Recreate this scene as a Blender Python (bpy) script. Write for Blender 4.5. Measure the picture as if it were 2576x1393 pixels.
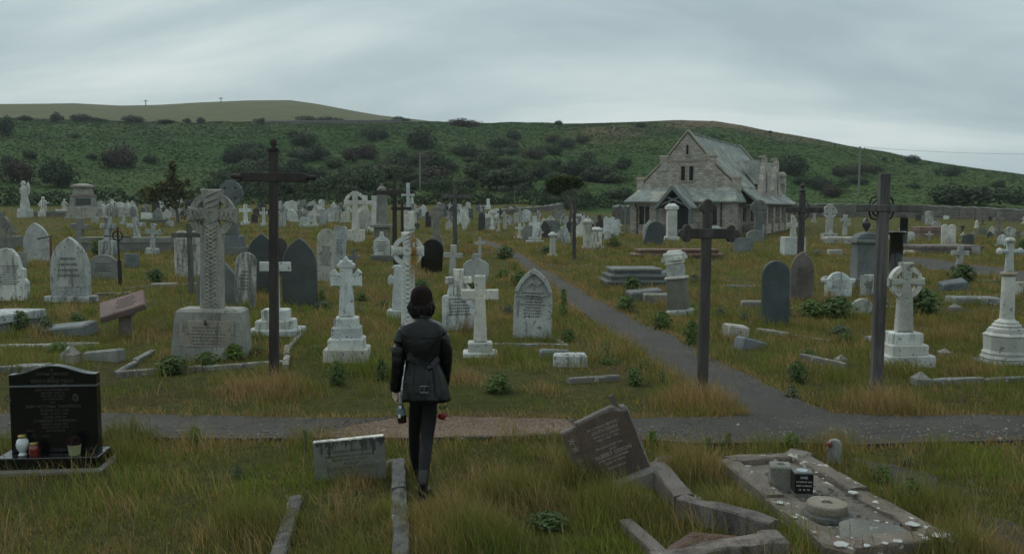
import bpy, bmesh, math, random
import numpy as np
from mathutils import Vector, Matrix, noise as mnoise
for _o in list(bpy.data.objects): bpy.data.objects.remove(_o)
random.seed(11); NR = np.random.default_rng(5)
SC = bpy.context.scene; COL = SC.collection
# ---------------------------------------------------------------- camera, world, sun
F = 2200.0; HCAM = 2.31; YH = 525.0
PITCH = math.atan((696.5-YH)/F)
cd = bpy.data.cameras.new('camera'); cam = bpy.data.objects.new('camera', cd); COL.objects.link(cam)
cam.location = (0,0,HCAM); cam.rotation_euler = (math.pi/2-PITCH,0,0)
cd.sensor_width = 36; cd.lens = 36*F/2576; cd.clip_start = .05; cd.clip_end = 6000
SC.camera = cam
SC.view_settings.view_transform = 'Standard'; SC.view_settings.look = 'None'
SC.view_settings.exposure = 0.0; SC.view_settings.gamma = 1
SUN_EL, SUN_AZ = math.radians(52), math.radians(-40)
W = bpy.data.worlds.new('World'); SC.world = W; W.use_nodes = True
def build_world():
    nt = W.node_tree; N = nt.nodes; L = nt.links; N.clear()
    out = N.new('ShaderNodeOutputWorld'); bg = N.new('ShaderNodeBackground'); L.new(bg.outputs[0], out.inputs[0])
    sky = N.new('ShaderNodeTexSky'); sky.sky_type = 'NISHITA'; sky.sun_disc = False
    sky.sun_elevation = SUN_EL; sky.sun_rotation = SUN_AZ; sky.air_density = 1.5; sky.dust_density = 3
    tc = N.new('ShaderNodeTexCoord'); sep = N.new('ShaderNodeSeparateXYZ'); L.new(tc.outputs['Generated'], sep.inputs[0])
    def mth(op, a, b=None, cl=False):
        n = N.new('ShaderNodeMath'); n.operation = op; n.use_clamp = cl
        for i, v in enumerate((a, b)):
            if v is None: continue
            if isinstance(v, (int, float)): n.inputs[i].default_value = v
            else: L.new(v, n.inputs[i])
        return n.outputs[0]
    zc = mth('MAXIMUM', sep.outputs[2], .0); den = mth('ADD', zc, .30)
    cx = mth('DIVIDE', sep.outputs[0], den); cy = mth('DIVIDE', sep.outputs[1], den)
    cmb = N.new('ShaderNodeCombineXYZ'); L.new(cx, cmb.inputs[0]); L.new(cy, cmb.inputs[1])
    mp = N.new('ShaderNodeMapping'); L.new(cmb.outputs[0], mp.inputs[0])
    mp.inputs['Rotation'].default_value = (0,0,math.radians(38)); mp.inputs['Scale'].default_value = (.42,.95,1)
    mp.inputs['Location'].default_value = (3.1,1.7,0)
    nz = N.new('ShaderNodeTexNoise'); nz.inputs['Scale'].default_value = 2.0; nz.inputs['Detail'].default_value = 6
    nz.inputs['Roughness'].default_value = .52; nz.inputs['Distortion'].default_value = .35; L.new(mp.outputs[0], nz.inputs['Vector'])
    rp = N.new('ShaderNodeValToRGB'); L.new(nz.outputs['Fac'], rp.inputs[0]); e = rp.color_ramp.elements
    e[0].position = .36; e[0].color = (.355,.45,.485,1); e[1].position = .63; e[1].color = (.66,.74,.735,1)
    m = rp.color_ramp.elements.new(.47); m.color = (.455,.555,.58,1)
    # nishita light (strength 0.09) under a cloud layer
    sk = N.new('ShaderNodeMix'); sk.data_type = 'RGBA'; sk.blend_type = 'MULTIPLY'; sk.inputs['Factor'].default_value = 1
    L.new(sky.outputs[0], sk.inputs['A']); sk.inputs['B'].default_value = (.09,.09,.09,1)
    mx = N.new('ShaderNodeMix'); mx.data_type = 'RGBA'; mx.inputs['Factor'].default_value = .93
    L.new(sk.outputs['Result'], mx.inputs['A']); L.new(rp.outputs[0], mx.inputs['B'])
    L.new(mx.outputs['Result'], bg.inputs['Color']); bg.inputs['Strength'].default_value = 1.08
build_world()
sl = bpy.data.lights.new('sun', 'SUN'); sl.energy = 1.3; sl.angle = math.radians(50); sl.color = (1,.97,.92)
so = bpy.data.objects.new('sun', sl); COL.objects.link(so)
_d = Vector((math.sin(SUN_AZ)*math.cos(SUN_EL), math.cos(SUN_AZ)*math.cos(SUN_EL), math.sin(SUN_EL)))
so.rotation_euler = _d.to_track_quat('Z','Y').to_euler(); so.location = (0,0,60)
# ---------------------------------------------------------------- ground shape and pixel rays
def sst(a, b, x):
    t = np.clip((x-a)/(b-a), 0, 1); return t*t*(3-2*t)
_RLx = np.array([-60,0,31,44,54,61,78,108,125,170]); _RLz = np.array([0,0,.02,.28,.46,.78,1.55,2.75,3.6,5.5])
_RRx = np.array([-60,0,74,86,110,125,170]); _RRz = np.array([0,0,0,.3,1.25,2.1,5.0])
def bump(x, y):
    return (.030*np.sin(x*.83+1.3)*np.sin(y*.71+.4)+.022*np.sin(x*1.7-y*1.13+2)+.05*np.sin(x*.27+y*.19))*sst(3,12,np.abs(y))
def terr(x, y):
    x = np.asarray(x, float); y = np.asarray(y, float)
    wl = 1-sst(1, 13, x)
    return wl*np.interp(y, _RLx, _RLz)+(1-wl)*np.interp(y, _RRx, _RRz)+bump(x, y)
def pxdir(ux, uy):
    a = (ux-1288)/F; b = (696.5-uy)/F
    return np.array([a, math.cos(PITCH)+math.sin(PITCH)*b, -math.sin(PITCH)+math.cos(PITCH)*b])
def _ridge(pts):
    az = []; sl_ = []
    for ux, uy in pts:
        d = pxdir(ux, uy); az.append(math.atan2(d[0], d[1])); sl_.append(d[2]/math.hypot(d[0], d[1]))
    return np.array(az), np.array(sl_)
RA = _ridge([(-900,290),(-300,288),(0,296),(150,301),(300,306),(500,311),(800,306),(1100,307),(1300,312),(1420,313),(1550,309),(1700,303),(1800,305),(1870,316),(1940,331),(2060,352),(2160,374),(2300,402),(2400,415),(2576,441),(2900,478),(3600,520)])
RB = _ridge([(-900,262),(-300,258),(0,262),(190,260),(300,266),(400,264),(500,258),(620,253),(730,252),(800,262),(900,281),(960,291),(1060,302),(1150,314),(1300,340),(1600,400),(2600,500),(3600,520)])
R0, R1, R2, R3 = 120.0, 380.0, 430.0, 760.0
def hill_z(az, r):
    az = np.asarray(az, float); r = np.asarray(r, float)
    zb = terr(R0*np.sin(az), R0*np.cos(az)); za = HCAM+np.interp(az, *RA)*R1; zbk = HCAM+np.interp(az, *RB)*R3
    x = r*np.sin(az); y = r*np.cos(az)
    s = np.clip((r-R0)/(R1-R0), 0, 1)
    prof = .55*s+.45*sst(0, 1.05, s)/sst(0, 1.05, 1.0)
    lump = 2.2*np.sin(x*.05+1)*np.sin(y*.043)+1.1*np.sin(x*.13-y*.09)+.6*np.sin(x*.21+y*.27)
    z1 = zb+(za-zb)*prof+lump*np.sin(math.pi*s)*.8
    z2 = za-3*sst(R1, R2, r)
    s3 = np.clip((r-R2)/(R3-R2), 0, 1)
    z3 = (za-3)+(np.maximum(zbk, za-22)-(za-3))*(s3**.9)
    z4 = np.maximum(zbk, za-22)-40*np.clip((r-R3)/300, 0, 1)
    return np.where(r < R1, z1, np.where(r < R2, z2, np.where(r < R3, z3, z4)))
def height(x, y):
    r = np.hypot(x, y)
    if r > R0 and y > 0: return float(hill_z(math.atan2(x, y), r))
    return float(terr(x, y))
def G(ux, uy):
    """ground point under a picture point, and metres per picture unit there"""
    d = pxdir(ux, uy); t = 2.5; pt = t
    while t < 1500:
        p = d*t; z = HCAM+p[2]
        if z <= height(p[0], p[1]):
            lo, hi = pt, t
            for _ in range(30):
                m = (lo+hi)/2; q = d*m
                if HCAM+q[2] <= height(q[0], q[1]): hi = m
                else: lo = m
            q = d*hi
            return Vector((q[0], q[1], height(q[0], q[1]))), hi/F
        pt = t; t *= 1.006
    raise ValueError('no ground at %s %s' % (ux, uy))
def PX(ux, uy, Y):
    d = pxdir(ux, uy); t = Y/d[1]; return Vector((d[0]*t, Y, HCAM+d[2]*t))
# ---------------------------------------------------------------- materials
M = {}
def new_mat(name):
    m = bpy.data.materials.new(name); m.use_nodes = True; nt = m.node_tree
    b = nt.nodes['Principled BSDF']; M[name] = m; return m, nt, nt.nodes, nt.links, b
def _noise(N, L, vec, sc, det=6, rough=.6):
    n = N.new('ShaderNodeTexNoise'); n.inputs['Scale'].default_value = sc; n.inputs['Detail'].default_value = det
    n.inputs['Roughness'].default_value = rough; L.new(vec, n.inputs['Vector']); return n.outputs['Fac']
def _ramp(N, L, fac, a, b, ca=(0,0,0,1), cb=(1,1,1,1)):
    r = N.new('ShaderNodeValToRGB'); L.new(fac, r.inputs[0]); e = r.color_ramp.elements
    e[0].position = a; e[1].position = b; e[0].color = ca; e[1].color = cb; return r.outputs[0]
def _mix(N, L, fac, a, b, mode='MIX'):
    m = N.new('ShaderNodeMix'); m.data_type = 'RGBA'; m.blend_type = mode
    for k, v in (('Factor', fac), ('A', a), ('B', b)):
        if isinstance(v, (int, float)): m.inputs[k].default_value = v
        elif isinstance(v, tuple): m.inputs[k].default_value = (v+(1,))[:4]
        else: L.new(v, m.inputs[k])
    return m.outputs['Result']
def _ovec(N, L, objrand=True, scale=None):
    tc = N.new('ShaderNodeTexCoord'); v = tc.outputs['Object']
    if scale:
        mp = N.new('ShaderNodeMapping'); mp.inputs['Scale'].default_value = scale; L.new(v, mp.inputs[0]); v = mp.outputs[0]
    if objrand:
        oi = N.new('ShaderNodeObjectInfo'); mu = N.new('ShaderNodeMath'); mu.operation = 'MULTIPLY'; mu.inputs[1].default_value = 37
        L.new(oi.outputs['Random'], mu.inputs[0]); ad = N.new('ShaderNodeVectorMath'); ad.operation = 'ADD'
        L.new(v, ad.inputs[0]); L.new(mu.outputs[0], ad.inputs[1]); v = ad.outputs[0]
    return v
def _bump(N, L, b, h, st, dist=.02):
    n = N.new('ShaderNodeBump'); n.inputs['Strength'].default_value = st; n.inputs['Distance'].default_value = dist
    L.new(h, n.inputs['Height']); L.new(n.outputs[0], b.inputs['Normal'])
def stone_mat(name, c1, c2, dirt, lich=None, lth=.66, dth=.5, rough=.85, bst=.5, bsc=45, sc=3.0, rnd=.25, lsc=11):
    m, nt, N, L, b = new_mat(name); v = _ovec(N, L)
    base = _ramp(N, L, _noise(N, L, v, sc, 9, .65), .32, .68, c1+(1,), c2+(1,))
    vs = N.new('ShaderNodeMapping'); vs.inputs['Scale'].default_value = (9,9,1.6); L.new(v, vs.inputs[0])
    oi0 = N.new('ShaderNodeObjectInfo'); rv = N.new('ShaderNodeMath'); rv.operation = 'MULTIPLY_ADD'; L.new(oi0.outputs['Random'], rv.inputs[0]); rv.inputs[1].default_value = .26*min(1, rnd*4); rv.inputs[2].default_value = -.185*min(1, rnd*4)
    an = N.new('ShaderNodeMath'); an.operation = 'ADD'; L.new(_noise(N, L, vs.outputs[0], 1.0, 7, .7), an.inputs[0]); L.new(rv.outputs[0], an.inputs[1])
    st = _ramp(N, L, an.outputs[0], dth, dth+.16)
    fr = N.new('ShaderNodeMath'); fr.operation = 'MULTIPLY'; L.new(oi0.outputs['Random'], fr.inputs[0]); fr.inputs[1].default_value = 7.3; f2 = N.new('ShaderNodeMath'); f2.operation = 'FRACT'; L.new(fr.outputs[0], f2.inputs[0])
    base = _mix(N, L, 1.0, base, _ramp(N, L, f2.outputs[0], 0, 1, (1.05,.99,.9,1), (.95,1,1.03,1)), 'MULTIPLY')
    base = _mix(N, L, 1.0, base, _ramp(N, L, _noise(N, L, v, 1.3, 5, .6), .35, .65, (.72,.73,.72,1), (1.1,1.1,1.1,1)), 'MULTIPLY')
    col = _mix(N, L, st, base, dirt)
    gr = _ramp(N, L, _noise(N, L, v, 70, 3, .6), .42, .66, (.78,.78,.78,1), (1.12,1.12,1.12,1))
    col = _mix(N, L, 1.0, col, gr, 'MULTIPLY')
    if lich:
        lf = _ramp(N, L, _noise(N, L, v, lsc, 4, .55), lth, lth+.04); col = _mix(N, L, lf, col, lich)
    oi = N.new('ShaderNodeObjectInfo'); mr = N.new('ShaderNodeMapRange'); L.new(oi.outputs['Random'], mr.inputs['Value'])
    mr.inputs['To Min'].default_value = 1-rnd; mr.inputs['To Max'].default_value = 1+rnd*.5
    cc = N.new('ShaderNodeCombineColor')
    for i in range(3): L.new(mr.outputs[0], cc.inputs[i])
    col = _mix(N, L, 1.0, col, cc.outputs[0], 'MULTIPLY')
    L.new(col, b.inputs['Base Color']); b.inputs['Roughness'].default_value = rough
    _bump(N, L, b, _noise(N, L, v, bsc, 6, .7), bst); return m
stone_mat('marble', (.56,.585,.57), (.76,.775,.745), (.17,.18,.17), (.20,.21,.19), .63, .53)
stone_mat('marble_old', (.40,.415,.40), (.60,.61,.58), (.12,.125,.12), (.2,.2,.17), .60, .48)
stone_mat('greystone', (.20,.205,.19), (.30,.30,.27), (.10,.105,.095), (.36,.36,.32), .68, .52)
stone_mat('roughgranite', (.275,.27,.24), (.40,.39,.345), (.12,.12,.105), (.14,.15,.12), .66, .52, bst=1.0, bsc=22, rnd=.03)
stone_mat('slate', (.045,.062,.066), (.07,.088,.09), (.035,.045,.047), (.10,.12,.11), .70, .55, rough=.55, bst=.3)
stone_mat('slate_pale', (.13,.15,.155), (.2,.22,.22), (.08,.09,.09), (.26,.27,.24), .68, .55)
stone_mat('darkstone', (.05,.048,.045), (.085,.08,.075), (.03,.03,.03), None)
stone_mat('brownstone', (.080,.056,.043), (.118,.085,.066), (.06,.043,.034), None, bst=.25, sc=5, rnd=.05)
stone_mat('browngranite', (.15,.13,.12), (.25,.22,.21), (.08,.07,.065), (.30,.29,.27), .68, bst=.8)
stone_mat('pinkstone', (.20,.135,.125), (.29,.205,.19), (.14,.1,.095), None)
stone_mat('redstone', (.20,.14,.115), (.28,.205,.17), (.13,.1,.085), (.3,.28,.24), .68)
stone_mat('redbrick', (.17,.10,.075), (.26,.17,.13), (.10,.075,.06), (.3,.28,.25), .64)
stone_mat('lichenstone', (.15,.125,.105), (.26,.225,.185), (.075,.07,.065), (.62,.62,.58), .60, .54, bst=.9, sc=6, rnd=.05, lsc=7)
stone_mat('lichengrey', (.10,.10,.095), (.17,.168,.155), (.045,.047,.047), (.42,.42,.40), .68, .47, bst=.7, sc=8, rnd=.1, lsc=14)
stone_mat('kerbstone', (.19,.19,.175), (.31,.31,.285), (.09,.09,.08), (.45,.45,.42), .62, .5)
stone_mat('concrete', (.20,.20,.185), (.28,.28,.26), (.13,.13,.12), None)
stone_mat('kneeler', (.3,.27,.22), (.42,.38,.31), (.16,.15,.125), None)
stone_mat('millstone', (.25,.215,.165), (.33,.29,.23), (.15,.13,.10), (.6,.6,.57), .66, .56, bst=.6, rnd=.02, lsc=6)
stone_mat('inscribed', (.11,.115,.11), (.16,.165,.16), (.09,.09,.09), None, bst=.1)
def plain(name, col, rough=.6, metal=0, spec=.5, trans=0, bmp=None, coat=0):
    m, nt, N, L, b = new_mat(name); v = _ovec(N, L)
    c = _ramp(N, L, _noise(N, L, v, 14, 5), .3, .7, tuple(x*.78 for x in col)+(1,), tuple(x*1.18 for x in col)+(1,))
    L.new(c, b.inputs['Base Color']); b.inputs['Roughness'].default_value = rough; b.inputs['Metallic'].default_value = metal
    b.inputs['Specular IOR Level'].default_value = spec; b.inputs['Transmission Weight'].default_value = trans
    b.inputs['Coat Weight'].default_value = coat
    if bmp: _bump(N, L, b, _noise(N, L, v, bmp[0], 5, .6), bmp[1], bmp[2] if len(bmp) > 2 else .01)
    return m
plain('polished_black', (.008,.0085,.009), .12, 0, .5); plain('gilt_letter', (.055,.052,.045), .6)
plain('pale_letter', (.30,.27,.235), .8); plain('white_letter', (.5,.5,.48), .7); plain('faint_letter', (.075,.078,.072), .9)
plain('iron', (.035,.033,.032), .6, .5, bmp=(40,.5)); plain('rust', (.16,.06,.035), .9, bmp=(60,.5)); plain('dark_opening', (.012,.013,.014), .5)
plain('white_glass', (.55,.60,.60), .2, coat=.5); plain('red_glass', (.16,.02,.018), .15, coat=.6); plain('gold_lid', (.5,.38,.14), .35, .8)
plain('green_pot', (.28,.30,.16), .5); plain('heather', (.045,.018,.025), .9); plain('steel', (.45,.5,.52), .3, .9)
plain('leather', (.003,.0045,.0055), .30, 0, .38, bmp=(18,.35,.02)); plain('legging', (.006,.0065,.0075), .62, 0, .3, bmp=(30,.25)); plain('boot', (.007,.0075,.008), .35)
plain('skin', (.45,.30,.23), .55); plain('hair', (.010,.0075,.0068), .6, bmp=(60,.8)); plain('beanie', (.016,.0105,.0095), .95, 0, .15, bmp=(90,.7))
plain('bottle_glass', (.008,.012,.012), .08, coat=.8); plain('bottle_label', (.11,.17,.19), .5); plain('neck_reflection', (.45,.48,.48), .35); plain('bottle_foot', (.03,.008,.01), .15)
plain('rose_red', (.24,.012,.016), .6); plain('rose_stem', (.05,.10,.03), .7); plain('buckle', (.30,.31,.31), .35, .9)
plain('pole_wood', (.17,.18,.16), .9); plain('timber', (.17,.19,.185), .9, bmp=(30,.5)); plain('lead', (.08,.1,.105), .6); plain('red_flower', (.3,.05,.05), .7); plain('white_plastic', (.62,.66,.64), .6)
plain('gravel_red', (.16,.10,.08), .95, bmp=(60,1,.03)); plain('yellow_flower', (.5,.42,.05), .7); plain('cable', (.02,.02,.02), .6)
def wood_mat(name, c1, c2, dark):
    m, nt, N, L, b = new_mat(name); v = _ovec(N, L, True, (24,24,1.3))
    c = _ramp(N, L, _noise(N, L, v, 1.4, 8, .7), .3, .7, c1+(1,), c2+(1,)); v2 = _ovec(N, L, True, (3,3,.6))
    c = _mix(N, L, _ramp(N, L, _noise(N, L, v2, 2.0, 6, .6), .45, .65), c, dark)
    L.new(c, b.inputs['Base Color']); b.inputs['Roughness'].default_value = .85; _bump(N, L, b, _noise(N, L, v, 2.4, 8, .7), .7, .01)
wood_mat('oldwood', (.026,.023,.021), (.095,.087,.08), (.03,.027,.025)); wood_mat('greywood', (.045,.043,.041), (.16,.153,.142), (.05,.048,.046))
wood_mat('brownwood', (.018,.015,.014), (.07,.057,.051), (.02,.016,.015)); wood_mat('palewood', (.2,.205,.2), (.31,.31,.3), (.15,.15,.145))
wood_mat('bark', (.075,.07,.062), (.14,.13,.115), (.05,.046,.04))
def brick_mat(name, cols, mortar, bw, bh, rowcol=None, bst=.8):
    m, nt, N, L, b = new_mat(name); tc = N.new('ShaderNodeTexCoord'); sp = N.new('ShaderNodeSeparateXYZ'); L.new(tc.outputs['Object'], sp.inputs[0])
    ad = N.new('ShaderNodeMath'); ad.operation = 'ADD'; L.new(sp.outputs[0], ad.inputs[0]); L.new(sp.outputs[1], ad.inputs[1])
    cb = N.new('ShaderNodeCombineXYZ'); L.new(ad.outputs[0], cb.inputs[0]); L.new(sp.outputs[2], cb.inputs[1])
    if name == 'ashlar':
        nn = N.new('ShaderNodeTexNoise'); nn.inputs['Scale'].default_value = 1.6; nn.inputs['Detail'].default_value = 3; L.new(cb.outputs[0], nn.inputs['Vector']); sv = N.new('ShaderNodeVectorMath'); sv.operation = 'SCALE'; sv.inputs[3].default_value = .12; L.new(nn.outputs['Color'], sv.inputs[0]); av = N.new('ShaderNodeVectorMath'); av.operation = 'ADD'; L.new(cb.outputs[0], av.inputs[0]); L.new(sv.outputs[0], av.inputs[1]); cb = av
    br = N.new('ShaderNodeTexBrick'); L.new(cb.outputs[0], br.inputs['Vector']); br.inputs['Scale'].default_value = 1
    br.inputs['Brick Width'].default_value = bw; br.inputs['Row Height'].default_value = bh; br.inputs['Mortar Size'].default_value = .018*bh/.2
    br.inputs['Mortar Smooth'].default_value = .3; br.inputs['Color1'].default_value = cols[0]+(1,); br.inputs['Color2'].default_value = cols[1]+(1,); br.inputs['Mortar'].default_value = mortar+(1,)
    v = tc.outputs['Object']; c = _mix(N, L, 1.0, br.outputs['Color'], _ramp(N, L, _noise(N, L, v, 1.1, 8, .7), .3, .7, (.62,.62,.62,1), (1.25,1.22,1.15,1)), 'MULTIPLY')
    c = _mix(N, L, 1.0, c, _ramp(N, L, _noise(N, L, v, 9, 5, .7), .3, .7, (.72,.72,.72,1), (1.25,1.25,1.25,1)), 'MULTIPLY')
    if rowcol: c = _mix(N, L, _ramp(N, L, _noise(N, L, v, .7, 6, .65), .52, .62), c, rowcol)
    L.new(c, b.inputs['Base Color']); b.inputs['Roughness'].default_value = .85; _bump(N, L, b, br.outputs['Fac'], -bst, .05)
brick_mat('ashlar', ((.48,.45,.40), (.30,.275,.25)), (.15,.14,.125), .46, .19)
brick_mat('roofslate', ((.27,.31,.295), (.19,.23,.22)), (.10,.115,.11), .30, .17, (.32,.325,.27), .6)
brick_mat('walling', ((.20,.185,.17), (.12,.115,.11)), (.06,.06,.055), .5, .17)
def leaf_mat(name, rough=.75, trans=.25):
    m, nt, N, L, b = new_mat(name); at = N.new('ShaderNodeAttribute'); at.attribute_name = 'tint'
    L.new(at.outputs['Color'], b.inputs['Base Color']); b.inputs['Roughness'].default_value = rough; b.inputs['Specular IOR Level'].default_value = .25
    tr = N.new('ShaderNodeBsdfTranslucent'); L.new(at.outputs['Color'], tr.inputs[0]); mx = N.new('ShaderNodeMixShader'); mx.inputs[0].default_value = trans
    L.new(b.outputs[0], mx.inputs[1]); L.new(tr.outputs[0], mx.inputs[2]); L.new(mx.outputs[0], N['Material Output'].inputs[0])
leaf_mat('leaf'); leaf_mat('blade', .7, .3)
def ground_mat():
    m, nt, N, L, b = new_mat('turf'); tc = N.new('ShaderNodeTexCoord'); v = tc.outputs['Object']
    c = _ramp(N, L, _noise(N, L, v, .55, 8, .65), .36, .62, (.068,.086,.020,1), (.105,.098,.034,1))
    c = _mix(N, L, _ramp(N, L, _noise(N, L, v, .23, 7, .6), .53, .66), c, (.10,.066,.033))
    c = _mix(N, L, _ramp(N, L, _noise(N, L, v, .33, 5, .6), .56, .68), c, (.05,.065,.012))
    c = _mix(N, L, 1.0, c, _ramp(N, L, _noise(N, L, v, 7, 6, .75), .3, .7, (.55,.55,.55,1), (1.35,1.35,1.35,1)), 'MULTIPLY')
    L.new(c, b.inputs['Base Color']); b.inputs['Roughness'].default_value = .95; b.inputs['Specular IOR Level'].default_value = .1
    _bump(N, L, b, _noise(N, L, v, 9, 7, .75), 1.0, .12)
    m, nt, N, L, b = new_mat('hillside'); tc = N.new('ShaderNodeTexCoord'); v = tc.outputs['Object']
    at = N.new('ShaderNodeAttribute'); at.attribute_name = 'tint'
    c = _mix(N, L, 1.0, at.outputs['Color'], _ramp(N, L, _noise(N, L, v, .05, 9, .7), .3, .7, (.72,.74,.72,1), (1.3,1.28,1.2,1)), 'MULTIPLY')
    c = _mix(N, L, 1.0, c, _ramp(N, L, _noise(N, L, v, .5, 5, .7), .3, .7, (.7,.7,.7,1), (1.25,1.25,1.25,1)), 'MULTIPLY')
    L.new(c, b.inputs['Base Color']); b.inputs['Roughness'].default_value = 1; b.inputs['Specular IOR Level'].default_value = .05
    _bump(N, L, b, _noise(N, L, v, .45, 6, .7), .35, .6)
    m, nt, N, L, b = new_mat('asphalt'); tc = N.new('ShaderNodeTexCoord'); v = tc.outputs['Object']
    c = _ramp(N, L, _noise(N, L, v, 1.3, 8, .7), .3, .7, (.025,.0232,.018,1), (.047,.044,.036,1))
    c = _mix(N, L, _ramp(N, L, _noise(N, L, v, 55, 3, .6), .60, .68), c, (.11,.11,.10))
    c = _mix(N, L, _ramp(N, L, _noise(N, L, v, 2.6, 6, .7), .56, .64), c, (.020,.020,.018))
    c = _mix(N, L, _ramp(N, L, _noise(N, L, v, .8, 6, .65), .52, .66), c, (.062,.058,.046)); c = _mix(N, L, _ramp(N, L, _noise(N, L, v, 14, 4, .7), .60, .68), c, (.095,.092,.08))
    c = _mix(N, L, _ramp(N, L, _noise(N, L, v, 1.7, 7, .75), .60, .67), c, (.05,.055,.022))
    vo = N.new('ShaderNodeTexVoronoi'); vo.feature = 'DISTANCE_TO_EDGE'; vo.inputs['Scale'].default_value = .9; dv = N.new('ShaderNodeVectorMath'); dv.operation = 'ADD'; nn = N.new('ShaderNodeTexNoise'); nn.inputs['Scale'].default_value = 2; nn.inputs['Detail'].default_value = 6; L.new(v, nn.inputs['Vector']); L.new(v, dv.inputs[0]); L.new(nn.outputs['Color'], dv.inputs[1]); L.new(dv.outputs[0], vo.inputs['Vector'])
    c = _mix(N, L, _ramp(N, L, vo.outputs['Distance'], .004, .016, (1,1,1,1), (0,0,0,1)), c, (.014,.014,.012))
    L.new(c, b.inputs['Base Color']); b.inputs['Roughness'].default_value = .85; _bump(N, L, b, _noise(N, L, v, 45, 5, .7), .8, .02)
    m, nt, N, L, b = new_mat('gravel'); tc = N.new('ShaderNodeTexCoord'); v = tc.outputs['Object']
    c = _ramp(N, L, _noise(N, L, v, 1.6, 8, .7), .3, .7, (.135,.092,.062,1), (.20,.145,.10,1))
    c = _mix(N, L, 1.0, c, _ramp(N, L, _noise(N, L, v, 40, 4, .7), .35, .65, (.65,.65,.65,1), (1.3,1.3,1.3,1)), 'MULTIPLY')
    L.new(c, b.inputs['Base Color']); b.inputs['Roughness'].default_value = .95; _bump(N, L, b, _noise(N, L, v, 45, 5, .7), 1, .02)
ground_mat()
# ---------------------------------------------------------------- mesh helpers
def tag(o, label=None, cat=None, group=None, kind=None):
    if label: o['label'] = label
    if cat: o['category'] = cat
    if group: o['group'] = group
    if kind: o['kind'] = kind
    return o
def thing(name, label, cat, loc=(0,0,0), rot=(0,0,0), group=None):
    o = bpy.data.objects.new(name, None); COL.objects.link(o); o.location = loc; o.rotation_euler = rot
    o.empty_display_size = .1; return tag(o, label, cat, group)
def link(name, me, mat, parent=None):
    o = bpy.data.objects.new(name, me); COL.objects.link(o)
    if mat: me.materials.append(M[mat])
    if parent: o.parent = parent
    return o
def inset(poly, b):
    n = len(poly); out = []
    for i in range(n):
        p0 = Vector(poly[i-1]); p1 = Vector(poly[i]); p2 = Vector(poly[(i+1) % n])
        d1 = (p1-p0).normalized(); d2 = (p2-p1).normalized(); n1 = Vector((-d1.y, d1.x)); n2 = Vector((-d2.y, d2.x))
        k = n1+n2; l = k.length
        if l < 1e-6: out.append((p1.x, p1.y)); continue
        k /= l; s = b/max(.45, k.dot(n1)); out.append((p1.x+k.x*s, p1.y+k.y*s))
    return out
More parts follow.
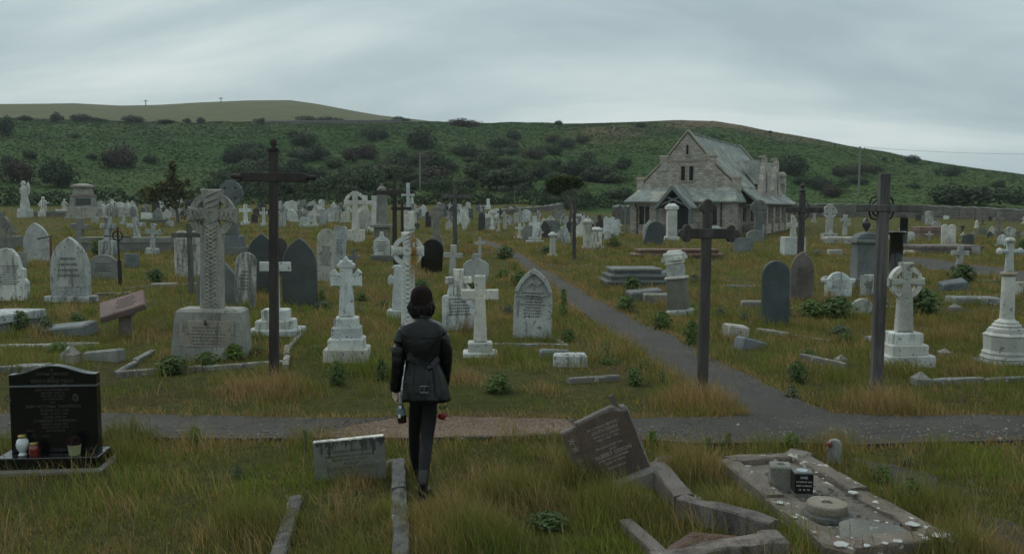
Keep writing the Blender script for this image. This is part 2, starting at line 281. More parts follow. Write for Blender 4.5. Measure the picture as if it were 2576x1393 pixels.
class MB:
    def __init__(s): s.v = []; s.f = []
    def add(s, vs, fs, X=None):
        o = len(s.v); s.v += [tuple(X @ Vector(p)) if X else tuple(p) for p in vs]; s.f += [[i+o for i in f] for f in fs]; return s
    def prism(s, poly, y0, y1, b=0, X=None, top=None):
        """poly in x,z counter-clockwise seen from -y; chamfer b on the rims"""
        n = len(poly); b = min(b, abs(y1-y0)*.3)
        rings = [(poly, y0), (poly, y1)] if b <= 0 else [(inset(poly, b), y0), (poly, y0+b), (poly, y1-b), (inset(poly, b), y1)]
        vs = [(p[0], y, p[1]) for pl, y in rings for p in pl]; fs = [list(range(n)), list(range((len(rings)-1)*n, len(rings)*n))[::-1]]
        for k in range(len(rings)-1):
            for i in range(n): j = (i+1) % n; fs.append([k*n+j, k*n+i, (k+1)*n+i, (k+1)*n+j])
        return s.add(vs, fs, X)
    def box(s, x0, x1, y0, y1, z0, z1, b=0, X=None, tx=1, ty=1):
        cx, cy = (x0+x1)/2, (y0+y1)/2; hx, hy = (x1-x0)/2, (y1-y0)/2
        if b <= 0: rg = [(hx, hy, z0), (hx*tx, hy*ty, z1)]
        else:
            b = min(b, hx*.45, hy*.45, (z1-z0)*.4); rg = [(hx, hy, z0), (hx*tx, hy*ty, z1-b), (hx*tx-b, hy*ty-b, z1)]
        vs = []
        for a, c, z in rg: vs += [(cx-a, cy-c, z), (cx+a, cy-c, z), (cx+a, cy+c, z), (cx-a, cy+c, z)]
        k = len(rg); fs = [[3,2,1,0], [4*k-4,4*k-3,4*k-2,4*k-1]]
        for q in range(k-1):
            for i in range(4): j = (i+1) % 4; fs.append([q*4+i, q*4+j, q*4+4+j, q*4+4+i])
        return s.add(vs, fs, X)
    def lathe(s, prof, n=16, c=(0,0,0), X=None, rz=0):
        vs = []; fs = []
        for r, z in prof:
            for i in range(n): a = 2*math.pi*i/n+rz; vs.append((c[0]+r*math.cos(a), c[1]+r*math.sin(a), c[2]+z))
        for k in range(len(prof)-1):
            for i in range(n): j = (i+1) % n; fs.append([k*n+i, k*n+j, k*n+n+j, k*n+n+i])
        fs.append(list(range(n))[::-1]); fs.append(list(range((len(prof)-1)*n, len(prof)*n))); return s.add(vs, fs, X)
    def tube(s, pts, rad, n=8, X=None):
        pts = [Vector(p) for p in pts]; vs = []; fs = []
        rad = rad if isinstance(rad, (list, tuple)) else [rad]*len(pts)
        for k, p in enumerate(pts):
            d = (pts[min(k+1, len(pts)-1)]-pts[max(k-1, 0)]).normalized(); a = d.orthogonal().normalized() if abs(d.z) < .95 else Vector((1,0,0))
            if abs(d.z) < .95: a = d.cross(Vector((0,0,1))).normalized()
            else: a = d.cross(Vector((0,1,0))).normalized()
            c = d.cross(a)
            for i in range(n): t = 2*math.pi*i/n; vs.append(tuple(p+(a*math.cos(t)+c*math.sin(t))*rad[k]))
        for k in range(len(pts)-1):
            for i in range(n): j = (i+1) % n; fs.append([k*n+i, k*n+j, k*n+n+j, k*n+n+i])
        fs.append(list(range(n))[::-1]); fs.append(list(range((len(pts)-1)*n, len(pts)*n))); return s.add(vs, fs, X)
    def ball(s, c, r, n=10, sx=1, sy=1, sz=1):
        prof = [(max(1e-4, r*math.sin(math.pi*k/n)), -r*math.cos(math.pi*k/n)) for k in range(n+1)]
        return s.lathe(prof, n+4, (0,0,0), Matrix.Translation(c) @ Matrix.Diagonal((sx,sy,sz,1)))
    def ring(s, c, r0, r1, y0, y1, n=36, a0=0, a1=2*math.pi):
        full = abs(a1-a0-2*math.pi) < 1e-6; m = n if full else n+1; vs = []; fs = []
        for i in range(m):
            a = a0+(a1-a0)*i/n; ca, sa = math.cos(a), math.sin(a)
            for r, y in ((r0,y0),(r1,y0),(r1,y1),(r0,y1)): vs.append((c[0]+r*ca, y, c[1]+r*sa))
        for i in range(n):
            j = (i+1) % m
            for k in range(4): l = (k+1) % 4; fs.append([i*4+k, j*4+k, j*4+l, i*4+l][::-1])
        if not full: fs.append([0,1,2,3]); fs.append([m*4-1,m*4-2,m*4-3,m*4-4])
        return s.add(vs, fs)
    def rough(s, amp, sc=3, seed=0):
        s.v = [tuple(Vector(p)+mnoise.noise_vector(Vector(p)*sc+Vector((seed*7.1,seed*3.3,seed)))*amp) for p in s.v]; return s
    def build(s, name, mat, parent=None, smooth=False, sub=0):
        me = bpy.data.meshes.new(name); me.from_pydata(s.v, [], s.f); me.validate()
        bm = bmesh.new(); bm.from_mesh(me); bmesh.ops.recalc_face_normals(bm, faces=bm.faces); bm.to_mesh(me); bm.free()
        if smooth:
            me.polygons.foreach_set('use_smooth', [True]*len(me.polygons)); me.set_sharp_from_angle(angle=math.radians(38))
        o = link(name, me, mat, parent)
        if sub: md = o.modifiers.new('s', 'SUBSURF'); md.levels = sub; md.render_levels = sub
        return o
def fast_mesh(name, verts, faces_idx, fsize, tint=None):
    me = bpy.data.meshes.new(name); nv = len(verts); nf = len(fsize); nl = len(faces_idx)
    me.vertices.add(nv); me.vertices.foreach_set('co', np.ascontiguousarray(verts, np.float32).ravel())
    me.loops.add(nl); me.loops.foreach_set('vertex_index', np.ascontiguousarray(faces_idx, np.int32))
    me.polygons.add(nf); st = np.concatenate(([0], np.cumsum(fsize)[:-1])).astype(np.int32)
    me.polygons.foreach_set('loop_start', st); me.polygons.foreach_set('loop_total', np.ascontiguousarray(fsize, np.int32))
    if tint is not None:
        a = me.attributes.new('tint', 'FLOAT_COLOR', 'POINT'); t = np.ones((nv,4), np.float32); t[:,:3] = tint; a.data.foreach_set('color', t.ravel())
    me.update(calc_edges=True); return me
def leaf_quads(C, size, tint, upbias=.3, elong=1.7, name='leaves', outward=None):
    n = len(C); d = NR.normal(size=(n,3)); d /= np.linalg.norm(d, axis=1)[:,None]
    nm = NR.normal(size=(n,3)); nm[:,2] += upbias*3
    if outward is not None: nm = nm*.6+outward*1.4
    nm /= np.linalg.norm(nm, axis=1)[:,None]; a = np.cross(nm, d); a /= np.linalg.norm(a, axis=1)[:,None]+1e-9; b = np.cross(nm, a)
    s = np.asarray(size)[:,None]*np.ones((n,1)); V = np.empty((n,4,3))
    V[:,0] = C-a*s*elong*.5; V[:,1] = C+b*s*.5; V[:,2] = C+a*s*elong*.5; V[:,3] = C-b*s*.5
    return fast_mesh(name, V.reshape(-1,3), np.arange(4*n), np.full(n,4), np.repeat(tint, 4, axis=0))
def vary(base, n, amt=.3, alt=None, p=.25):
    b = np.array(base)[None,:]*np.ones((n,1)); k = NR.uniform(1-amt, 1+amt, (n,1))
    if alt is not None: m = NR.random(n) < p; b[m] = np.array(alt)
    return np.clip(b*k, 0, 1)
# ---------------------------------------------------------------- setting: ground, hills, paths
def axis(a, b, n0, n1, st, gr):
    out = list(np.arange(a, b+1e-6, st)); s = st; x = b
    while x < n1: s *= gr; x += s; out.append(x)
    s = st; x = a; pre = []
    while x > n0: s *= gr; x -= s; pre.append(x)
    return np.array(pre[::-1]+out)
def build_ground():
    xs = axis(-12, 14, -170, 170, .4, 1.09); ys = axis(-2, 34, -30, R0+12, .4, 1.05)
    X, Y = np.meshgrid(xs, ys); Z = terr(X, Y); r = np.hypot(X, Y)
    Z = Z-np.where((r > R0-1) & (Y > 0), np.minimum((r-R0+1)*.5, 8), 0)
    nx, ny = len(xs), len(ys); idx = np.arange(nx*ny).reshape(ny, nx)
    q = np.stack([idx[:-1,:-1], idx[:-1,1:], idx[1:,1:], idx[1:,:-1]], -1).reshape(-1)
    me = fast_mesh('ground', np.stack([X,Y,Z], -1).reshape(-1,3), q, np.full(len(q)//4, 4)); me.polygons.foreach_set('use_smooth', [True]*len(me.polygons))
    tag(link('ground', me, 'turf'), kind='structure')
    az = np.radians(np.linspace(-52, 52, 240)); rs = np.concatenate((np.linspace(R0-3, R1, 90), np.linspace(R1+4, R2, 12), np.linspace(R2+8, R3, 34), np.linspace(R3+20, R3+320, 10)))
    A, R = np.meshgrid(az, rs); Z = hill_z(A, R); Z = Z-np.where(R < R0, .4*(R0-R)/3, 0)
    X = R*np.sin(A); Y = R*np.cos(A)
    green = np.array((.042,.084,.026)); olive = np.array((.085,.092,.038)); tan = np.array((.098,.104,.050)); brn = np.array((.115,.088,.056))
    t = np.ones(X.shape+(3,))*green
    n1 = .5+.5*np.sin(X*.031+Y*.017)*np.sin(Y*.04-X*.012+1); t = t*(1-.35*n1[...,None])+olive*.35*n1[...,None]
    w = sst(R1-25, R2+10, R)[...,None]*sst(math.radians(10), math.radians(-4), A)[...,None]; t = t*(1-w)+tan*w
    ux = np.tan(A); w = (sst(R1-115, R1-15, R)*sst(.14, .2, ux)*sst(.42, .30, ux))[...,None]; t = t*(1-w)+brn*w
    w = (sst(R1-60, R1-10, R)*sst(.03, .06, ux)*sst(.16, .10, ux))[...,None]*.8; t = t*(1-w)+brn*w
    w = (np.exp(-((R-300)/22)**2)*sst(.05, .09, ux)*sst(.17, .13, ux))[...,None]*.8; t = t*(1-w)+brn*w
    w = (sst(.30, .42, ux)*.6)[...,None]; t = t*(1-w)+np.array((.075,.112,.036))*w
    nx, ny = len(az), len(rs); idx = np.arange(nx*ny).reshape(ny, nx); q = np.stack([idx[:-1,:-1], idx[:-1,1:], idx[1:,1:], idx[1:,:-1]], -1).reshape(-1)
    me = fast_mesh('hillside', np.stack([X,Y,Z], -1).reshape(-1,3), q, np.full(len(q)//4, 4), t.reshape(-1,3)); me.polygons.foreach_set('use_smooth', [True]*len(me.polygons))
    tag(link('hillside', me, 'hillside'), kind='structure')
build_ground()
EXCL = []      # polygons in x,y where no grass grows
def strip(name, e1, e2, mat, lift, n=90, m=8, ragged=.05, thick=.06, excl=True):
    def res(e):
        P = np.array([G(*p)[0][:2] for p in e]); s = np.concatenate(([0], np.cumsum(np.linalg.norm(np.diff(P, axis=0), axis=1))))
        t = np.linspace(0, s[-1], n); return np.stack([np.interp(t, s, P[:,0]), np.interp(t, s, P[:,1])], -1)
    A, B = res(e1), res(e2)
    if excl: EXCL.append(np.concatenate((A, B[::-1])))
    for P, ph in ((A, 0), (B, 50)):
        d = np.array([mnoise.noise(Vector((p[0]*1.1+ph, p[1]*1.1, 0)))+.5*mnoise.noise(Vector((p[0]*3+ph, p[1]*3, 0))) for p in P])*ragged
        v = (B-A)/np.linalg.norm(B-A, axis=1)[:,None]; P += v*d[:,None]
    vs = []; fs = []
    for i in range(n):
        for j in range(m+1):
            p = A[i]+(B[i]-A[i])*j/m; vs.append((p[0], p[1], float(terr(p[0], p[1]))+lift))
    k = m+1
    for i in range(n-1):
        for j in range(m): fs.append([i*k+j, i*k+j+1, (i+1)*k+j+1, (i+1)*k+j])
    for j in (0, m):
        o = len(vs)
        for i in range(n): x, y, z = vs[i*k+j]; vs.append((x, y, z-thick))
        for i in range(n-1): fs.append([i*k+j, (i+1)*k+j, o+i+1, o+i])
    mb = MB(); mb.add(vs, fs); o = mb.build(name, mat, None, True); return tag(o, kind='structure')
DL = [(1195,605),(1230,622),(1290,655),(1340,690),(1395,725),(1440,775),(1500,820),(1560,850),(1625,895),(1690,940),(1740,965),(1800,1000),(1860,1025),(1905,1058)]
DR = [(1228,603),(1290,628),(1350,662),(1400,690),(1450,720),(1510,758),(1570,790),(1650,828),(1720,862),(1800,910),(1860,935),(1930,970),(2000,1000),(2060,1025),(2120,1058)]
strip('chapel_path', DL, DR, 'asphalt', .020, 260, 6, .13)
strip('front_path', [(-1700,1036),(-500,1038),(0,1044),(250,1043),(330,1045),(560,1050),(720,1055),(900,1058),(1130,1052),(1400,1060),(1600,1057),(1700,1054),(1800,1054),(1900,1048),(2110,1044),(2300,1052),(2450,1048),(2576,1050),(3100,1050),(4300,1050)],
      [(-1700,1106),(-500,1108),(0,1108),(260,1106),(480,1107),(620,1108),(790,1106),(1000,1108),(1160,1106),(1400,1098),(1620,1112),(1750,1120),(2000,1118),(2130,1125),(2300,1118),(2576,1112),(3100,1108),(4300,1106)], 'asphalt', .028, 320, 6, .055)
strip('gravel_patch', [(800,1098),(880,1078),(980,1062),(1130,1055),(1250,1056),(1420,1062),(1440,1075)], [(800,1105),(900,1107),(1000,1107),(1160,1105),(1300,1102),(1400,1097),(1440,1096)], 'gravel', .036, 140, 8, .09, .01, False)
strip('far_path', [(2060,618),(2180,641),(2300,649),(2400,659),(2500,672),(2640,694)], [(2060,621),(2180,651),(2300,673),(2400,686),(2500,699),(2640,724)], 'asphalt', .02, 60, 4, .05)
strip('broken_path', [(2150,1152),(2230,1162),(2310,1205),(2400,1250),(2470,1290),(2576,1340),(2700,1400)], [(2140,1160),(2170,1180),(2230,1225),(2310,1270),(2400,1300),(2490,1360),(2600,1430)], 'asphalt', .012, 120, 5, .34, .02, False)
def edging():
    e = [(-300,1109),(0,1109),(260,1107),(480,1108.5),(620,1109.5),(790,1107.5),(1000,1109.5),(1160,1107.5),(1300,1104),(1410,1099)]; e2 = [(1640,1113.5),(1750,1121.5),(2000,1119.5),(2130,1126.5),(2300,1119.5),(2576,1113.5),(2800,1112)]
    mb = MB()
    for ed in (e, e2):
        for a, b in zip(ed[:-1], ed[1:]):
            p, q = G(*a)[0], G(*b)[0]; d = (q-p).normalized(); n = Vector((-d.y, d.x, 0))*.012
            vs = [p-n+Vector((0,0,-.05)), q-n+Vector((0,0,-.05)), q+n+Vector((0,0,-.05)), p+n+Vector((0,0,-.05)), p-n+Vector((0,0,.035)), q-n+Vector((0,0,.035)), q+n+Vector((0,0,.035)), p+n+Vector((0,0,.035))]
            mb.add(vs, [[3,2,1,0],[4,5,6,7],[0,1,5,4],[1,2,6,5],[2,3,7,6],[3,0,4,7]])
    tag(mb.build('path_edging', 'darkstone'), kind='structure')
edging()
# ---------------------------------------------------------------- hillside plants
def crown_mesh(name, n, leaf, base, alt, lumps=7, flat=.75, core=True):
    """unit bush: radius about 1, resting on z=0"""
    cs = [(NR.normal()*.38, NR.normal()*.38, .42+abs(NR.normal())*.16, NR.uniform(.38, .62)) for _ in range(lumps)]
    pts = []; out = []
    per = n//lumps
    for cx, cy, cz, r in cs:
        d = NR.normal(size=(per,3)); d /= np.linalg.norm(d, axis=1)[:,None]; rr = r*(NR.random((per,1))**.28)
        p = d*rr*np.array((1.15,1.15,flat))+np.array((cx,cy,cz)); pts.append(p); out.append(d)
    P = np.concatenate(pts); O = np.concatenate(out); k = P[:,2] > -.02; P = P[k]; O = O[k]
    t = vary(base, len(P), .38, alt, .22)
    return leaf_quads(P, NR.uniform(.7, 1.3, len(P))*leaf, t, .35, 1.4, name, O)
DK = (.034,.054,.027); DK2 = (.050,.075,.033); RD = (.080,.060,.040); LG = (.068,.098,.040)
CR = {'dark': [crown_mesh('bush_dark', 1500, .11, DK, DK2, 9) for _ in range(3)], 'mid': [crown_mesh('bush_mid', 1500, .11, (.048,.076,.031), DK, 9) for _ in range(3)],
      'red': [crown_mesh('bush_brown', 1500, .11, (.058,.052,.035), RD, 9) for _ in range(2)], 'light': [crown_mesh('bush_light', 1500, .11, LG, DK2, 9) for _ in range(2)]}
def bush(ux, uy, w, h, kind, label=None, name='bush', cat='bush', group=None):
    p, s = G(ux, uy); o = bpy.data.objects.new(name, random.choice(CR[kind])); COL.objects.link(o)
    if not o.data.materials: o.data.materials.append(M['leaf'])
    o.location = p-Vector((0,0,.1*h*s)); r = w*s/2/1.02; o.scale = (r, r*.9, h*s*1.02/.98); o.rotation_euler = (0,0,random.uniform(0,6.3))
    return tag(o, label, cat, group)
HG = 'bushes scattered over the green hillside'
for b in [
 (10,341,46,46,'dark','dark bush cut by the left picture edge, high on the slope'),
 (68,303,38,11,'dark','low dark bush at the far left end of the upper hedge line'),
 (145,308,36,24,'dark','rounded dark bush standing tallest in the upper hedge line'),
 (208,305,70,16,'dark','long low dark bush in the upper hedge line right of the tallest one'),
 (252,306,56,10,'mid','flat bush trailing off the right end of the first upper hedge line'),
 (337,308,60,18,'dark','dark flat-topped bush alone on the edge of the brown upper hill'),
 (420,310,60,10,'dark','thin low bush strip below the brown upper hill, left of the tall wooden cross'),
 (470,310,24,12,'dark','small dark bush pair member, left, on the upper hill edge'),
 (505,311,26,15,'dark','small dark bush pair member, right, on the upper hill edge'),
 (657,312,26,15,'dark','small round bush on the upper hill edge just left of the tall cross top'),
 (775,309,52,20,'mid','mid green bush on the upper hill edge right of the tall cross top'),
 (826,308,80,14,'dark','long dark bush running right along the upper hill edge'),
 (1006,308,56,14,'dark','dark bush at the foot of the brown hill where its skyline falls'),
 (305,420,88,54,'red','brownish round bush alone in the middle of the left slope'),
 (142,470,100,74,'dark','big dark bush near the slope foot behind the tall grey pedestal monument'),
 (44,458,76,62,'red','brown-green bush at the slope foot beside the big dark bush, far left'),
 (582,412,64,46,'dark','dark bush just left of the tall wooden cross shaft'),
 (635,410,74,42,'mid','bush overlapping the tall wooden cross shaft from behind'),
 (616,442,88,40,'light','paler bush under the left arm of the tall wooden cross'),
 (748,456,84,54,'dark','dark bush below the right arm of the tall wooden cross'),
 (760,364,84,34,'mid','green bush high on the slope right of the tall wooden cross'),
 (800,402,64,36,'dark','dark bush on mid slope right of the tall wooden cross'),
 (1052,373,84,56,'dark','large dark round bush high above the thin grey pole'),
 (934,352,42,30,'dark','dark bush left of the large round bush high on the slope'),
 (966,352,40,26,'dark','smaller dark bush between two bushes left of the large round one'),
 (883,408,36,34,'red','reddish bush, left one of two brown bushes on mid slope'),
 (930,400,44,38,'red','reddish bush, right one of two brown bushes on mid slope'),
 (1166,319,92,20,'red','brownish clump of bushes breaking the skyline in the middle'),
 (1404,315,22,13,'dark','single small dark bush on the skyline in the middle'),
 (1177,394,66,38,'mid','green bush on mid slope right of the thin grey pole top'),
 (1292,352,44,26,'dark','dark bush high on mid slope below the skyline'),
 (1248,374,60,30,'mid','wide low bush below the skyline in the middle of the hill'),
 (1228,422,76,50,'light','pale green bush above the large dark thicket'),
 (1272,478,154,64,'dark','largest dark thicket at the slope foot left of the flat-topped tree'),
 (1084,398,50,22,'light','pale small bush beside the top of the thin grey pole'),
 (1108,436,84,46,'dark','dark bush right of the thin grey pole'),
 (990,436,92,46,'mid','green bush left of the thin grey pole'),
 (890,484,116,64,'mid','wide green bush at the slope foot behind the white ringed cross'),
 (1390,358,34,19,'red','small brownish bush right of the middle, high on the slope'),
 (1422,370,48,22,'dark','small dark bush high on the slope right of the brownish one'),
 (1610,320,32,13,'dark','tiny dark bush just under the skyline left of the chapel'),
 (1499,448,92,42,'mid','bush on the lower slope between the flat-topped tree and the chapel'),
 (1550,500,90,30,'mid','low bush against the wall left of the chapel'),
 (1992,438,92,52,'dark','big dark round bush behind the rear of the chapel roof'),
 (2073,478,84,32,'dark','broad dark bush on the lower slope right of the chapel'),
 (2013,464,48,18,'dark','low dark bush close behind the chapel rear chimney'),
 (2134,434,64,16,'dark','flat dark bush left of the right wooden pole'),
 (2197,436,64,20,'dark','flat dark bush right of the right wooden pole'),
 (2150,460,64,20,'mid','green low bush just beneath the two flat dark bushes'),
 (2415,514,180,48,'dark','long dark bramble bank above the wall, right'),
 (2290,408,46,17,'dark','dark bush breaking the skyline on the right slope'),
 (1938,335,15,7,'dark','very small bush on the skyline above the chapel'),
 (1789,362,58,24,'dark','dark bush just right of the chapel gable top'),
 (2222,404,15,9,'mid','very small bush under the skyline right of the wooden pole top'),
 (2560,512,70,26,'dark','dark bush above the wall at the right picture edge')]:
    bush(*b[:5], label=b[5], group=HG)
for i in range(86):
    ux = random.uniform(-60, 2650); top = float(np.interp(ux, [0,1100,1700,1940,2160,2576], [325,335,330,360,400,470])); uy = random.uniform(top, 500 if ux < 1500 else 505)
    if 1580 < ux < 1960 and uy > 380: continue
    dens = 1 if 500 < ux < 1700 else .45
    if random.random() > dens: continue
    w = random.uniform(24, 74)*(.55+.45*(uy-300)/200)
    bush(ux, uy, w, w*random.uniform(.38,.55), random.choice(['dark','mid','mid','light','dark','mid','red']), 'one of the smaller rounded bushes merging into the green hillside', group='small merging hillside bushes')
for i in range(80):
    ux = random.uniform(520, 1570); uy = random.uniform(385, 500); w = random.uniform(46, 110)*(.5+.5*(uy-300)/200)
    bush(ux, uy, w, w*random.uniform(.34,.5), random.choice(['dark','mid','dark','mid','light','red']), 'one of the smaller rounded bushes merging into the green hillside', group='small merging hillside bushes')
def bracken():
    n = 170000; az = NR.uniform(-.62, .62, n); r = R0+4+(R1-R0-6)*NR.random(n)**.75
    x = r*np.sin(az); y = r*np.cos(az); z = hill_z(az, r)
    ux = np.tan(az); brown = sst(R1-115, R1-15, r)*sst(.14,.2,ux)*sst(.42,.3,ux); k = NR.random(n) > brown*.9; x, y, z, r = x[k], y[k], z[k], r[k]; n = len(x)
    cl = np.sin(x*.11+y*.06)*np.sin(y*.13-x*.05)+.5*np.sin(x*.31)*np.sin(y*.29); sz = (.22+r/900)*(1+.15*cl)
    t = vary((.050,.098,.029), n, .18, (.064,.108,.034), .3)*(1+.16*cl[:,None]); right = sst(.25,.4,np.tan(np.arctan2(x,y)))[:,None]; t = t*(1-right*.4)+np.array((.082,.120,.042))*right*.4*NR.uniform(.7,1.3,(n,1))
    me = leaf_quads(np.stack([x,y,z+.10*sz], -1), sz*NR.uniform(.7,1.3,n), t, 3.5, 1.4, 'bracken'); tag(link('bracken', me, 'leaf'), kind='stuff')
bracken()
def hedge(name, pts, hu, label, base, alt, dens=130, leaf=.26):
    P = [G(*p) for p in pts]; cs = []; ts = []
    for (a, sa), (b, sb) in zip(P[:-1], P[1:]):
        L_ = (b-a).length; n = int(L_*dens); t = NR.random((n,1)); c = np.array(a)+(np.array(b)-np.array(a))*t
        hh = hu*sa*(1+.25*np.sin(c[:,0]*.7)+.2*np.sin(c[:,0]*1.9+1)); th = NR.uniform(0, math.pi, n); rr = NR.random(n)**.35
        c[:,2] += np.sin(th)*rr*hh; d = (b-a).normalized(); c[:,0] += np.cos(th)*rr*1.6*(-d.y); c[:,1] += np.cos(th)*rr*1.6*d.x; cs.append(c)
    C = np.concatenate(cs); me = leaf_quads(C, NR.uniform(.7,1.3,len(C))*leaf, vary(base, len(C), .35, alt, .3), .4, 1.4, name)
    return tag(link(name, me, 'leaf'), label, 'hedge')
hedge('hedge', [(-120,516),(0,515),(200,514),(420,514),(640,513),(860,513),(1020,514)], 40, 'long dark hedge along the slope foot behind the left gravestones', (.034,.056,.027), (.05,.076,.033))
hedge('hedge', [(1020,514),(1200,516),(1380,520),(1480,523)], 34, 'dark hedge along the slope foot between thin pole and flat-topped tree', (.038,.062,.028), (.056,.082,.034))
hedge('hedge', [(1480,519),(1580,522),(1680,525)], 26, 'dark hedge topping the wall left of the chapel', (.038,.062,.028), (.056,.082,.034), 110)
def wall_run(pts, hu, label, mat='walling', th=.5, cope=None):
    P = [G(*p) for p in pts]; root = thing('boundary_wall', label, 'wall', P[0][0]); o0 = P[0][0]; mb = MB(); cp = MB()
    for (a, sa), (b, sb) in zip(P[:-1], P[1:]):
        d = (b-a); d.z = 0; d.normalize(); n = Vector((-d.y, d.x, 0))*th/2; k = 10
        for i in range(k):
            p = a+(b-a)*i/k-o0; q = a+(b-a)*(i+1)/k-o0; h1 = hu*(sa+(sb-sa)*i/k)*(1+.05*math.sin(i*2.1+a.x)); h2 = hu*(sa+(sb-sa)*(i+1)/k)*(1+.05*math.sin((i+1)*2.1+a.x))
            if i == k-1: h2 = hu*sb*(1+.05*math.sin(b.x))
            if i == 0: h1 = hu*sa*(1+.05*math.sin(a.x))
            z = Vector((0,0,1)); vs = [p-n-z*.6, q-n-z*.6, q+n-z*.6, p+n-z*.6, p-n+z*h1, q-n+z*h2, q+n+z*h2, p+n+z*h1]; fs = [[3,2,1,0],[4,5,6,7],[0,1,5,4],[1,2,6,5],[2,3,7,6],[3,0,4,7]]
            mb.add(vs, fs); m = n*1.18; e = d*random.uniform(.0,.06)
            cp.add([p-m+e+z*(h1+.004), q-m-e+z*(h2+.004), q+m-e+z*(h2+.004), p+m+e+z*(h1+.004), p-m*.8+e+z*(h1+.13), q-m*.8-e+z*(h2+.13), q+m*.8-e+z*(h2+.13), p+m*.8+e+z*(h1+.13)], fs)
    mb.build('masonry', mat, root); cp.build('coping', 'kerbstone', root); return root
wall_run([(1545,561),(1590,560),(1660,558)], 40, 'grey stone boundary wall just left of the chapel')
wall_run([(1960,546),(2080,544),(2200,545),(2330,548),(2460,553),(2640,561)], 29, 'long grey stone boundary wall right of the chapel')
wall_run([(1240,541),(1310,537),(1380,530),(1430,521)], 11, 'low curving wall with pale coping left of the flat-topped tree', th=.4)
wall_run([(640,312),(780,311),(900,310),(1010,309)], 7, 'thin grey field wall under the brown upper hill', th=.9)
def pole(name, ux, yb, yt, wu, label, arm=False):
    p, s = G(ux, yb); t = thing(name, label, 'pole', p); h = (yb-yt)*s; r = wu*s/2
    MB().lathe([(r, -.5), (r*.85, h*.6), (r*.7, h), (r*.1, h+.04)], 10).build('shaft', 'pole_wood', t, True)
    if arm:
        MB().box(-.9,.9,-.06,.06,h-.5,h-.36).build('crossarm', 'pole_wood', t)
        for q in (-.75, 0, .75): MB().lathe([(.05,h-.36),(.07,h-.25),(.03,h-.12)], 8, (q,0,0)).build('insulator', 'darkstone', t)
    return t
pole('utility_pole', 1057, 480, 388, 5, 'thin pale grey pole standing in front of the dark hillside left of centre')
PL = pole('utility_pole', 2160, 492, 370, 6, 'tall pale wooden utility pole on the right slope with a crossarm', True)
for ux, yb, h in ((367,269,18),(556,260,15)):
    p, s = G(ux, yb); t = thing('mast', 'tiny %s mast on the skyline of the brown upper hill' % ('left' if ux < 400 else 'right'), 'mast', p); k = h*s
    mb = MB(); mb.box(-.28,.28,-.28,.28,-1,k, tx=.6, ty=.6); mb.build('shaft', 'darkstone', t); MB().box(-5*s,5*s,-.2,.2,k*.75,k*.75+.45).build('crossarm', 'darkstone', t)
def wire():
    a = PL.location+Vector((.75,0,122*G(2160,492)[1]-.1)); b = Vector((a.x+75, a.y+8, a.z+1.2)); mb = MB()
    mb.tube([a.lerp(b, t/14)+Vector((0,0,-1.6*4*t/14*(1-t/14))) for t in range(15)], .022, 5); tag(mb.build('overhead_wire', 'cable'), 'thin dark wire running right from the utility pole', 'wire')
wire()
# trees
def limb_tree(name, label, ux, yb, trunk, limbs, blobs, leaf, base, alt, n, bark='bark'):
    p, s = G(ux, yb); t = thing(name, label, 'tree', p); f = lambda q: (q[0]*s, q[2]*s if len(q) > 2 else 0, q[1]*s)
    MB().tube([f(q) for q in trunk[0]], [r*s for r in trunk[1]], 9).rough(.03, 3).build('trunk', bark, t, True)
    for pts, r0 in limbs: MB().tube([f(q) for q in pts], [r0*s*(1-.75*i/(len(pts)-1)) for i in range(len(pts))], 6).rough(.03, 3).build('limb', bark, t, True)
    cs = []
    for cx, cz, cy, rx, rz, k in blobs:
        m = int(n*k); d = NR.normal(size=(m,3)); d /= np.linalg.norm(d, axis=1)[:,None]; cs.append(d*(NR.random((m,1))**.4)*np.array((rx,rx*.9,rz))*s+np.array((cx,cy,cz))*s)
    C = np.concatenate(cs); me = leaf_quads(C, NR.uniform(.6,1.4,len(C))*leaf, vary(base, len(C), .4, alt, .35), .5, 1.5, 'crown'); link('crown', me, 'leaf', t); return t
limb_tree('wind_bent_tree', 'small flat-topped wind-bent tree with a bare leaning trunk', 1436, 575,
  ([(0,-6),(-1,20),(1,45),(0,62),(-8,78),(-22,92)], [5.5,5,4.5,4.2,3.4,1.8]),
  [([(0,58),(-14,70),(-32,80),(-46,92)],2.2),([(-2,60),(4,78),(10,98),(14,112)],2),([(-10,80),(-22,100),(-30,118)],1.7),([(0,64),(-10,96),(-8,116)],1.6),([(-26,74),(-40,78),(-54,86)],1.2)],
  [(-44,112,0,20,10,1),(-22,122,2,26,10,1.3),(4,120,-2,22,10,1.1),(18,112,0,12,9,.5),(-52,100,0,12,8,.5),(-34,100,1,16,8,.5),(-8,106,3,14,8,.4),(-34,90,0,9,6,.22)], .17, (.085,.112,.022), (.034,.05,.016), 900)
limb_tree('conifer_tree', 'yellowish ragged tree standing behind the left Celtic cross', 452, 560,
  ([(-4,-4),(-6,30),(-10,60),(-14,100),(-14,150)], [4,3.4,2.8,1.8,.6]),
  [([(-6,30),(-30,50),(-60,64)],1.6),([(-8,40),(10,70),(22,100)],1.5),([(-10,60),(-34,84),(-50,100)],1.2),([(-4,16),(20,40),(30,70)],1.5),([(-10,70),(4,96),(8,120)],1)],
  [(-14,140,0,10,16,.5),(-16,116,0,18,16,.7),(-12,92,0,26,16,.8),(-40,90,2,22,14,.6),(-66,76,2,24,14,.6),(-30,66,0,26,16,.7),(2,74,-2,20,16,.5),(-70,58,0,26,10,.4),(-14,46,0,30,12,.6),(22,100,0,10,12,.12),(34,66,0,12,14,.12),(-90,80,0,12,14,.15)], .24, (.120,.125,.045), (.085,.10,.04), 210)
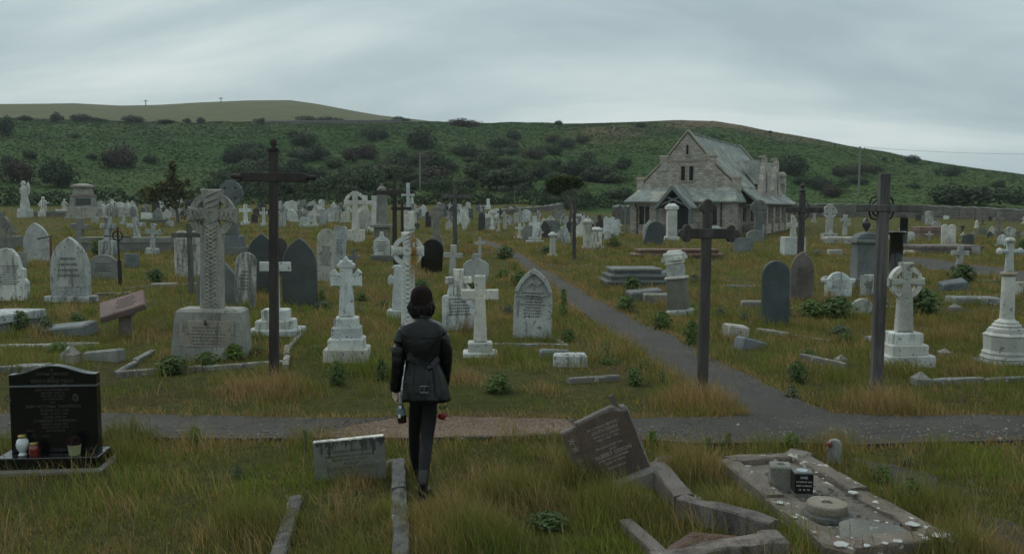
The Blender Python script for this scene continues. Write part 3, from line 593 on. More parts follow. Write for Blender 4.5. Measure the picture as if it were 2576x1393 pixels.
limb_tree('bare_shrub', 'leafless brown shrub growing right beside the left Celtic cross head', 500, 600,
  ([(0,-4),(-4,20),(-8,44)], [2.4,2,1.4]),
  [([(-8,40),(-6,66),(2,96),(4,110)],1.6),([(-6,30),(-24,50),(-40,60)],1.2),([(-4,24),(14,44),(20,60)],1.1),([(-8,44),(-18,70),(-22,86)],1),([(-3,14),(-30,26),(-52,44)],1)],
  [(-26,66,0,24,20,1),(-2,40,0,20,20,.6)], .10, (.06,.05,.028), (.04,.045,.02), 220)
# ---------------------------------------------------------------- chapel
def chapel():
    cr, s = G(1842, 598); a = math.radians(-27); R = Matrix.Rotation(a, 4, 'Z'); o = cr-(R @ Vector((5.0*.87,-2.0,0))); o.z = 0
    t = thing('chapel', 'small stone chapel with steep slate roofs, gabled timber porch and stepped gable front', 'chapel', o, (0,0,a)); L = 20.0; t.scale = (.87,1,.985)
    sh = [(-5.05,3.95),(-5.05,4.65),(-4.35,4.72),(-2.75,6.15),(-2.75,6.95),(-2.15,7.0),(0,8.95),(2.15,7.0),(2.75,6.95),(2.75,6.15),(4.35,4.72),(5.05,4.65),(5.05,3.95)]
    gab = [(-4.7,-.6),(4.7,-.6),(4.7,4.3),(2.25,6.45),(0,8.75),(-2.25,6.45),(-4.7,4.3)]
    w = MB()
    # front gable wall with real window openings left by stacking courses round them
    def strip_(z0, z1, gaps=()):
        def hw(z): return 4.7 if z <= 4.3 else (4.7-(z-4.3)*1.14 if z <= 6.45 else 2.25*(8.75-z)/2.3)
        xs = [-1]+[g for gg in gaps for g in gg]+[1]
        for i in range(0, len(xs), 2):
            l0, l1 = (-hw(z0), -hw(z1)) if xs[i] == -1 else (xs[i], xs[i]); r0, r1 = (hw(z0), hw(z1)) if xs[i+1] == 1 else (xs[i+1], xs[i+1])
            w.prism([(l0,z0),(r0,z0),(r1,z1),(l1,z1)], -.0, .6)
    strip_(-.6, 4.3); strip_(4.3, 4.75); strip_(4.75, 5.95, ((-.62,-.2),(.2,.62))); strip_(5.95, 6.45); strip_(6.45, 6.95); strip_(6.95, 7.75, ((-.1,.1),)); strip_(7.75, 8.745)
    for x, zb, zt, d in ((-4.72,4.3,5.0,.5),(4.72,4.3,5.0,.5),(-2.32,6.1,6.85,.5),(2.32,6.1,6.85,.5)): w.box(x-.38,x+.38,-.06,.62,zb-.5,zt-.12,.03)
    w.prism([(-4.7,-.6),(4.7,-.6),(4.7,4.3),(2.25,6.45),(0,8.75),(-2.25,6.45),(-4.7,4.3)], L-.6, L)
    w.box(-4.69,-4.2,.6,L-.6,-.6,4.28); w.box(4.2,4.69,.6,L-.6,-.6,4.28)
    w.build('wall', 'ashlar', t)
    k = MB(); k2 = MB()
    for x, z in ((-4.72,4.88),(4.72,4.88),(-2.32,6.73),(2.32,6.73)):
        for y, k_ in ((-.1, k), (L-.45, k2)): k_.box(x-.5,x+.5,y,y+.75,z,z+.22,.05,None,.92,.9)
    for sx in (-1, 1):
        for y, k_ in ((-.05, k), (L-.5, k2)):
            for (x0,z0,x1,z1) in ((4.3,4.9,2.65,6.28),(1.95,6.95,0,9.0)):
                d = Vector((x1-x0, z1-z0)).normalized(); n = Vector((-d.y, d.x)) if False else Vector((d.y,-d.x)); n = -n
                P = [(sx*x0,z0-.12),(sx*x1,z1-.12),(sx*x1+sx*0,z1+.12),(sx*x0,z0+.12)]
                if sx > 0: P = P
                k_.prism(P if sx < 0 else P[::-1], y, y+.62, .03)
    k.box(-2.4,2.4,-.07,.0,6.40,6.52); k.box(-4.7,4.7,-.09,.0,4.02,4.16)
    k.build('coping', 'kneeler', t); k2.build('coping', 'kneeler', t)
    r = MB()
    for sx in (-1, 1):
        n = 10
        for z0, x0, z1, x1 in ((8.72,0,6.45,2.2),(6.45,2.2,4.1,4.95)):
            vs = [(sx*x0,.58,z0),(sx*x1,.58,z1),(sx*x1,L-.55,z1),(sx*x0,L-.55,z0)]; vs += [(x,y,z+.14) for x,y,z in vs]
            r.add(vs, [[3,2,1,0],[4,5,6,7],[0,1,5,4],[1,2,6,5],[2,3,7,6],[3,0,4,7]])
    r.box(-.14,.14,.6,L-.5,8.78,8.93); r.build('nave_roof', 'roofslate', t)
    for x0, x1, z0, z1 in ((-.62,-.2,4.75,5.95),(.2,.62,4.75,5.95),(-.1,.1,6.95,7.75)):
        f = MB(); g = .07
        f.box(x0-.12,x0,-.035,.2,z0-.02,z1+.02); f.box(x1,x1+.12,-.036,.2,z0-.02,z1+.02); f.box(x0-.12,x1+.12,-.04,.2,z1+.02,z1+.16); f.box(x0-.16,x1+.16,-.08,.2,z0-.14,z0-.02)
        f = f.build('window', 'kneeler', t); p = MB(); p.box(x0,x1,.3,.34,z0,z1); p.build('pane', 'dark_opening', f)
    # front lean-to
    f = MB(); X0, X1, Y0 = -5.0, 5.0, -2.0
    def wallrun(y, segs, h0=-.6, h1=2.95):
        for x0, x1, a0, a1 in segs: f.box(x0,x1,y,y+.45,a0,a1)
    wallrun(Y0, [(-5,-4.05,-.6,2.95),(-4.05,-3.0,-.6,1.0),(-4.05,-3.0,2.55,2.95),(-3.0,-1.0,-.6,2.95),(1.1,2.5,-.6,2.95),(2.5,3.55,-.6,1.0),(2.5,3.55,2.55,2.95),(3.55,5,-.6,2.95),(-1.0,1.1,2.55,2.95)])
    f.box(-5,-4.55,Y0+.45,0,-.6,2.95); f.box(4.55,5,Y0+.45,0,-.6,2.95)
    f.box(-5.06,-1.05,Y0-.06,Y0,-.6,.55); f.box(1.15,5.06,Y0-.06,Y0,-.6,.55)
    f.build('lean_to_wall', 'ashlar', t)
    for x0, x1 in ((-4.05,-3.0),(2.5,3.55)):
        q = MB(); q.box(x0-.16,x0,Y0-.02,Y0+.3,1.0,2.55); q.box(x1,x1+.16,Y0-.021,Y0+.3,1.0,2.55); q.box(x0-.22,x1+.22,Y0-.07,Y0+.3,.86,1.0); q.box(x0-.2,x1+.2,Y0-.03,Y0+.3,2.55,2.72)
        q.box((x0+x1)/2-.05,(x0+x1)/2+.05,Y0+.12,Y0+.22,1.0,2.55); q = q.build('window', 'kneeler', t); p = MB(); p.box(x0,x1,Y0+.24,Y0+.28,1.0,2.55); p.build('pane', 'dark_opening', q)
    r = MB(); e = .45; zt, zb = 4.05, 2.85
    vs = [(-5-e,Y0-e,zb),(5+e,Y0-e,zb),(3.95,-.02,zt),(-3.95,-.02,zt),(-5-e,1.2,zb),(-4.72,1.2,zt-.1),(5+e,1.2,zb),(4.72,1.2,zt-.1),(-4.72,-.02,zt-.05),(4.72,-.02,zt-.05)]
    top = [(x,y,z+.13) for x,y,z in vs]; fs = [[0,1,2,3],[4,0,3,8],[4,8,5],[1,6,9,2],[6,7,9]]
    r.add(vs+top, fs+[[i+10 for i in f_] for f_ in fs]+[[0,1,11,10],[1,6,16,11],[4,0,10,14],[3,2,12,13],[8,3,13,18],[2,9,19,12],[5,8,18,15],[9,7,17,19]]); r.build('lean_to_roof', 'roofslate', t)
    # porch
    p = MB(); px = .05; pw = 1.55; PY = -4.1; za, ze = 4.15, 2.55
    for sx in (-1, 1):
        vs = [(px,PY-.25,za),(px+sx*(pw+.25),PY-.25,ze-.2),(px+sx*(pw+.25),-1.6,ze-.2),(px,-.9,za)]; vs += [(x,y,z+.12) for x,y,z in vs]; p.add(vs, [[0,1,2,3],[4,5,6,7],[0,1,5,4],[1,2,6,5],[2,3,7,6],[3,0,4,7]])
    p.build('porch_roof', 'roofslate', t)
    p = MB()
    def beam(x0,z0,x1,z1,w_,y0,y1):
        d = Vector((x1-x0, z1-z0)).normalized(); n = Vector((-d.y,d.x))*w_/2; p.prism([(x0-n.x*-1*-1,z0-n.y),(x1-n.x,z1-n.y),(x1+n.x,z1+n.y),(x0+n.x,z0+n.y)], y0, y1)
    beam(px-pw-.2,ze-.25,px,za-.05,.26,PY-.32,PY-.14); beam(px,za-.05,px+pw+.2,ze-.25,.26,PY-.34,PY-.16)
    beam(px-pw+.1,ze-.0,px+.75,3.35,.15,PY-.05,PY+.08); beam(px-.75,3.35,px+pw-.1,ze-.0,.15,PY-.07,PY+.06)
    for sx in (-1, 1): p.box(px+sx*pw-.1,px+sx*pw+.1,PY,PY+.2,1.0,ze)
    p.build('porch_timber', 'timber', t)
    for sx in (-1, 1): MB().box(px+sx*pw-.22,px+sx*pw+.22,PY-.05,Y0+.0,-.6,1.02,.04).build('porch_wall', 'ashlar', t)
    d = MB(); d.prism([(px-1.0,-.5),(px+1.0,-.5),(px+1.0,1.9),(px+.75,2.35),(px,2.7),(px-.75,2.35),(px-1.0,1.9)], Y0-.03, Y0+.3); d.build('door', 'dark_opening', t)
    g = MB(); g.prism([(px-pw,ze),(px+pw,ze),(px,za-.1)], PY+1.4, PY+1.46); g.build('porch_gable', 'dark_opening', t)
    # right side aisle under a swept verandah roof
    r = MB(); zs = [(4.75,4.25),(5.4,3.55),(6.1,3.05),(6.9,2.72)]
    for (x0,z0),(x1,z1) in zip(zs[:-1], zs[1:]):
        vs = [(x0,1.3,z0),(x1,1.3,z1),(x1,L+.3,z1),(x0,L+.3,z0)]; vs += [(x,y,z+.12) for x,y,z in vs]; r.add(vs, [[3,2,1,0],[4,5,6,7],[0,1,5,4],[1,2,6,5],[2,3,7,6],[3,0,4,7]])
    r.build('aisle_roof', 'roofslate', t)
    for y in (1.6,4.8,8.0,11.2,14.4,17.6):
        MB().box(6.1,6.6,y,y+.55,-.6,2.75,.03).build('pier', 'ashlar', t)
    tb = MB()
    tb.box(6.2,6.5,1.5,L,2.62,2.78)
    for y in (1.6,4.8,8.0,11.2,14.4,17.6): tb.tube([(6.35,y+.2,2.0),(6.7,y+.2,2.7)], .07, 6)
    tb.tube([(4.8,1.35,2.6),(6.8,1.35,2.7)], .09, 6); tb.tube([(4.9,1.36,4.0),(6.8,1.36,2.75)], .1, 6); tb.build('verandah_timber', 'timber', t)
    MB().box(4.75,6.4,3.0,L,-.6,1.0).build('low_wall', 'ashlar', t)
    for y in (3.1,6.3,9.5,12.7): MB().box(4.70,4.76,y,y+.9,1.2,2.4).build('window', 'dark_opening', t)
    # dormer gables with tall stone pinnacles on the right slope
    for y in (8.6, 14.2):
        dm = MB(); dm.prism([(y-2.3,3.0),(y+2.3,3.0),(y+1.9,4.1),(y+.40,6.5),(y+.34,7.0),(y-.34,7.0),(y-.40,6.5),(y-1.9,4.1)], 0, .5, .03, Matrix.Translation((5.15,0,0)) @ Matrix.Rotation(math.pi/2,4,'Z') @ Matrix.Translation((0,-.5,0)))
        dm.box(4.9,5.45,y-.40,y+.40,6.99,7.2,.03); dm = dm.build('dormer', 'ashlar', t)
        r = MB(); v = [(5.1,y-1.15,4.5),(5.1,y,6.75),(2.6,y,6.6),(4.6,y-1.15,4.6)]; v2 = [(5.1,y+1.15,4.5),(5.1,y,6.75),(2.6,y,6.6),(4.6,y+1.15,4.6)]
        for q in (v, v2): r.add(q+[(a_,b_,c_+.12) for a_,b_,c_ in q], [[3,2,1,0],[4,5,6,7],[0,1,5,4],[1,2,6,5],[2,3,7,6],[3,0,4,7]])
        r.build('dormer_roof', 'roofslate', dm)
        MB().box(5.62,5.68,y-.18,y+.18,3.7,5.6).build('pane', 'dark_opening', dm)
    MB().box(4.5,5.3,L-.2,L+.5,3.0,5.6,.06).build('rear_chimney', 'ashlar', t)
    MB().lathe([(.5,0),(.55,.15),(.42,.42),(.15,.55)], 12, (4.9,L+.15,5.6)).build('rear_chimney_cap', 'kneeler', t, True)
    dp = MB(); dp.tube([(-4.35,Y0-.32,2.8),(-4.2,Y0-.12,2.35),(-4.2,Y0-.1,.0)], .06, 7); dp.build('downpipe', 'iron', t); MB().tube([(3.95,Y0-.1,2.8),(3.95,Y0-.1,0)], .06, 7).build('downpipe', 'iron', t)
    tb = MB(); tb.tube([(-5.35,Y0-.2,2.75),(-5.35,Y0-.2,0)], .09, 7); tb.tube([(-5.35,Y0-.2,2.1),(-5.9,Y0-.3,2.7)], .07, 6); tb.build('corner_post', 'timber', t)
chapel()
# ---------------------------------------------------------------- headstone shapes
def arc(cx, cz, r, a0, a1, n): return [(cx+r*math.cos(math.radians(a0+(a1-a0)*i/n)), cz+r*math.sin(math.radians(a0+(a1-a0)*i/n))) for i in range(n+1)]
def profile(kind, w, h):
    a = w/2
    if kind == 'round': return [(-a,0),(a,0)]+arc(0, h-a, a, 0, 180, 14)
    if kind == 'seg':
        r = w*.62; z = math.sqrt(r*r-a*a); an = math.degrees(math.asin(a/r)); return [(-a,0),(a,0)]+arc(0, h-r, r, 90-an, 90+an, 12)
    if kind == 'gothic':
        r = w*.95; hh = math.sqrt(r*r-(r-a)**2); an = math.degrees(math.asin(hh/r)); return [(-a,0),(a,0)]+arc(a-r, h-hh, r, 0, an, 8)+arc(r-a, h-hh, r, 180-an, 180, 8)[1:]
    if kind == 'gable': return [(-a,0),(a,0),(a,h-w*.62),(a*.92,h-w*.52),(0,h),(-a*.92,h-w*.52),(-a,h-w*.62)]
    if kind == 'flat': return [(-a,0),(a,0),(a,h),(-a,h)]
    if kind == 'shoulder':
        s = a*.3; r = a-s; return [(-a,0),(a,0),(a,h-r-s*.6),(a-s*.25,h-r-s*.25),(a-s,h-r-s*.1)]+arc(0, h-r, r, 0, 180, 12)+[(-a+s,h-r-s*.1),(-a+s*.25,h-r-s*.25),(-a,h-r-s*.6)]
    if kind == 'wide': s = a*.28; r = a*.9; z = h-a*.42; return [(-a*.8,0),(a*.8,0),(a*.8,h*.5),(a,h*.62),(a,z),(a-s,z)]+arc(0, z-.35*r+0, r*.8, 26, 154, 12)+[(-a+s,z),(-a,z),(-a,h*.62),(-a*.8,h*.5)]
    if kind == 'scroll': return [(-a,0),(a*.75,0),(a*.98,h*.14),(a,h*.34),(a*.8,h*.44),(a*.82,h*.6),(a*.62,h*.63),(a*.45,h*.84),(a*.1,h*.98),(-a*.3,h),(-a*.8,h*.96),(-a,h*.9)]
    if kind == 'shield': return [(-a*.62,0),(a*.62,0)]+[(a*.9,h*.16),(a,h*.38),(a*.97,h*.66),(a*.7,h*.76),(a*.3,h*.82),(a*.18,h),(-a*.18,h),(-a*.3,h*.82),(-a*.7,h*.76),(-a*.97,h*.66),(-a,h*.38),(-a*.9,h*.16)]
    if kind == 'ogee': return [(-a,0),(a,0),(a,h*.90)]+[(a*(1-2*i/16), h*(.90+.10*(.5+.5*math.cos(math.pi*min(1, abs(1-2*i/16)*1.05))))) for i in range(1, 16)]+[(-a,h*.90)]
    if kind == 'notch': return [(-a,0),(a,0),(a,h*.92),(a*.85,h*.96),(a*.78,h*.9),(a*.7,h*.97),(a*.62,h),(-a*.55,h),(-a*.62,h*.955),(-a,h*.955)]
    if kind == 'lancet': r = a*.62; return [(-a,0),(a,0)]+arc(a-r*.8, h-r, r*.8, 0, 150, 7)+arc(-a+r*.8, h-r, r*.8, 30, 180, 7)
    raise KeyError(kind)
def cross_poly(w, h, sw, az, at, taper=1.25, fleur=0):
    a = sw/2; b = w/2; P = [(-a*taper,0),(a*taper,0),(a,az-at/2)]
    arm = [(b,az-at/2),(b,az+at/2)] if not fleur else [(b-fleur*1.2,az-at/2),(b-fleur*1.0,az-at/2-fleur*.7),(b-fleur*.2,az-at/2-fleur*.1),(b,az),(b-fleur*.2,az+at/2+fleur*.1),(b-fleur*1.0,az+at/2+fleur*.7),(b-fleur*1.2,az+at/2)]
    top = [(a,h),(-a,h)] if not fleur else [(a,h-fleur*1.2),(a+fleur*.7,h-fleur),(a+fleur*.1,h-fleur*.2),(0,h),(-a-fleur*.1,h-fleur*.2),(-a-fleur*.7,h-fleur),(-a,h-fleur*1.2)]
    P += arm+[(a,az+at/2)]+top+[(-a,az+at/2)]+[(-x,z) for x, z in arm[::-1]]+[(-a,az-at/2)]
    return P
def inscription(parent, w, z0, z1, y, rows, mat='inscribed', seed=0):
    """rows of worn, unreadable cut lettering as thin raised dashes"""
    rg = random.Random(seed); mb = MB(); rh = (z1-z0)/rows; lh = rh*.42
    for i in range(rows):
        z = z1-(i+.5)*rh; L_ = w*rg.uniform(.55, 1); x = -L_/2
        while x < L_/2:
            l = min(rg.uniform(.03,.09)*w, L_/2-x); mb.box(x,x+l*.82,y-.0015,y+.004,z-lh/2,z+lh/2); x += l+w*.012
    return mb.build('inscription', mat, parent)
def text_mesh(lines, parent, y, mat, name='inscription', X=None):
    """lines of (text, size, x, z); lettering faces -y"""
    bm = bmesh.new()
    for s, size, x, z in lines:
        cu = bpy.data.curves.new('lettering', 'FONT'); cu.body = s; cu.size = size; cu.align_x = 'CENTER'; cu.align_y = 'CENTER'; cu.extrude = .0015; cu.resolution_u = 2
        o = bpy.data.objects.new('lettering', cu); COL.objects.link(o); bpy.context.view_layer.update()
        me = bpy.data.meshes.new_from_object(o.evaluated_get(bpy.context.evaluated_depsgraph_get())); me.transform(Matrix.Translation((x,y,z)) @ Matrix.Rotation(math.pi/2,4,'X')); bm.from_mesh(me)
        bpy.data.objects.remove(o); bpy.data.curves.remove(cu); bpy.data.meshes.remove(me)
    me = bpy.data.meshes.new(name); bm.to_mesh(me); bm.free()
    if X: me.transform(X)
    return link(name, me, mat, parent)
rng = random.Random(3)
def steps(t, n, w, d, z0, hs, mat, grow=1.38, single=None):
    """n square plinth steps; hs = their heights from the top one down; returns top z"""
    tot = sum(hs); z = z0+tot
    for i, h in enumerate(hs):
        k = grow**(i+1); mb = single or MB(); low = z-h-(.12 if i == n-1 else 0)
        mb.box(-w*k/2,w*k/2,-d*k/2-.0,d*k/2,low,z-.002,.02)
        if single is None: mb.rough(.006, 6, i).build('step', mat, t)
        z -= h
    return z0+tot
def place(x, y): return G(x, y)
CATS = {'round':'headstone','seg':'headstone','gothic':'headstone','gable':'headstone','flat':'headstone','shoulder':'headstone','wide':'headstone','scroll':'headstone','shield':'headstone','ogee':'headstone','notch':'headstone','lancet':'headstone'}
def stone(kind, x, yb, w, h, mat, label, rot=None, lean=0, tilt=0, base=0, insc=0, th=None, group=None, bmat=None, panel=False, sink=.12, rough=.008):
    p, s = place(x, yb); W_, H_ = w*s, h*s; rot = rng.uniform(-9, 9) if rot is None else rot
    t = thing('headstone', label, 'headstone', p, (math.radians(-tilt), math.radians(lean), math.radians(rot)), group)
    th = th or max(.08, min(.2, W_*.16)); z0 = 0
    if base:
        bh = H_*.09; MB().box(-W_*.62,W_*.62,-th*1.25,th*1.25,-sink,bh,.02).rough(rough, 5, x).build('plinth', bmat or mat, t); z0 = bh-.004
    poly = [(a, b+z0 if b > 1e-6 else (z0 if base else -sink)) for a, b in profile(kind, W_, H_-z0)]
    MB().prism(poly, -th/2, th/2, .018).rough(rough, 4, x).build('slab', mat, t)
    if panel:
        pp = [(a*.78, z0+.14*H_+(b)*.80) for a, b in profile(kind, W_, H_-z0)]; MB().prism(pp, -th/2-.012, -th/2+.02, .006).build('panel', mat, t)
    if insc: inscription(t, W_*.66, z0+(H_-z0)*.30, z0+(H_-z0)*.68, -th/2-(.013 if panel else .0045), insc, seed=x)
    return t
def cross(x, yb, w, h, mat, label, az=None, sw=None, at=None, rot=None, lean=0, tilt=0, base=(), fleur=0, th=None, group=None, name='grave_cross', bmat=None, grow=1.38, bw=None, taper=1.25):
    """az, sw, at, base heights in picture units; az is the arm centre's height above the base line"""
    p, s = place(x, yb); H_ = h*s; W_ = w*s; az = (az*s) if az else H_*.70; sw_ = (sw*s) if sw else W_*.26; at_ = (at*s) if at else sw_*.95; rot = rng.uniform(-9, 9) if rot is None else rot
    t = thing(name, label, 'cross', p, (math.radians(-tilt), math.radians(lean), math.radians(rot)), group); z0 = -.15; th = th or sw_*.72
    if base: z0 = steps(t, len(base), (bw*s if bw else sw_*1.7), (bw*s*.75 if bw else sw_*1.4), 0, [b*s for b in base], bmat or mat, grow)
    P = [(a, b+z0 if b < 1e-6 else b) for a, b in cross_poly(W_, H_, sw_, az, at_, taper, fleur*s)]
    MB().prism(P, -th/2, th/2, min(.02, th*.12)).rough(.005, 4, x).build('cross', mat, t); return t
def celtic(x, yb, w, h, mat, label, az, sw, at, ring, base=(), rot=None, lean=0, sb=1.25, rt=.30, group=None, bmat=None, grow=1.3, bw=None, bev=.02, rough=.006, relief=True, ths=.62, neck=.86):
    p, s = place(x, yb); rot = rng.uniform(-8, 8) if rot is None else rot
    t = thing('celtic_cross', label, 'celtic cross', p, (0, math.radians(lean), math.radians(rot)), group); z0 = -.15
    if base: z0 = steps(t, len(base), (bw*s if bw else sw*s*1.6), (bw*s*.8 if bw else sw*s*1.3), 0, [b*s for b in base], bmat or mat, grow)
    w, h, az, sw, at, ring = w*s, h*s, az*s, sw*s, at*s, ring*s; th = sw*ths; a = sw/2; b = w/2; q = sw*.12
    sh = [(-a*sb,z0),(a*sb,z0),(a*1.02,az-ring),(a*neck,az-at*.45*neck/.86),(b,az-at/2),(b,az+at/2),(a*neck,az+at*.45*neck/.86),(a,h),(-a,h),(-a*neck,az+at*.45*neck/.86),(-b,az+at/2),(-b,az-at/2),(-a*neck,az-at*.45*neck/.86),(-a*1.02,az-ring)]
    mb = MB(); mb.prism(sh, -th/2, th/2, bev); mb.rough(rough, 4, x); mb.build('cross', mat, t)
    r = MB(); r.ring((0,az), ring*(1-rt), ring, -th*.38, th*.38, 40); r.rough(rough, 4, x); r.build('ring', mat, t)
    if relief:
        m = MB(); m.ring((0,az), sw*.16, sw*.36, -th/2-.014, -th/2+.01, 20)
        zz = z0+sw*.4
        k = 0
        kt = .042 if neck < .65 else .06
        while zz < az-ring*.75:
            x0 = a*.62*(1 if k % 2 else -1); m.tube([(-x0,-th/2,zz),(x0*.2,-th/2-.012,zz+sw*.16),(x0,-th/2,zz+sw*.34)], sw*kt, 6); m.tube([(x0,-th/2+.004,zz),(-x0*.2,-th/2-.008,zz+sw*.16),(-x0,-th/2+.004,zz+sw*.34)], sw*kt, 6); zz += sw*(.36 if kt > .05 else .19); k += 1
        for sx in (-1, 1):
            for xx in np.linspace(a*.9, b*.92, 4)[:-1]:
                d = (b-a)/4; m.tube([(sx*xx,-th/2+.002,az-at*.3),(sx*(xx+d*.5),-th/2-.01,az),(sx*(xx+d),-th/2+.002,az+at*.3)], sw*.055, 6); m.tube([(sx*xx,-th/2+.004,az+at*.3),(sx*(xx+d*.5),-th/2-.006,az),(sx*(xx+d),-th/2+.004,az-at*.3)], sw*.055, 6)
        zz = az+at*.3
        while zz < h-sw*.3: m.tube([(-a*.6,-th/2+.002,zz),(0,-th/2-.01,zz+sw*.15),(a*.6,-th/2+.002,zz+sw*.3)], sw*.055, 6); zz += sw*.3
        m.build('knotwork', mat, t)
    return t
# ---------------------------------------------------------------- wooden crosses
def wooden(x, yb, yt, sw, arm, mat, label, end='flat', rot=0, lean=0, tilt=0, sd=None):
    """arm = (left, right, top, bottom) in picture units; sw = shaft width"""
    p, s = place(x, yb); t = thing('wooden_cross', label, 'wooden cross', p, (math.radians(-tilt), math.radians(lean), math.radians(rot))); H = (yb-yt)*s; w = sw*s; d = (sd or sw*.8)*s
    MB().box(-w*.55,w*.55,-d/2,d/2,-.3,H,.012,None,.86,.9).rough(.004,5,x).build('shaft', mat, t)
    x0, x1 = (arm[0]-x)*s, (arm[1]-x)*s; z1, z0 = (yb-arm[2])*s, (yb-arm[3])*s; d2 = d*1.12
    mb = MB(); mb.prism([(x0,z0),(x1,z0),(x1,z1),(x0,z1)], -d2/2-.004, d2/2+.004, .01); mb.rough(.004,5,x).build('arm', mat, t)
    zc = (z0+z1)/2; hz = (z1-z0)/2
    if end == 'ball':
        for sx, xe in ((-1,x0),(1,x1)):
            b = MB(); b.lathe([(hz*.95,-.02),(hz*1.0,.01),(hz*.55,.03),(hz*.45,.05),(hz*.6,.075),(hz*.62,.10),(hz*.45,.13),(.004,.14)], 12, (0,0,0), Matrix.Translation((xe,0,zc)) @ Matrix.Rotation(sx*math.pi/2,4,'Y')); b.build('finial', mat, t, True)
        MB().box(-w*.62,w*.62,-d*.62,d*.62,H-.002,H+.035,.006).build('cap', mat, t)
        MB().lathe([(w*.3,.03),(w*.26,.05),(w*.42,.085),(w*.45,.115),(w*.3,.15),(.004,.165)], 12, (0,0,H)).build('finial', mat, t, True)
        for sx in (-1, 1):
            for sz in (-1, 1):
                m = MB(); pts = [(sx*(w*.45+i*.011), 0, zc+sz*(hz+.21-i*.0135)) for i in range(10)]; c = (sx*(w*.45+.15), zc+sz*(hz+.075)); pts += [(c[0]+sx*.038*math.cos(2.4-k*.62)*(1-k*.06), 0, c[1]+sz*.038*math.sin(2.4-k*.62)*(1-k*.06)) for k in range(9)]
                m.tube(pts, .005, 5); m.build('scroll_bracket', 'iron', t)
    if end == 'trefoil':
        def tre(m, cx, cz, ax, az_, r):
            px_, pz = -az_, ax
            for q in ((cx+ax*r*.75, cz+az_*r*.75), (cx+px_*r*.72, cz+pz*r*.72), (cx-px_*r*.72, cz-pz*r*.72)): m.prism(arc(q[0], q[1], r*.62, 0, 342, 19), -d2*.46, d2*.46, .008)
            m.prism(arc(cx, cz, r*.75, 0, 340, 17), -d2*.44, d2*.44)
        r = hz*1.15
        for cx, cz, ax, az_ in ((x0-r*.5,zc,-1,0),(x1+r*.5,zc,1,0),(0,H+r*.25,0,1)):
            m = MB(); tre(m, cx, cz, ax, az_, r*1.12); m.build('trefoil_end', 'oldwood', t)
    if end == 'wheel':
        m = MB(); r = 27*s
        for k in range(4):
            a = math.pi/4+k*math.pi/2; m.ring((0,zc), r*.80, r*.92, d*.55, d*.75, 14, a-.62, a+.62)
            for j in (-1, 1): q = a+j*.5; m.tube([(r*.9*math.cos(q),d*.65,zc+r*.9*math.sin(q)),(r*1.15*math.cos(q+.1*j),d*.65,zc+r*1.15*math.sin(q+.1*j)),(r*1.3*math.cos(a),d*.65,zc+r*1.3*math.sin(a))], .012, 6)
        m.build('iron_wheel', 'iron', t)
    if end == 'spike':
        m = MB()
        for k in range(12): a = k*math.pi/6+.26; m.tube([(0,-.02,zc),(34*s*math.cos(a),-.02,zc+34*s*math.sin(a))], [.03,.008], 5)
        m.build('sunburst', 'iron', t)
    if end == 'knob':
        MB().lathe([(w*.3,0),(w*.6,.05),(w*.3,.12),(w*.5,.18),(.01,.26)], 10, (0,0,H)).build('finial', mat, t, True)
        m = MB()
        for sx in (-1, 1):
            for sz in (-1, 1): m.tube([(sx*w*.4,0,zc+sz*(hz+.20)),(sx*.14,0,zc+sz*(hz+.10)),(sx*.19,0,zc+sz*(hz+.01))], .014, 5)
        m.build('brace', mat, t)
    return t
wooden(690, 960, 384, 20, (612,771,437,460), 'brownwood', 'tallest dark wooden cross with ball finials, left of the walking person', 'ball', 0, 1.0)
wooden(1766, 998, 528, 23, (1724,1819,575,600), 'oldwood', 'dark wooden cross with trefoil arm ends in front of the chapel', 'trefoil', 0, .6)
wooden(2203, 993, 440, 25, (2135,2294,516,534), 'greywood', 'weathered square-ended wooden cross with an iron wheel, right of the chapel', 'wheel', -4, .4)
wooden(993, 640, 436, 10, (944,1042,480,491), 'brownwood', 'dark wooden cross in front of the grey obelisk', 'flat', 0, .5)
wooden(1013, 662, 500, 7, (986,1036,521,529), 'brownwood', 'short dark wooden cross standing close right of the obelisk cross', 'flat')
wooden(1145, 632, 468, 10, (1112,1186,490,500), 'greywood', 'faded wooden cross with a spiky sunburst behind its arms', 'spike')
wooden(2009, 752, 486, 14, (1966,2062,522,536), 'oldwood', 'dark wooden cross with a knob top between chapel and square-ended cross', 'knob', 0, .6)
wooden(482, 742, 562, 11, (440,515,585,597), 'greywood', 'thin grey wooden cross before the twin-arched white headstone', 'flat', 2, -.5)
wooden(-82, 1010, 340, 24, (-180,16,396,413), 'brownwood', 'wooden cross beyond the left edge with only its arm tip in view')
def thin_post(x, yb, yt, w, mat, label):
    p, s = place(x, yb); t = thing('wooden_post', label, 'post', p); MB().box(-w*s/2,w*s/2,-w*s/2,w*s/2,-.2,(yb-yt)*s,.01,None,.8,.8).build('shaft', mat, t)
    MB().box(-w*s*.4,w*s*.4,-w*s*4.5,w*s*4.5,(yb-yt)*s*.78,(yb-yt)*s*.78+w*s,.01).build('arm', mat, t)
thin_post(1444, 652, 505, 9, 'oldwood', 'narrow wooden cross seen edge-on under the wind-bent tree')
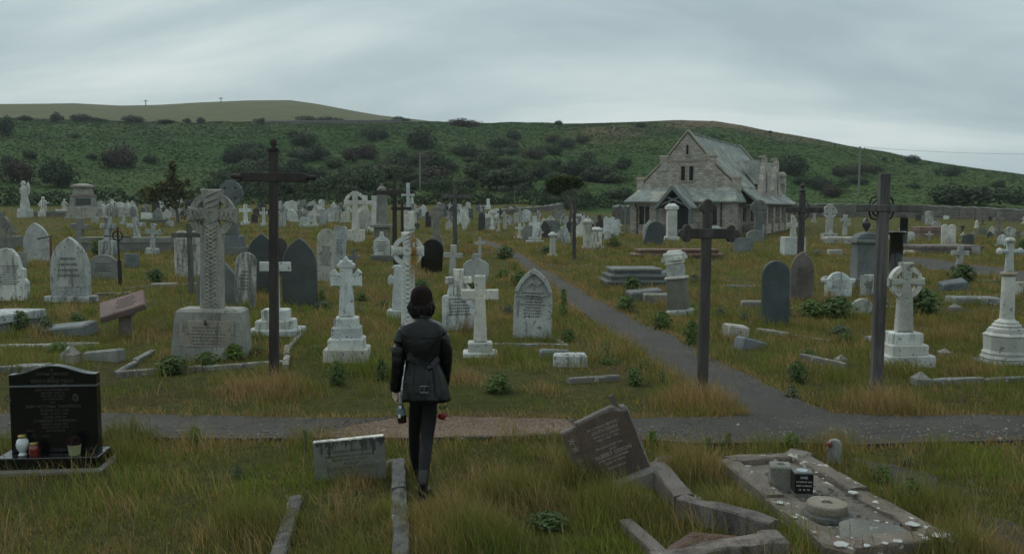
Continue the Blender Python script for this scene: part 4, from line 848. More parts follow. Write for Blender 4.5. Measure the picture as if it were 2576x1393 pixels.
def iron_cross(x, yb, yt, label, wheel=True):
    p, s = place(x, yb); t = thing('iron_marker', label, 'iron marker', p, (0,math.radians(-1),0)); H = (yb-yt)*s; m = MB(); m.tube([(0,0,-.2),(0,0,H*.45)], 5*s, 7); m.tube([(0,0,H*.44),(0,0,H)], 2.4*s, 7); m.build('shaft', 'rust' if not wheel else 'iron', t)
    m = MB(); m.tube([(-33*s,0,H*.86),(33*s,0,H*.83)], 1.6*s, 6); m.build('arm', 'iron', t)
    if wheel: m = MB(); m.ring((0,H*.86), 11*s, 13.5*s, -.02, .02, 24); m.build('hoop', 'iron', t)
iron_cross(303, 722, 572, 'thin rusty iron cross with a hoop right of the tall arched headstone')
def rod(x, yb, yt, label):
    p, s = place(x, yb); t = thing('iron_marker', label, 'iron marker', p); H = (yb-yt)*s; m = MB(); m.tube([(0,0,-.2),(0,0,H)], 3*s, 6); m.build('shaft', 'rust', t); m = MB(); m.tube([(-33*s,0,H*.97),(6*s,0,H*1.04)], 1.6*s, 6); m.build('arm', 'iron', t)
rod(131, 705, 598, 'rusty iron rod with one bent arm between the two arched left headstones')
# ---------------------------------------------------------------- large stones, left
celtic(535, 896, 118, 418, 'roughgranite', 'large carved grey Celtic cross on a broad tapering pedestal', 355, 52, 39, 56, (), 3, 1.4, 1.12, .30, rough=.012, ths=.5, neck=.62)
def pedestal(x, yb, w, wt, h, mat, label, name='step', **k): pass
def celtic_pedestal():
    t = [o for o in COL.objects if o.name.startswith('celtic_cross')][0]; p, s = place(535, 896); mb = MB(); mb.box(-90*s,90*s,-52*s,52*s,-.15,122*s,.04,None,.87,.84); mb.rough(.014, 4).build('pedestal', 'roughgranite', t)
    q = MB(); X = Matrix.Translation((0,-48.5*s,60*s)) @ Matrix.Rotation(math.radians(4.0),4,'X'); q.box(-66*s,66*s,-.012,.02,-46*s,36*s,.0,X); q.build('panel', 'roughgranite', t)
    f = inscription(t, 1.05*s*100, -42*s, 24*s, -.013, 8, 'inscribed', 4); f.matrix_local = X
    MB().tube([(0,0,0),(.02,-.05,-.05)], .02, 6, Matrix.Translation((-4*s,-50*s,96*s))).build('rose_stub', 'iron', t)
celtic_pedestal()
celtic(585, 645, 58, 190, 'slate_pale', 'distant grey ringed cross rising behind the large carved one', 158, 26, 22, 30, (28,24), 0, relief=False, bmat='slate_pale')
stone('gothic', 180, 758, 98, 162, 'marble_old', 'tall pale pointed headstone with a sunken arched panel, left', -2, 0, 0, 1, 4, panel=True)
stone('gothic', 100, 660, 68, 100, 'marble_old', 'pale pointed headstone leaning left behind the tall panelled one', 0, -5, 0, 0, 0)
stone('scroll', 30, 756, 88, 132, 'marble', 'white broken scroll-shaped headstone at the left picture edge', 0, 0, 2, 0, 9)
stone('flat', 54, 672, 30, 38, 'greystone', 'squat grey stone behind the white scroll-shaped headstone')
stone('seg', 263, 702, 68, 62, 'greystone', 'low grey round-topped headstone right of the tall panelled one', 0, 0, 0, 0, 4)
stone('flat', 331, 671, 35, 33, 'slate_pale', 'small square pale headstone beside the hooped iron cross', 0, 3, 0, 0, 3)
cross(350, 630, 46, 84, 'marble_old', 'plain white cross leaning left above the low tomb walls', 64, 13, 11, 0, -5, 0, (12,), bw=26)
cross(383, 640, 40, 78, 'marble_old', 'white cross with pointed leaf ends right of the plain leaning cross', 56, 10, 10, 0, 4, 0, (16,), 5, bw=20)
cross(198, 612, 44, 64, 'greystone', 'grey stone cross peeping over the tall panelled headstone', 42, 16, 13, 0, 6)
cross(272, 645, 40, 98, 'marble_old', 'white cross attached to a narrow slab behind the hooped iron cross', 76, 16, 12, 0, 2, 0, (40,), bw=26)
cross(30, 628, 26, 66, 'greystone', 'small grey cross on a square block near the left edge', 46, 9, 7, 0, 0, 0, (34,), bw=32)
celtic(7, 650, 30, 118, 'greystone', 'grey carved cross shaft cut off by the left picture edge', 88, 20, 16, 20, (), 0, relief=False)
stone('lancet', 478, 697, 72, 122, 'marble_old', 'twin-arched white headstone behind the thin grey wooden cross', 0, 0, 0, 0, 9)
stone('gable', 551, 770, 104, 130, 'slate_pale', 'grey gabled headstone standing behind the large Celtic cross', 2, 0, 0, 0, 0)
stone('round', 616, 772, 54, 138, 'marble_old', 'narrow white round-topped headstone right of the large Celtic cross', 0, 3, 0, 0, 6)
stone('shield', 589, 637, 24, 46, 'darkstone', 'small dark brown stone with a cross finial near the large Celtic cross', 0)
stone('gothic', 661, 735, 76, 148, 'slate', 'tall dark blue slate headstone behind the tallest wooden cross', 0, 0, 0, 0, 4)
stone('round', 704, 700, 38, 102, 'darkstone', 'black rounded headstone half hidden between two slate headstones', 0)
stone('gothic', 755, 768, 86, 170, 'slate', 'dark slate pointed headstone right of the tallest wooden cross', 4)
cross(696, 838, 77, 214, 'marble', 'white cross on two steps directly behind the tallest wooden cross', 168, 16, 23, 0, 0, 0, (26,22,14), bw=44, grow=1.42, taper=1.15)
cross(874, 905, 76, 250, 'marble', 'white cross with carved angled corners on a tall stepped base', 200, 30, 27, 3, 0, 0, (24,28,24,34), bw=46, grow=1.24)
def cross_trim():
    t = [o for o in COL.objects if o.type == 'EMPTY' and o.get('label','').startswith('white cross with carved angled')][0]; p, s = place(874, 905); m = MB()
    for sx in (-1, 1): m.prism([(sx*a*s, b*s) for a, b in ((12,212),(36,212),(39,219),(29,230),(22,220))][::sx], -.07, .07, .01)
    m.prism([(-20*s,232*s),(20*s,232*s),(22*s,240*s),(6*s,252*s),(0,262*s),(-6*s,252*s),(-22*s,240*s)], -.075, .075, .01); m.build('carved_canopy', 'marble', t)
cross_trim()
stone('round', 818, 708, 46, 132, 'marble_old', 'tall pale round-topped headstone leaning right, left one of a leaning pair', 0, 3, 0, 0, 11)
stone('lancet', 850, 674, 34, 108, 'marble_old', 'narrow pale headstone leaning right, right one of a leaning pair', 0, 5, 0, 0, 9)
cross(889, 705, 36, 78, 'slate_pale', 'small plain pale cross standing behind the carved-corner cross', 58, 9, 9, 0)
cross(893, 632, 4, 4, 'marble', 'tiny white stone foot below the ringed white cross') if 0 else None
celtic(895, 608, 56, 126, 'marble', 'white ringed cross on a tapering base before the dark hedge', 98, 15, 12, 27, (30,), 0, relief=False, bw=36, grow=1.15)
stone('shoulder', 915, 580, 38, 62, 'marble_old', 'white shouldered headstone right beside the white ringed cross', 0)
cross(919, 572, 30, 80, 'marble', 'white cross-topped monument left of the obelisk', 62, 12, 10, 0, 0, 0, (20,))
cross(944, 585, 28, 92, 'marble', 'slim white statue-like cross directly left of the obelisk', 74, 15, 12, 0, 0, 0, (14,))
def obelisk(x, yb, label):
    p, s = place(x, yb); t = thing('obelisk', label, 'obelisk', p, (0,0,math.radians(4))); MB().box(-19*s,19*s,-17*s,17*s,-.2,58*s,.03).build('pedestal', 'greystone', t); MB().box(-28*s,28*s,-24*s,24*s,58*s,66*s,.04).build('cornice', 'greystone', t)
    MB().box(-14*s,14*s,-13*s,13*s,65.9*s,142*s,.02,None,.82,.82).build('shaft', 'greystone', t); MB().lathe([(11*s,0),(12*s,6*s),(11*s,14*s),(6*s,18*s),(3.5*s,20*s),(3*s,24*s),(.5*s,27*s)], 10, (0,0,141.5*s)).build('finial', 'greystone', t, True)
    MB().box(-26*s,26*s,-24*s,24*s,-.2,9*s,.03).build('step', 'greystone', t)
obelisk(962, 630, 'tall grey obelisk column on a square pedestal, centre')
def shield_tomb():
    t = stone('shield', 961, 655, 42, 72, 'marble', 'white shield-shaped headstone on a block before the grey obelisk', 0, 0, 0, 0, 5); p, s = place(961, 655)
    MB().box(-27*s,27*s,-.25,.25,-.2,14*s,.03).build('plinth', 'greystone', t)
shield_tomb()
def draped(x, yb, label):
    p, s = place(x, yb); t = thing('draped_monument', label, 'monument', p); MB().box(-14*s,14*s,-12*s,12*s,-.2,66*s,.02).build('pedestal', 'marble', t); MB().box(-16*s,16*s,-14*s,14*s,66*s,72*s,.02).build('cornice', 'marble', t); MB().box(-14*s,14*s,-12*s,12*s,71.8*s,112*s,.03).rough(.03,3).build('block', 'marble', t)
    m = MB(); m.prism(cross_poly(33*s,182*s,8*s,152*s,5*s,1.0), -4*s, 4*s); m.build('cross', 'marble', t)
    m = MB(); m.tube([(9*s,0,146*s),(11*s,-2*s,130*s),(3*s,-4*s,118*s),(-6*s,-4*s,108*s)], [3*s,6*s,8*s,10*s], 8); m.tube([(10*s,0,150*s),(12*s,0,134*s),(9*s,0,118*s)], [2*s,4*s,3*s], 7); m.rough(.04,4).build('carved_drape', 'marble_old', t, True)
draped(1028, 643, 'white cross monument hung with carved drapery behind the central Celtic cross')
celtic(1029, 992, 80, 408, 'marble', 'white knot-carved Celtic cross with an orange stain, behind the walking person', 361, 32, 26, 38, (30,26,24), 2, 0, 1.15, .28, bw=42, grow=1.22, rough=.006, neck=.68)
def stain():
    t = [o for o in COL.objects if o.type == 'EMPTY' and o.get('label','').startswith('white knot-carved')][0]
    m, nt, N, L, b = new_mat('stained_marble'); v = _ovec(N, L, False); sp = N.new('ShaderNodeSeparateXYZ'); L.new(v, sp.inputs[0])
    base = _ramp(N, L, _noise(N, L, v, 4, 8), .3, .7, (.46,.48,.45,1), (.6,.62,.58,1)); g = N.new('ShaderNodeMath'); g.operation = 'SUBTRACT'; L.new(sp.outputs[0], g.inputs[0]); g.inputs[1].default_value = .075; ab = N.new('ShaderNodeMath'); ab.operation = 'ABSOLUTE'; L.new(g.outputs[0], ab.inputs[0])
    ns = N.new('ShaderNodeMath'); ns.operation = 'MULTIPLY_ADD'; L.new(_noise(N, L, v, 9, 6), ns.inputs[0]); ns.inputs[1].default_value = .14; L.new(ab.outputs[0], ns.inputs[2])
    f = _ramp(N, L, ns.outputs[0], .085, .135, (1,1,1,1), (0,0,0,1)); zz = _ramp(N, L, sp.outputs[2], 0, 1)
    mr = N.new('ShaderNodeMapRange'); L.new(sp.outputs[2], mr.inputs[0]); mr.inputs[1].default_value = 1.25; mr.inputs[2].default_value = 1.6; mu = N.new('ShaderNodeMath'); mu.operation = 'MULTIPLY'; L.new(f, mu.inputs[0]); L.new(mr.outputs[0], mu.inputs[1])
    c = _mix(N, L, mu.outputs[0], base, (.28,.16,.035)); L.new(c, b.inputs['Base Color']); b.inputs['Roughness'].default_value = .85; _bump(N, L, b, _noise(N, L, v, 40, 6), .5)
    for c_ in t.children:
        if c_.name.split('.')[0] in ('cross', 'ring', 'knotwork'): c_.data.materials[0] = m
stain()
cross(998, 800, 48, 134, 'marble', 'white leaf-ended cross leaning behind the central Celtic cross', 96, 20, 18, 0, 2, 0, (22,), 8)
stone('round', 1004, 705, 28, 72, 'darkstone', 'black headstone half behind the central Celtic cross shaft', 0)
stone('round', 1085, 685, 54, 84, 'polished_black', 'glossy black round-topped headstone right of the central Celtic cross', 0, 4)
celtic(1098, 628, 36, 108, 'greystone', 'grey ringed cross on steps behind the glossy black headstone', 90, 15, 12, 17, (16,18), 0, relief=False, bw=22)
cross(1136, 728, 48, 112, 'marble_old', 'plain pale cross left of the leaf-topped white stone', 86, 15, 13, 0, 3)
cross(1207, 662, 27, 64, 'marble_old', 'thin white cross standing at the left verge of the chapel path', 50, 7, 7, 0)
stone('shield', 1197, 716, 66, 78, 'marble_old', 'white leaf-carved headstone behind the two front white crosses', 0, 0, 0, 0, 0)
def shoulder_cross():
    t = stone('shoulder', 1158, 830, 88, 122, 'marble', 'white shouldered headstone topped by its own small cross', 2, -1, 0, 0, 6); p, s = place(1158, 830)
    m = MB(); X = Matrix.Translation((-2*s,0,88*s)); m.prism(cross_poly(66*s,66*s,26*s,38*s,17*s,1.1), -.07, .07, .015, X); m.rough(.006,4).build('cross', 'marble', t)
shoulder_cross()
cross(1208, 896, 92, 204, 'marble', 'foremost plain white cross on two rough steps right of the person', 156, 27, 26, 2, 0, 0, (24,14), bw=44, grow=1.4)
t_ = stone('gothic', 1338, 850, 96, 172, 'marble_old', 'white pointed headstone with carved arch and a crack, beside the chapel path', -3, 2, 2, 0, 9)
def arch_trim(t):
    p, s = place(1338, 850); W_, H_ = 96*s, 172*s; m = MB(); pr = profile('gothic', W_*1.06, H_*1.02)
    out = [q for q in pr if q[1] > H_*.62]; inn = [(a*.80, H_*.62+(b-H_*.62)*.80) for a, b in out]
    poly = out+inn[::-1]; m.prism(poly, -.135, .02, .012); m.rough(.006,4).build('arch_moulding', 'marble_old', t)
    c = MB(); c.tube([(-W_*.45,-.09,H_*.60),(-.05,-.092,H_*.615),(W_*.2,-.092,H_*.60),(W_*.45,-.09,H_*.635)], .006, 5); c.build('crack', 'darkstone', t)
    MB().tube([(-W_*.18,-.09,H_*.76),(-W_*.05,-.095,H_*.82),(W_*.08,-.095,H_*.78),(W_*.17,-.09,H_*.83)], .02, 6).rough(.02,9).build('carved_relief', 'marble_old', t)
arch_trim(t_)
# ---------------------------------------------------------------- pedestal monuments
def big_pedestal():
    p, s = place(212, 548); t = thing('pedestal_monument', 'big stepped grey pedestal monument with dark plaques, upper left', 'monument', p, (0,0,math.radians(24)))
    for n_, x, z0, z1, tx in (('step',44,-6,3,.98),('base_tier',39,3,26,.92),('drum',31,26,54,.94),('upper_drum',24,56,76,.86)): MB().box(-x*s,x*s,-x*s,x*s,z0*s,z1*s,.04,None,tx,tx).rough(.03,2).build(n_, 'roughgranite', t)
    MB().box(-32*s,32*s,-32*s,32*s,53.9*s,58*s,.05,None,.86,.86).build('moulding', 'redstone', t); MB().box(-27*s,27*s,-27*s,27*s,76*s,81*s,.04).build('cornice', 'roughgranite', t); MB().box(-25*s,25*s,-25*s,25*s,80.9*s,86*s,.04,None,.45,.45).build('capstone', 'roughgranite', t)
    for k in range(4): MB().box(-17*s,17*s,-30.8*s,-29*s,30*s,49*s,0,Matrix.Rotation(k*math.pi/2,4,'Z')).build('plaque', 'slate', t)
big_pedestal()
def angel():
    p, s = place(64, 548); t = thing('angel_statue', 'tall white angel statue with a raised arm on a pedestal, upper left', 'statue', p, (0,0,math.radians(-20))); MB().box(-16*s,16*s,-12*s,12*s,-4*s,22*s,.04,None,.9,.9).build('pedestal', 'marble', t)
    MB().lathe([(12*s,20*s),(11*s,34*s),(9*s,48*s),(8*s,60*s),(7*s,66*s),(8.5*s,72*s),(7*s,78*s),(3*s,81*s)], 12).rough(.05,2).build('robe', 'marble', t, True); MB().ball((-1*s,0,87*s), 5*s, 8, 1, 1, 1.15).build('head', 'marble', t, True)
    m = MB(); m.tube([(-6*s,0,76*s),(-12*s,-1*s,70*s),(-10*s,-3*s,62*s)], [3*s,2.4*s,2*s], 7); m.tube([(4*s,0,77*s),(-8*s,-2*s,86*s),(-6*s,-2*s,92*s)], [3*s,2.2*s,1.8*s], 7); m.build('arm', 'marble', t, True)
    m = MB(); m.prism([(2*s,52*s),(12*s,60*s),(14*s,76*s),(10*s,90*s),(3*s,84*s)], 3*s, 6*s, .02); m.build('wing', 'marble', t)
angel()
def small_statue(x, yb, h, label, wing=False):
    p, s = place(x, yb); t = thing('statue', label, 'statue', p); k = h*s; MB().box(-k*.2,k*.2,-k*.16,k*.16,-.2,k*.25,.03).build('pedestal', 'marble', t); MB().lathe([(k*.16,k*.24),(k*.14,k*.5),(k*.12,k*.7),(k*.14,k*.78),(k*.06,k*.86)], 10).rough(.05,3,x).build('robe', 'marble', t, True); MB().ball((0,0,k*.92), k*.085, 8).build('head', 'marble', t, True)
    m = MB(); m.tube([(-k*.12,0,k*.76),(-k*.2,-k*.05,k*.6),(-k*.08,-k*.12,k*.52)], k*.045, 6); m.tube([(k*.12,0,k*.76),(k*.22,-k*.05,k*.66),(k*.3,-.0,k*.72 if wing else k*.55)], k*.045, 6); m.build('arm', 'marble', t, True)
small_statue(110, 545, 50, 'white weathered statue right of the tall angel', True)
small_statue(163, 535, 34, 'small white statue on a thin pillar left of the big pedestal monument')
def urn_pedestal():
    p, s = place(2175, 722); t = thing('urn_pedestal', 'big square grey pedestal with a dark urn on top, right', 'monument', p, (0,0,math.radians(-3))); MB().box(-36*s,36*s,-34*s,34*s,-.2,24*s,.03).build('plinth', 'slate_pale', t); MB().box(-29*s,29*s,-27*s,27*s,24*s,112*s,.03,None,.95,.95).build('shaft', 'slate_pale', t); MB().box(-34*s,34*s,-32*s,32*s,112*s,121*s,.03).build('cornice', 'slate_pale', t)
    MB().prism([(-33*s,120.8*s),(33*s,120.8*s),(20*s,134*s),(0,139*s),(-20*s,134*s)], -24*s, 24*s, .03).build('pediment', 'slate_pale', t); MB().lathe([(4*s,138*s),(2.5*s,142*s),(10*s,152*s),(11*s,160*s),(8*s,163*s),(5*s,166*s),(2.5*s,172*s),(.5*s,175*s)], 14).build('urn', 'darkstone', t, True)
urn_pedestal()
def black_column(x, yb, w, h, label, cap=True):
    p, s = place(x, yb); t = thing('broken_column', label, 'column', p); MB().box(-w*.8*s,w*.8*s,-w*.7*s,w*.7*s,-.2,9*s,.02).build('plinth', 'darkstone', t); MB().lathe([(w*.56*s,9*s),(w*.5*s,12*s),(w*.47*s,(h-10)*s),(w*.5*s,(h-8)*s)]+([(w*.62*s,(h-6)*s),(w*.68*s,(h-2)*s),(w*.6*s,h*s)] if cap else [(w*.42*s,h*s)]), 20).build('shaft', 'polished_black', t, True)
black_column(2252, 700, 34, 118, 'thick black polished column with a flared cap, right')
black_column(2272, 628, 20, 86, 'thinner black column standing behind the flared-cap column', False)
celtic(2270, 915, 96, 256, 'marble', 'foremost white Celtic cross on three square steps, right', 207, 34, 21, 42, (28,26,28), 6, 0, 1.32, .28, bw=58, grow=1.27, relief=False, neck=.66)
def column_cross():
    p, s = place(2528, 912); t = thing('column_monument', 'white round column with a cross on an octagonal ringed base, right edge', 'monument', p, (0,0,0)); oc = 8
    MB().box(-62*s,62*s,-56*s,56*s,-.15,6*s,.02).build('step', 'kerbstone', t)
    MB().lathe([(58*s,6*s),(56*s,12*s),(59*s,14*s),(54*s,22*s),(55*s,27*s),(50*s,34*s),(52*s,68*s),(54*s,72*s),(44*s,78*s),(44*s,84*s)], oc, (0,0,0), None, math.pi/8).build('base', 'marble', t)
    MB().lathe([(40*s,84*s),(40*s,88*s),(33*s,91*s),(34*s,96*s),(28*s,100*s),(28*s,104*s),(21*s,108*s),(17*s,112*s),(15*s,216*s),(14.5*s,218*s)], 20).build('shaft', 'marble', t, True)
    MB().lathe([(14*s,218*s),(20*s,222*s),(20*s,227*s),(15*s,229*s)], 18).build('capital', 'kneeler', t, True)
    m = MB(); m.prism([(a, b+228*s) for a, b in cross_poly(52*s,76*s,17*s,52*s,11*s,1.25)], -6*s, 6*s, .02); m.build('cross', 'marble', t)
    for sx in (-1, 1): MB().ball((sx*26*s,0,280*s), 9*s, 8, .9, .8, 1).build('arm_knob', 'marble', t, True)
    MB().lathe([(11*s,304*s),(12*s,308*s),(9*s,313*s),(2*s,315*s)], 12).build('finial', 'marble', t, True)
column_cross()
def broken_column():
    p, s = place(1710, 792); t = thing('broken_monument', 'leaning white square pillar with a carved draped top', 'monument', p, (0,math.radians(-6),math.radians(-28))); MB().box(-30*s,30*s,-26*s,26*s,-.1,14*s,.04).rough(.03,4).build('plinth', 'marble_old', t)
    MB().box(-23*s,23*s,-20*s,20*s,13.8*s,92*s,.02,None,.92,.92).build('shaft', 'greystone', t); MB().box(-25*s,25*s,-22*s,22*s,92*s,98*s,.03).build('moulding', 'marble', t); MB().box(-19*s,19*s,-17*s,17*s,97.8*s,126*s,.02).build('neck', 'marble_old', t)
    m = MB()
    for z, r in ((126,21),(133,25),(141,27),(149,24)): m.box(-r*s,r*s,-r*.85*s,r*.85*s,z*s-.01,(z+8.5)*s,.03,Matrix.Rotation(math.radians(z*3%20-8),4,'Z'),.95,.95)
    m.box(-17*s,17*s,-15*s,15*s,157*s,165*s,.03,None,.8,.8); m.rough(.05,3).build('drapery', 'marble', t)
broken_column()
# ---------------------------------------------------------------- right and middle stones
stone('round', 1949, 815, 70, 160, 'slate', 'dark slate round-topped headstone between the two right wooden crosses', 3, 0, 0, 0, 0)
stone('gothic', 2016, 754, 58, 122, 'browngranite', 'brownish lettered headstone behind the knob-topped wooden cross', 0, 0, 0, 0, 9)
stone('wide', 2108, 745, 82, 62, 'marble', 'wide white eared headstone with an arched top, right', 0, 0, 0, 0, 7)
stone('notch', 2184, 742, 40, 52, 'marble_old', 'small pale square-shouldered headstone left of the square-ended wooden cross', 0, 0, 0, 0, 5)
stone('seg', 2168, 790, 54, 40, 'marble_old', 'very low white round-topped stone sunk in weeds, right', 8, 0, 0, 0, 0)
cross(1994, 640, 30, 98, 'marble', 'white cross on a white block behind the knob-topped wooden cross', 74, 12, 10, 0, 0, 0, (44,), bw=38)
celtic(2085, 605, 36, 92, 'marble_old', 'distant pale Celtic cross in front of the right boundary wall', 72, 14, 11, 17, (18,), 0, relief=False, bw=26)
cross(2125, 592, 25, 52, 'marble_old', 'slim pale cross right of the distant pale Celtic cross', 38, 9, 8, 0)
stone('lancet', 2385, 618, 36, 56, 'marble', 'white pointed headstone on a low brown bank, far right', 0, 0, 0, 1, 0)
stone('ogee', 2435, 620, 30, 32, 'slate', 'small dark slate headstone right of the white pointed one, far right', 6, -2)
cross(2412, 676, 48, 60, 'marble_old', 'white cross with a broken arm beside the far path, right', 40, 14, 12, 14, 3)
stone('flat', 1870, 632, 50, 34, 'slate_pale', 'grey rectangular stone tilted back in front of the chapel corner', 8, 3, 12)
stone('seg', 1899, 612, 44, 34, 'greystone', 'low grey stone at the right corner of the chapel front', 0)
celtic(1907, 604, 40, 100, 'slate_pale', 'grey Celtic cross standing against the chapel verandah', 82, 16, 12, 19, (16,), 0, relief=False, bw=24)
stone('round', 1641, 616, 46, 60, 'slate', 'dark slate headstone leaning right before the chapel front', -18, 14)
stone('gable', 1634, 606, 34, 54, 'marble_old', 'pale headstone behind the leaning slate one at the chapel front', 0)
def pedestal_col(x, yb, w, h, label, mat='marble', square=True, name='pedestal_stone'):
    p, s = place(x, yb); t = thing(name, label, 'monument', p, (0,0,rng.uniform(-.3,.3))); MB().box(-w*.66*s,w*.66*s,-w*.6*s,w*.6*s,-.2,h*.1*s,.03).build('plinth', mat, t)
    if square: MB().box(-w*.46*s,w*.46*s,-w*.44*s,w*.44*s,h*.1*s-.01,h*.84*s,.02,None,.95,.95).build('shaft', mat, t)
    else: MB().lathe([(w*.5*s,h*.1*s),(w*.42*s,h*.16*s),(w*.38*s,h*.84*s),(w*.44*s,h*.86*s)], 14).build('shaft', mat, t, True)
    MB().box(-w*.58*s,w*.58*s,-w*.54*s,w*.54*s,h*.84*s,h*.93*s,.03).build('cornice', mat, t); MB().box(-w*.5*s,w*.5*s,-w*.45*s,w*.45*s,h*.93*s-.01,h*s,.04,None,.6,.6).rough(.03,4,x).build('cap', mat, t); return t
pedestal_col(1689, 604, 26, 92, 'tall white pedestal beside the chapel porch opening')
pedestal_col(1500, 625, 30, 54, 'square white pedestal tomb left of the chapel', 'marble')
pedestal_col(1390, 645, 18, 62, 'round white column stump on the verge right of the chapel path', 'marble', False)
pedestal_col(1478, 628, 22, 78, 'tall pale squared pillar just right of the edge-on wooden cross', 'marble_old')
pedestal_col(1743, 596, 20, 44, 'white carved stone between the porch and the trefoil wooden cross', 'marble_old')
cross(1722, 590, 20, 44, 'marble', 'small bright white cross in front of the chapel doorway', 34, 10, 9, 0)
stone('seg', 1800, 600, 34, 32, 'marble', 'white low scalloped stone under the chapel window behind the trefoil cross')
cross(1838, 612, 22, 42, 'marble', 'white cross right of the trefoil arm near the chapel corner', 30, 8, 8, 0, 4)
stone('round', 1211, 580, 17, 46, 'darkstone', 'dark charcoal round-topped headstone by the far end of the chapel path', 0, 2)
cross(1345, 610, 30, 66, 'marble', 'bright white cross on white steps right of the chapel path', 46, 10, 9, 0, 0, 0, (8,5), bw=20, grow=1.5)
cross(1308, 572, 17, 44, 'marble_old', 'pale cross on a brown block right of the far end of the path', 34, 7, 6, 0)
cross(1270, 578, 19, 46, 'marble_old', 'pale cross on a dark block near the far end of the path', 35, 7, 6, 0, -2)
cross(1354, 572, 18, 42, 'marble_old', 'pale cross behind the bright white cross on steps', 32, 7, 6, 0)
def tomb(x, yb, w, h, mat, label, rot=0, tiers=1, d=.9, topmat=None):
    p, s = place(x, yb); t = thing('chest_tomb', label, 'tomb', p, (0,0,math.radians(rot))); w *= s; h *= s
    for i in range(tiers):
        k = 1-.12*i; MB().box(-w/2*k,w/2*k,-d/2*k,d/2*k,h*i/tiers-(.15 if i == 0 else .004),h*(i+.62)/tiers).rough(.02,3,x+i).build('tier', mat, t); MB().box(-w/2*k-.05,w/2*k+.05,-d/2*k-.05,d/2*k+.05,h*(i+.62)/tiers-.003,h*(i+1)/tiers,.02).rough(.02,3,x+i+9).build('ledger', topmat or mat, t)
    return t
tomb(1594, 716, 152, 44, 'slate_pale', 'stepped grey chest tomb of stacked slabs left of the leaning pillar', 4, 3, 1.6, 'slate_pale')
tomb(1662, 712, 62, 30, 'slate_pale', 'lower bluish tomb end right beside the stacked-slab tomb', 0, 1, 1.2)
tomb(322, 632, 214, 36, 'greystone', 'low grey tomb wall crossed by white crosses, left', 2, 1, .8)
tomb(6, 834, 110, 50, 'slate_pale', 'pale grey ledger tomb cut by the left picture edge', -14, 1, 1.1, 'marble_old')
tomb(1701, 648, 220, 22, 'redbrick', 'low ruined red brick tomb walls before the chapel', 3, 2, 1.4)
tomb(2338, 600, 70, 30, 'redstone', 'reddish square tomb beside the far right headstones', 0, 1, 1.6)
tomb(2370, 634, 150, 18, 'browngranite', 'long low brown stone bank under the far white pointed headstone', 0, 1, 2)
tomb(1525, 600, 30, 14, 'greystone', 'low weathered slab left of the chapel corner', 0, 1, 1.5)
tomb(120, 545, 120, 14, 'greystone', 'low stone kerb wall under the white statues, upper left', 0, 1, .8)
tomb(2115, 612, 76, 16, 'marble_old', 'sloping white ledger stone beside the distant pale Celtic cross', -8, 1, 1.6)
tomb(390, 560, 66, 8, 'slate_pale', 'long flat grey ledger under the bright white square stone', 0, 1, 1.4)
def boulder(x, yb, w, h, mat, label, rot=0, tilt=(0,0), d=None, name='fallen_stone', b=.03):
    p, s = place(x, yb); w *= s; h *= s; d = d or w*.5; t = MB(); t.box(-w/2,w/2,-d/2,d/2,-.1,h,b).rough(.025,3,x); o = t.build(name, mat); o.location = p; o.rotation_euler = (math.radians(tilt[0]), math.radians(tilt[1]), math.radians(rot)); return tag(o, label, 'fallen stone')
boulder(1622, 752, 84, 24, 'slate_pale', 'broken slate slab lying below the stacked-slab tomb', 12, (6,-5))
boulder(176, 838, 116, 22, 'slate_pale', 'fallen dark slate slab half buried left of the tilted tablet', -8, (8,-6))
boulder(1396, 898, 76, 20, 'slate_pale', 'dark broken slab stack just behind the small white block', 6, (0,2))
boulder(1435, 920, 84, 32, 'marble_old', 'small rectangular white block lying right of the foremost plain cross', 1, (0,0), .22)
boulder(1846, 850, 62, 34, 'marble_old', 'toppled white-topped block right of the trefoil wooden cross', 22, (6,10))
boulder(1885, 876, 74, 26, 'slate_pale', 'toppled grey plinth lying against the white-topped block', 26, (4,14))
boulder(2398, 730, 62, 24, 'slate_pale', 'grey fallen slab in grass beside the right column monument', 0, (12,-10))
boulder(264, 905, 96, 26, 'greystone', 'leaning grey slab behind the black headstone', -14, (-8,-8), .2)
boulder(1655, 760, 70, 22, 'greystone', 'low grey kerb block left of the leaning pillar', 2)
boulder(1890, 770, 50, 14, 'kerbstone', 'half-sunk grey kerb piece left of the slate round-topped headstone', 0)
boulder(412, 722, 62, 10, 'greystone', 'low rubble line under the twin-arched headstone', 4)
boulder(1190, 722, 44, 14, 'marble_old', 'small white fragment at the foot of the leaf-carved headstone', 0)
boulder(2275, 640, 40, 10, 'marble', 'small white kerb end left of the black columns', 0)
boulder(2100, 640, 34, 12, 'marble_old', 'white low kerb right of the white block cross', 0)
boulder(2448, 762, 120, 16, 'kerbstone', 'long pale kerb with a pointed end left of the right column', 4, (0,2), .5)
boulder(2240, 860, 110, 12, 'kerbstone', 'long kerb behind the foremost right Celtic cross', 10, (0,2), .4)
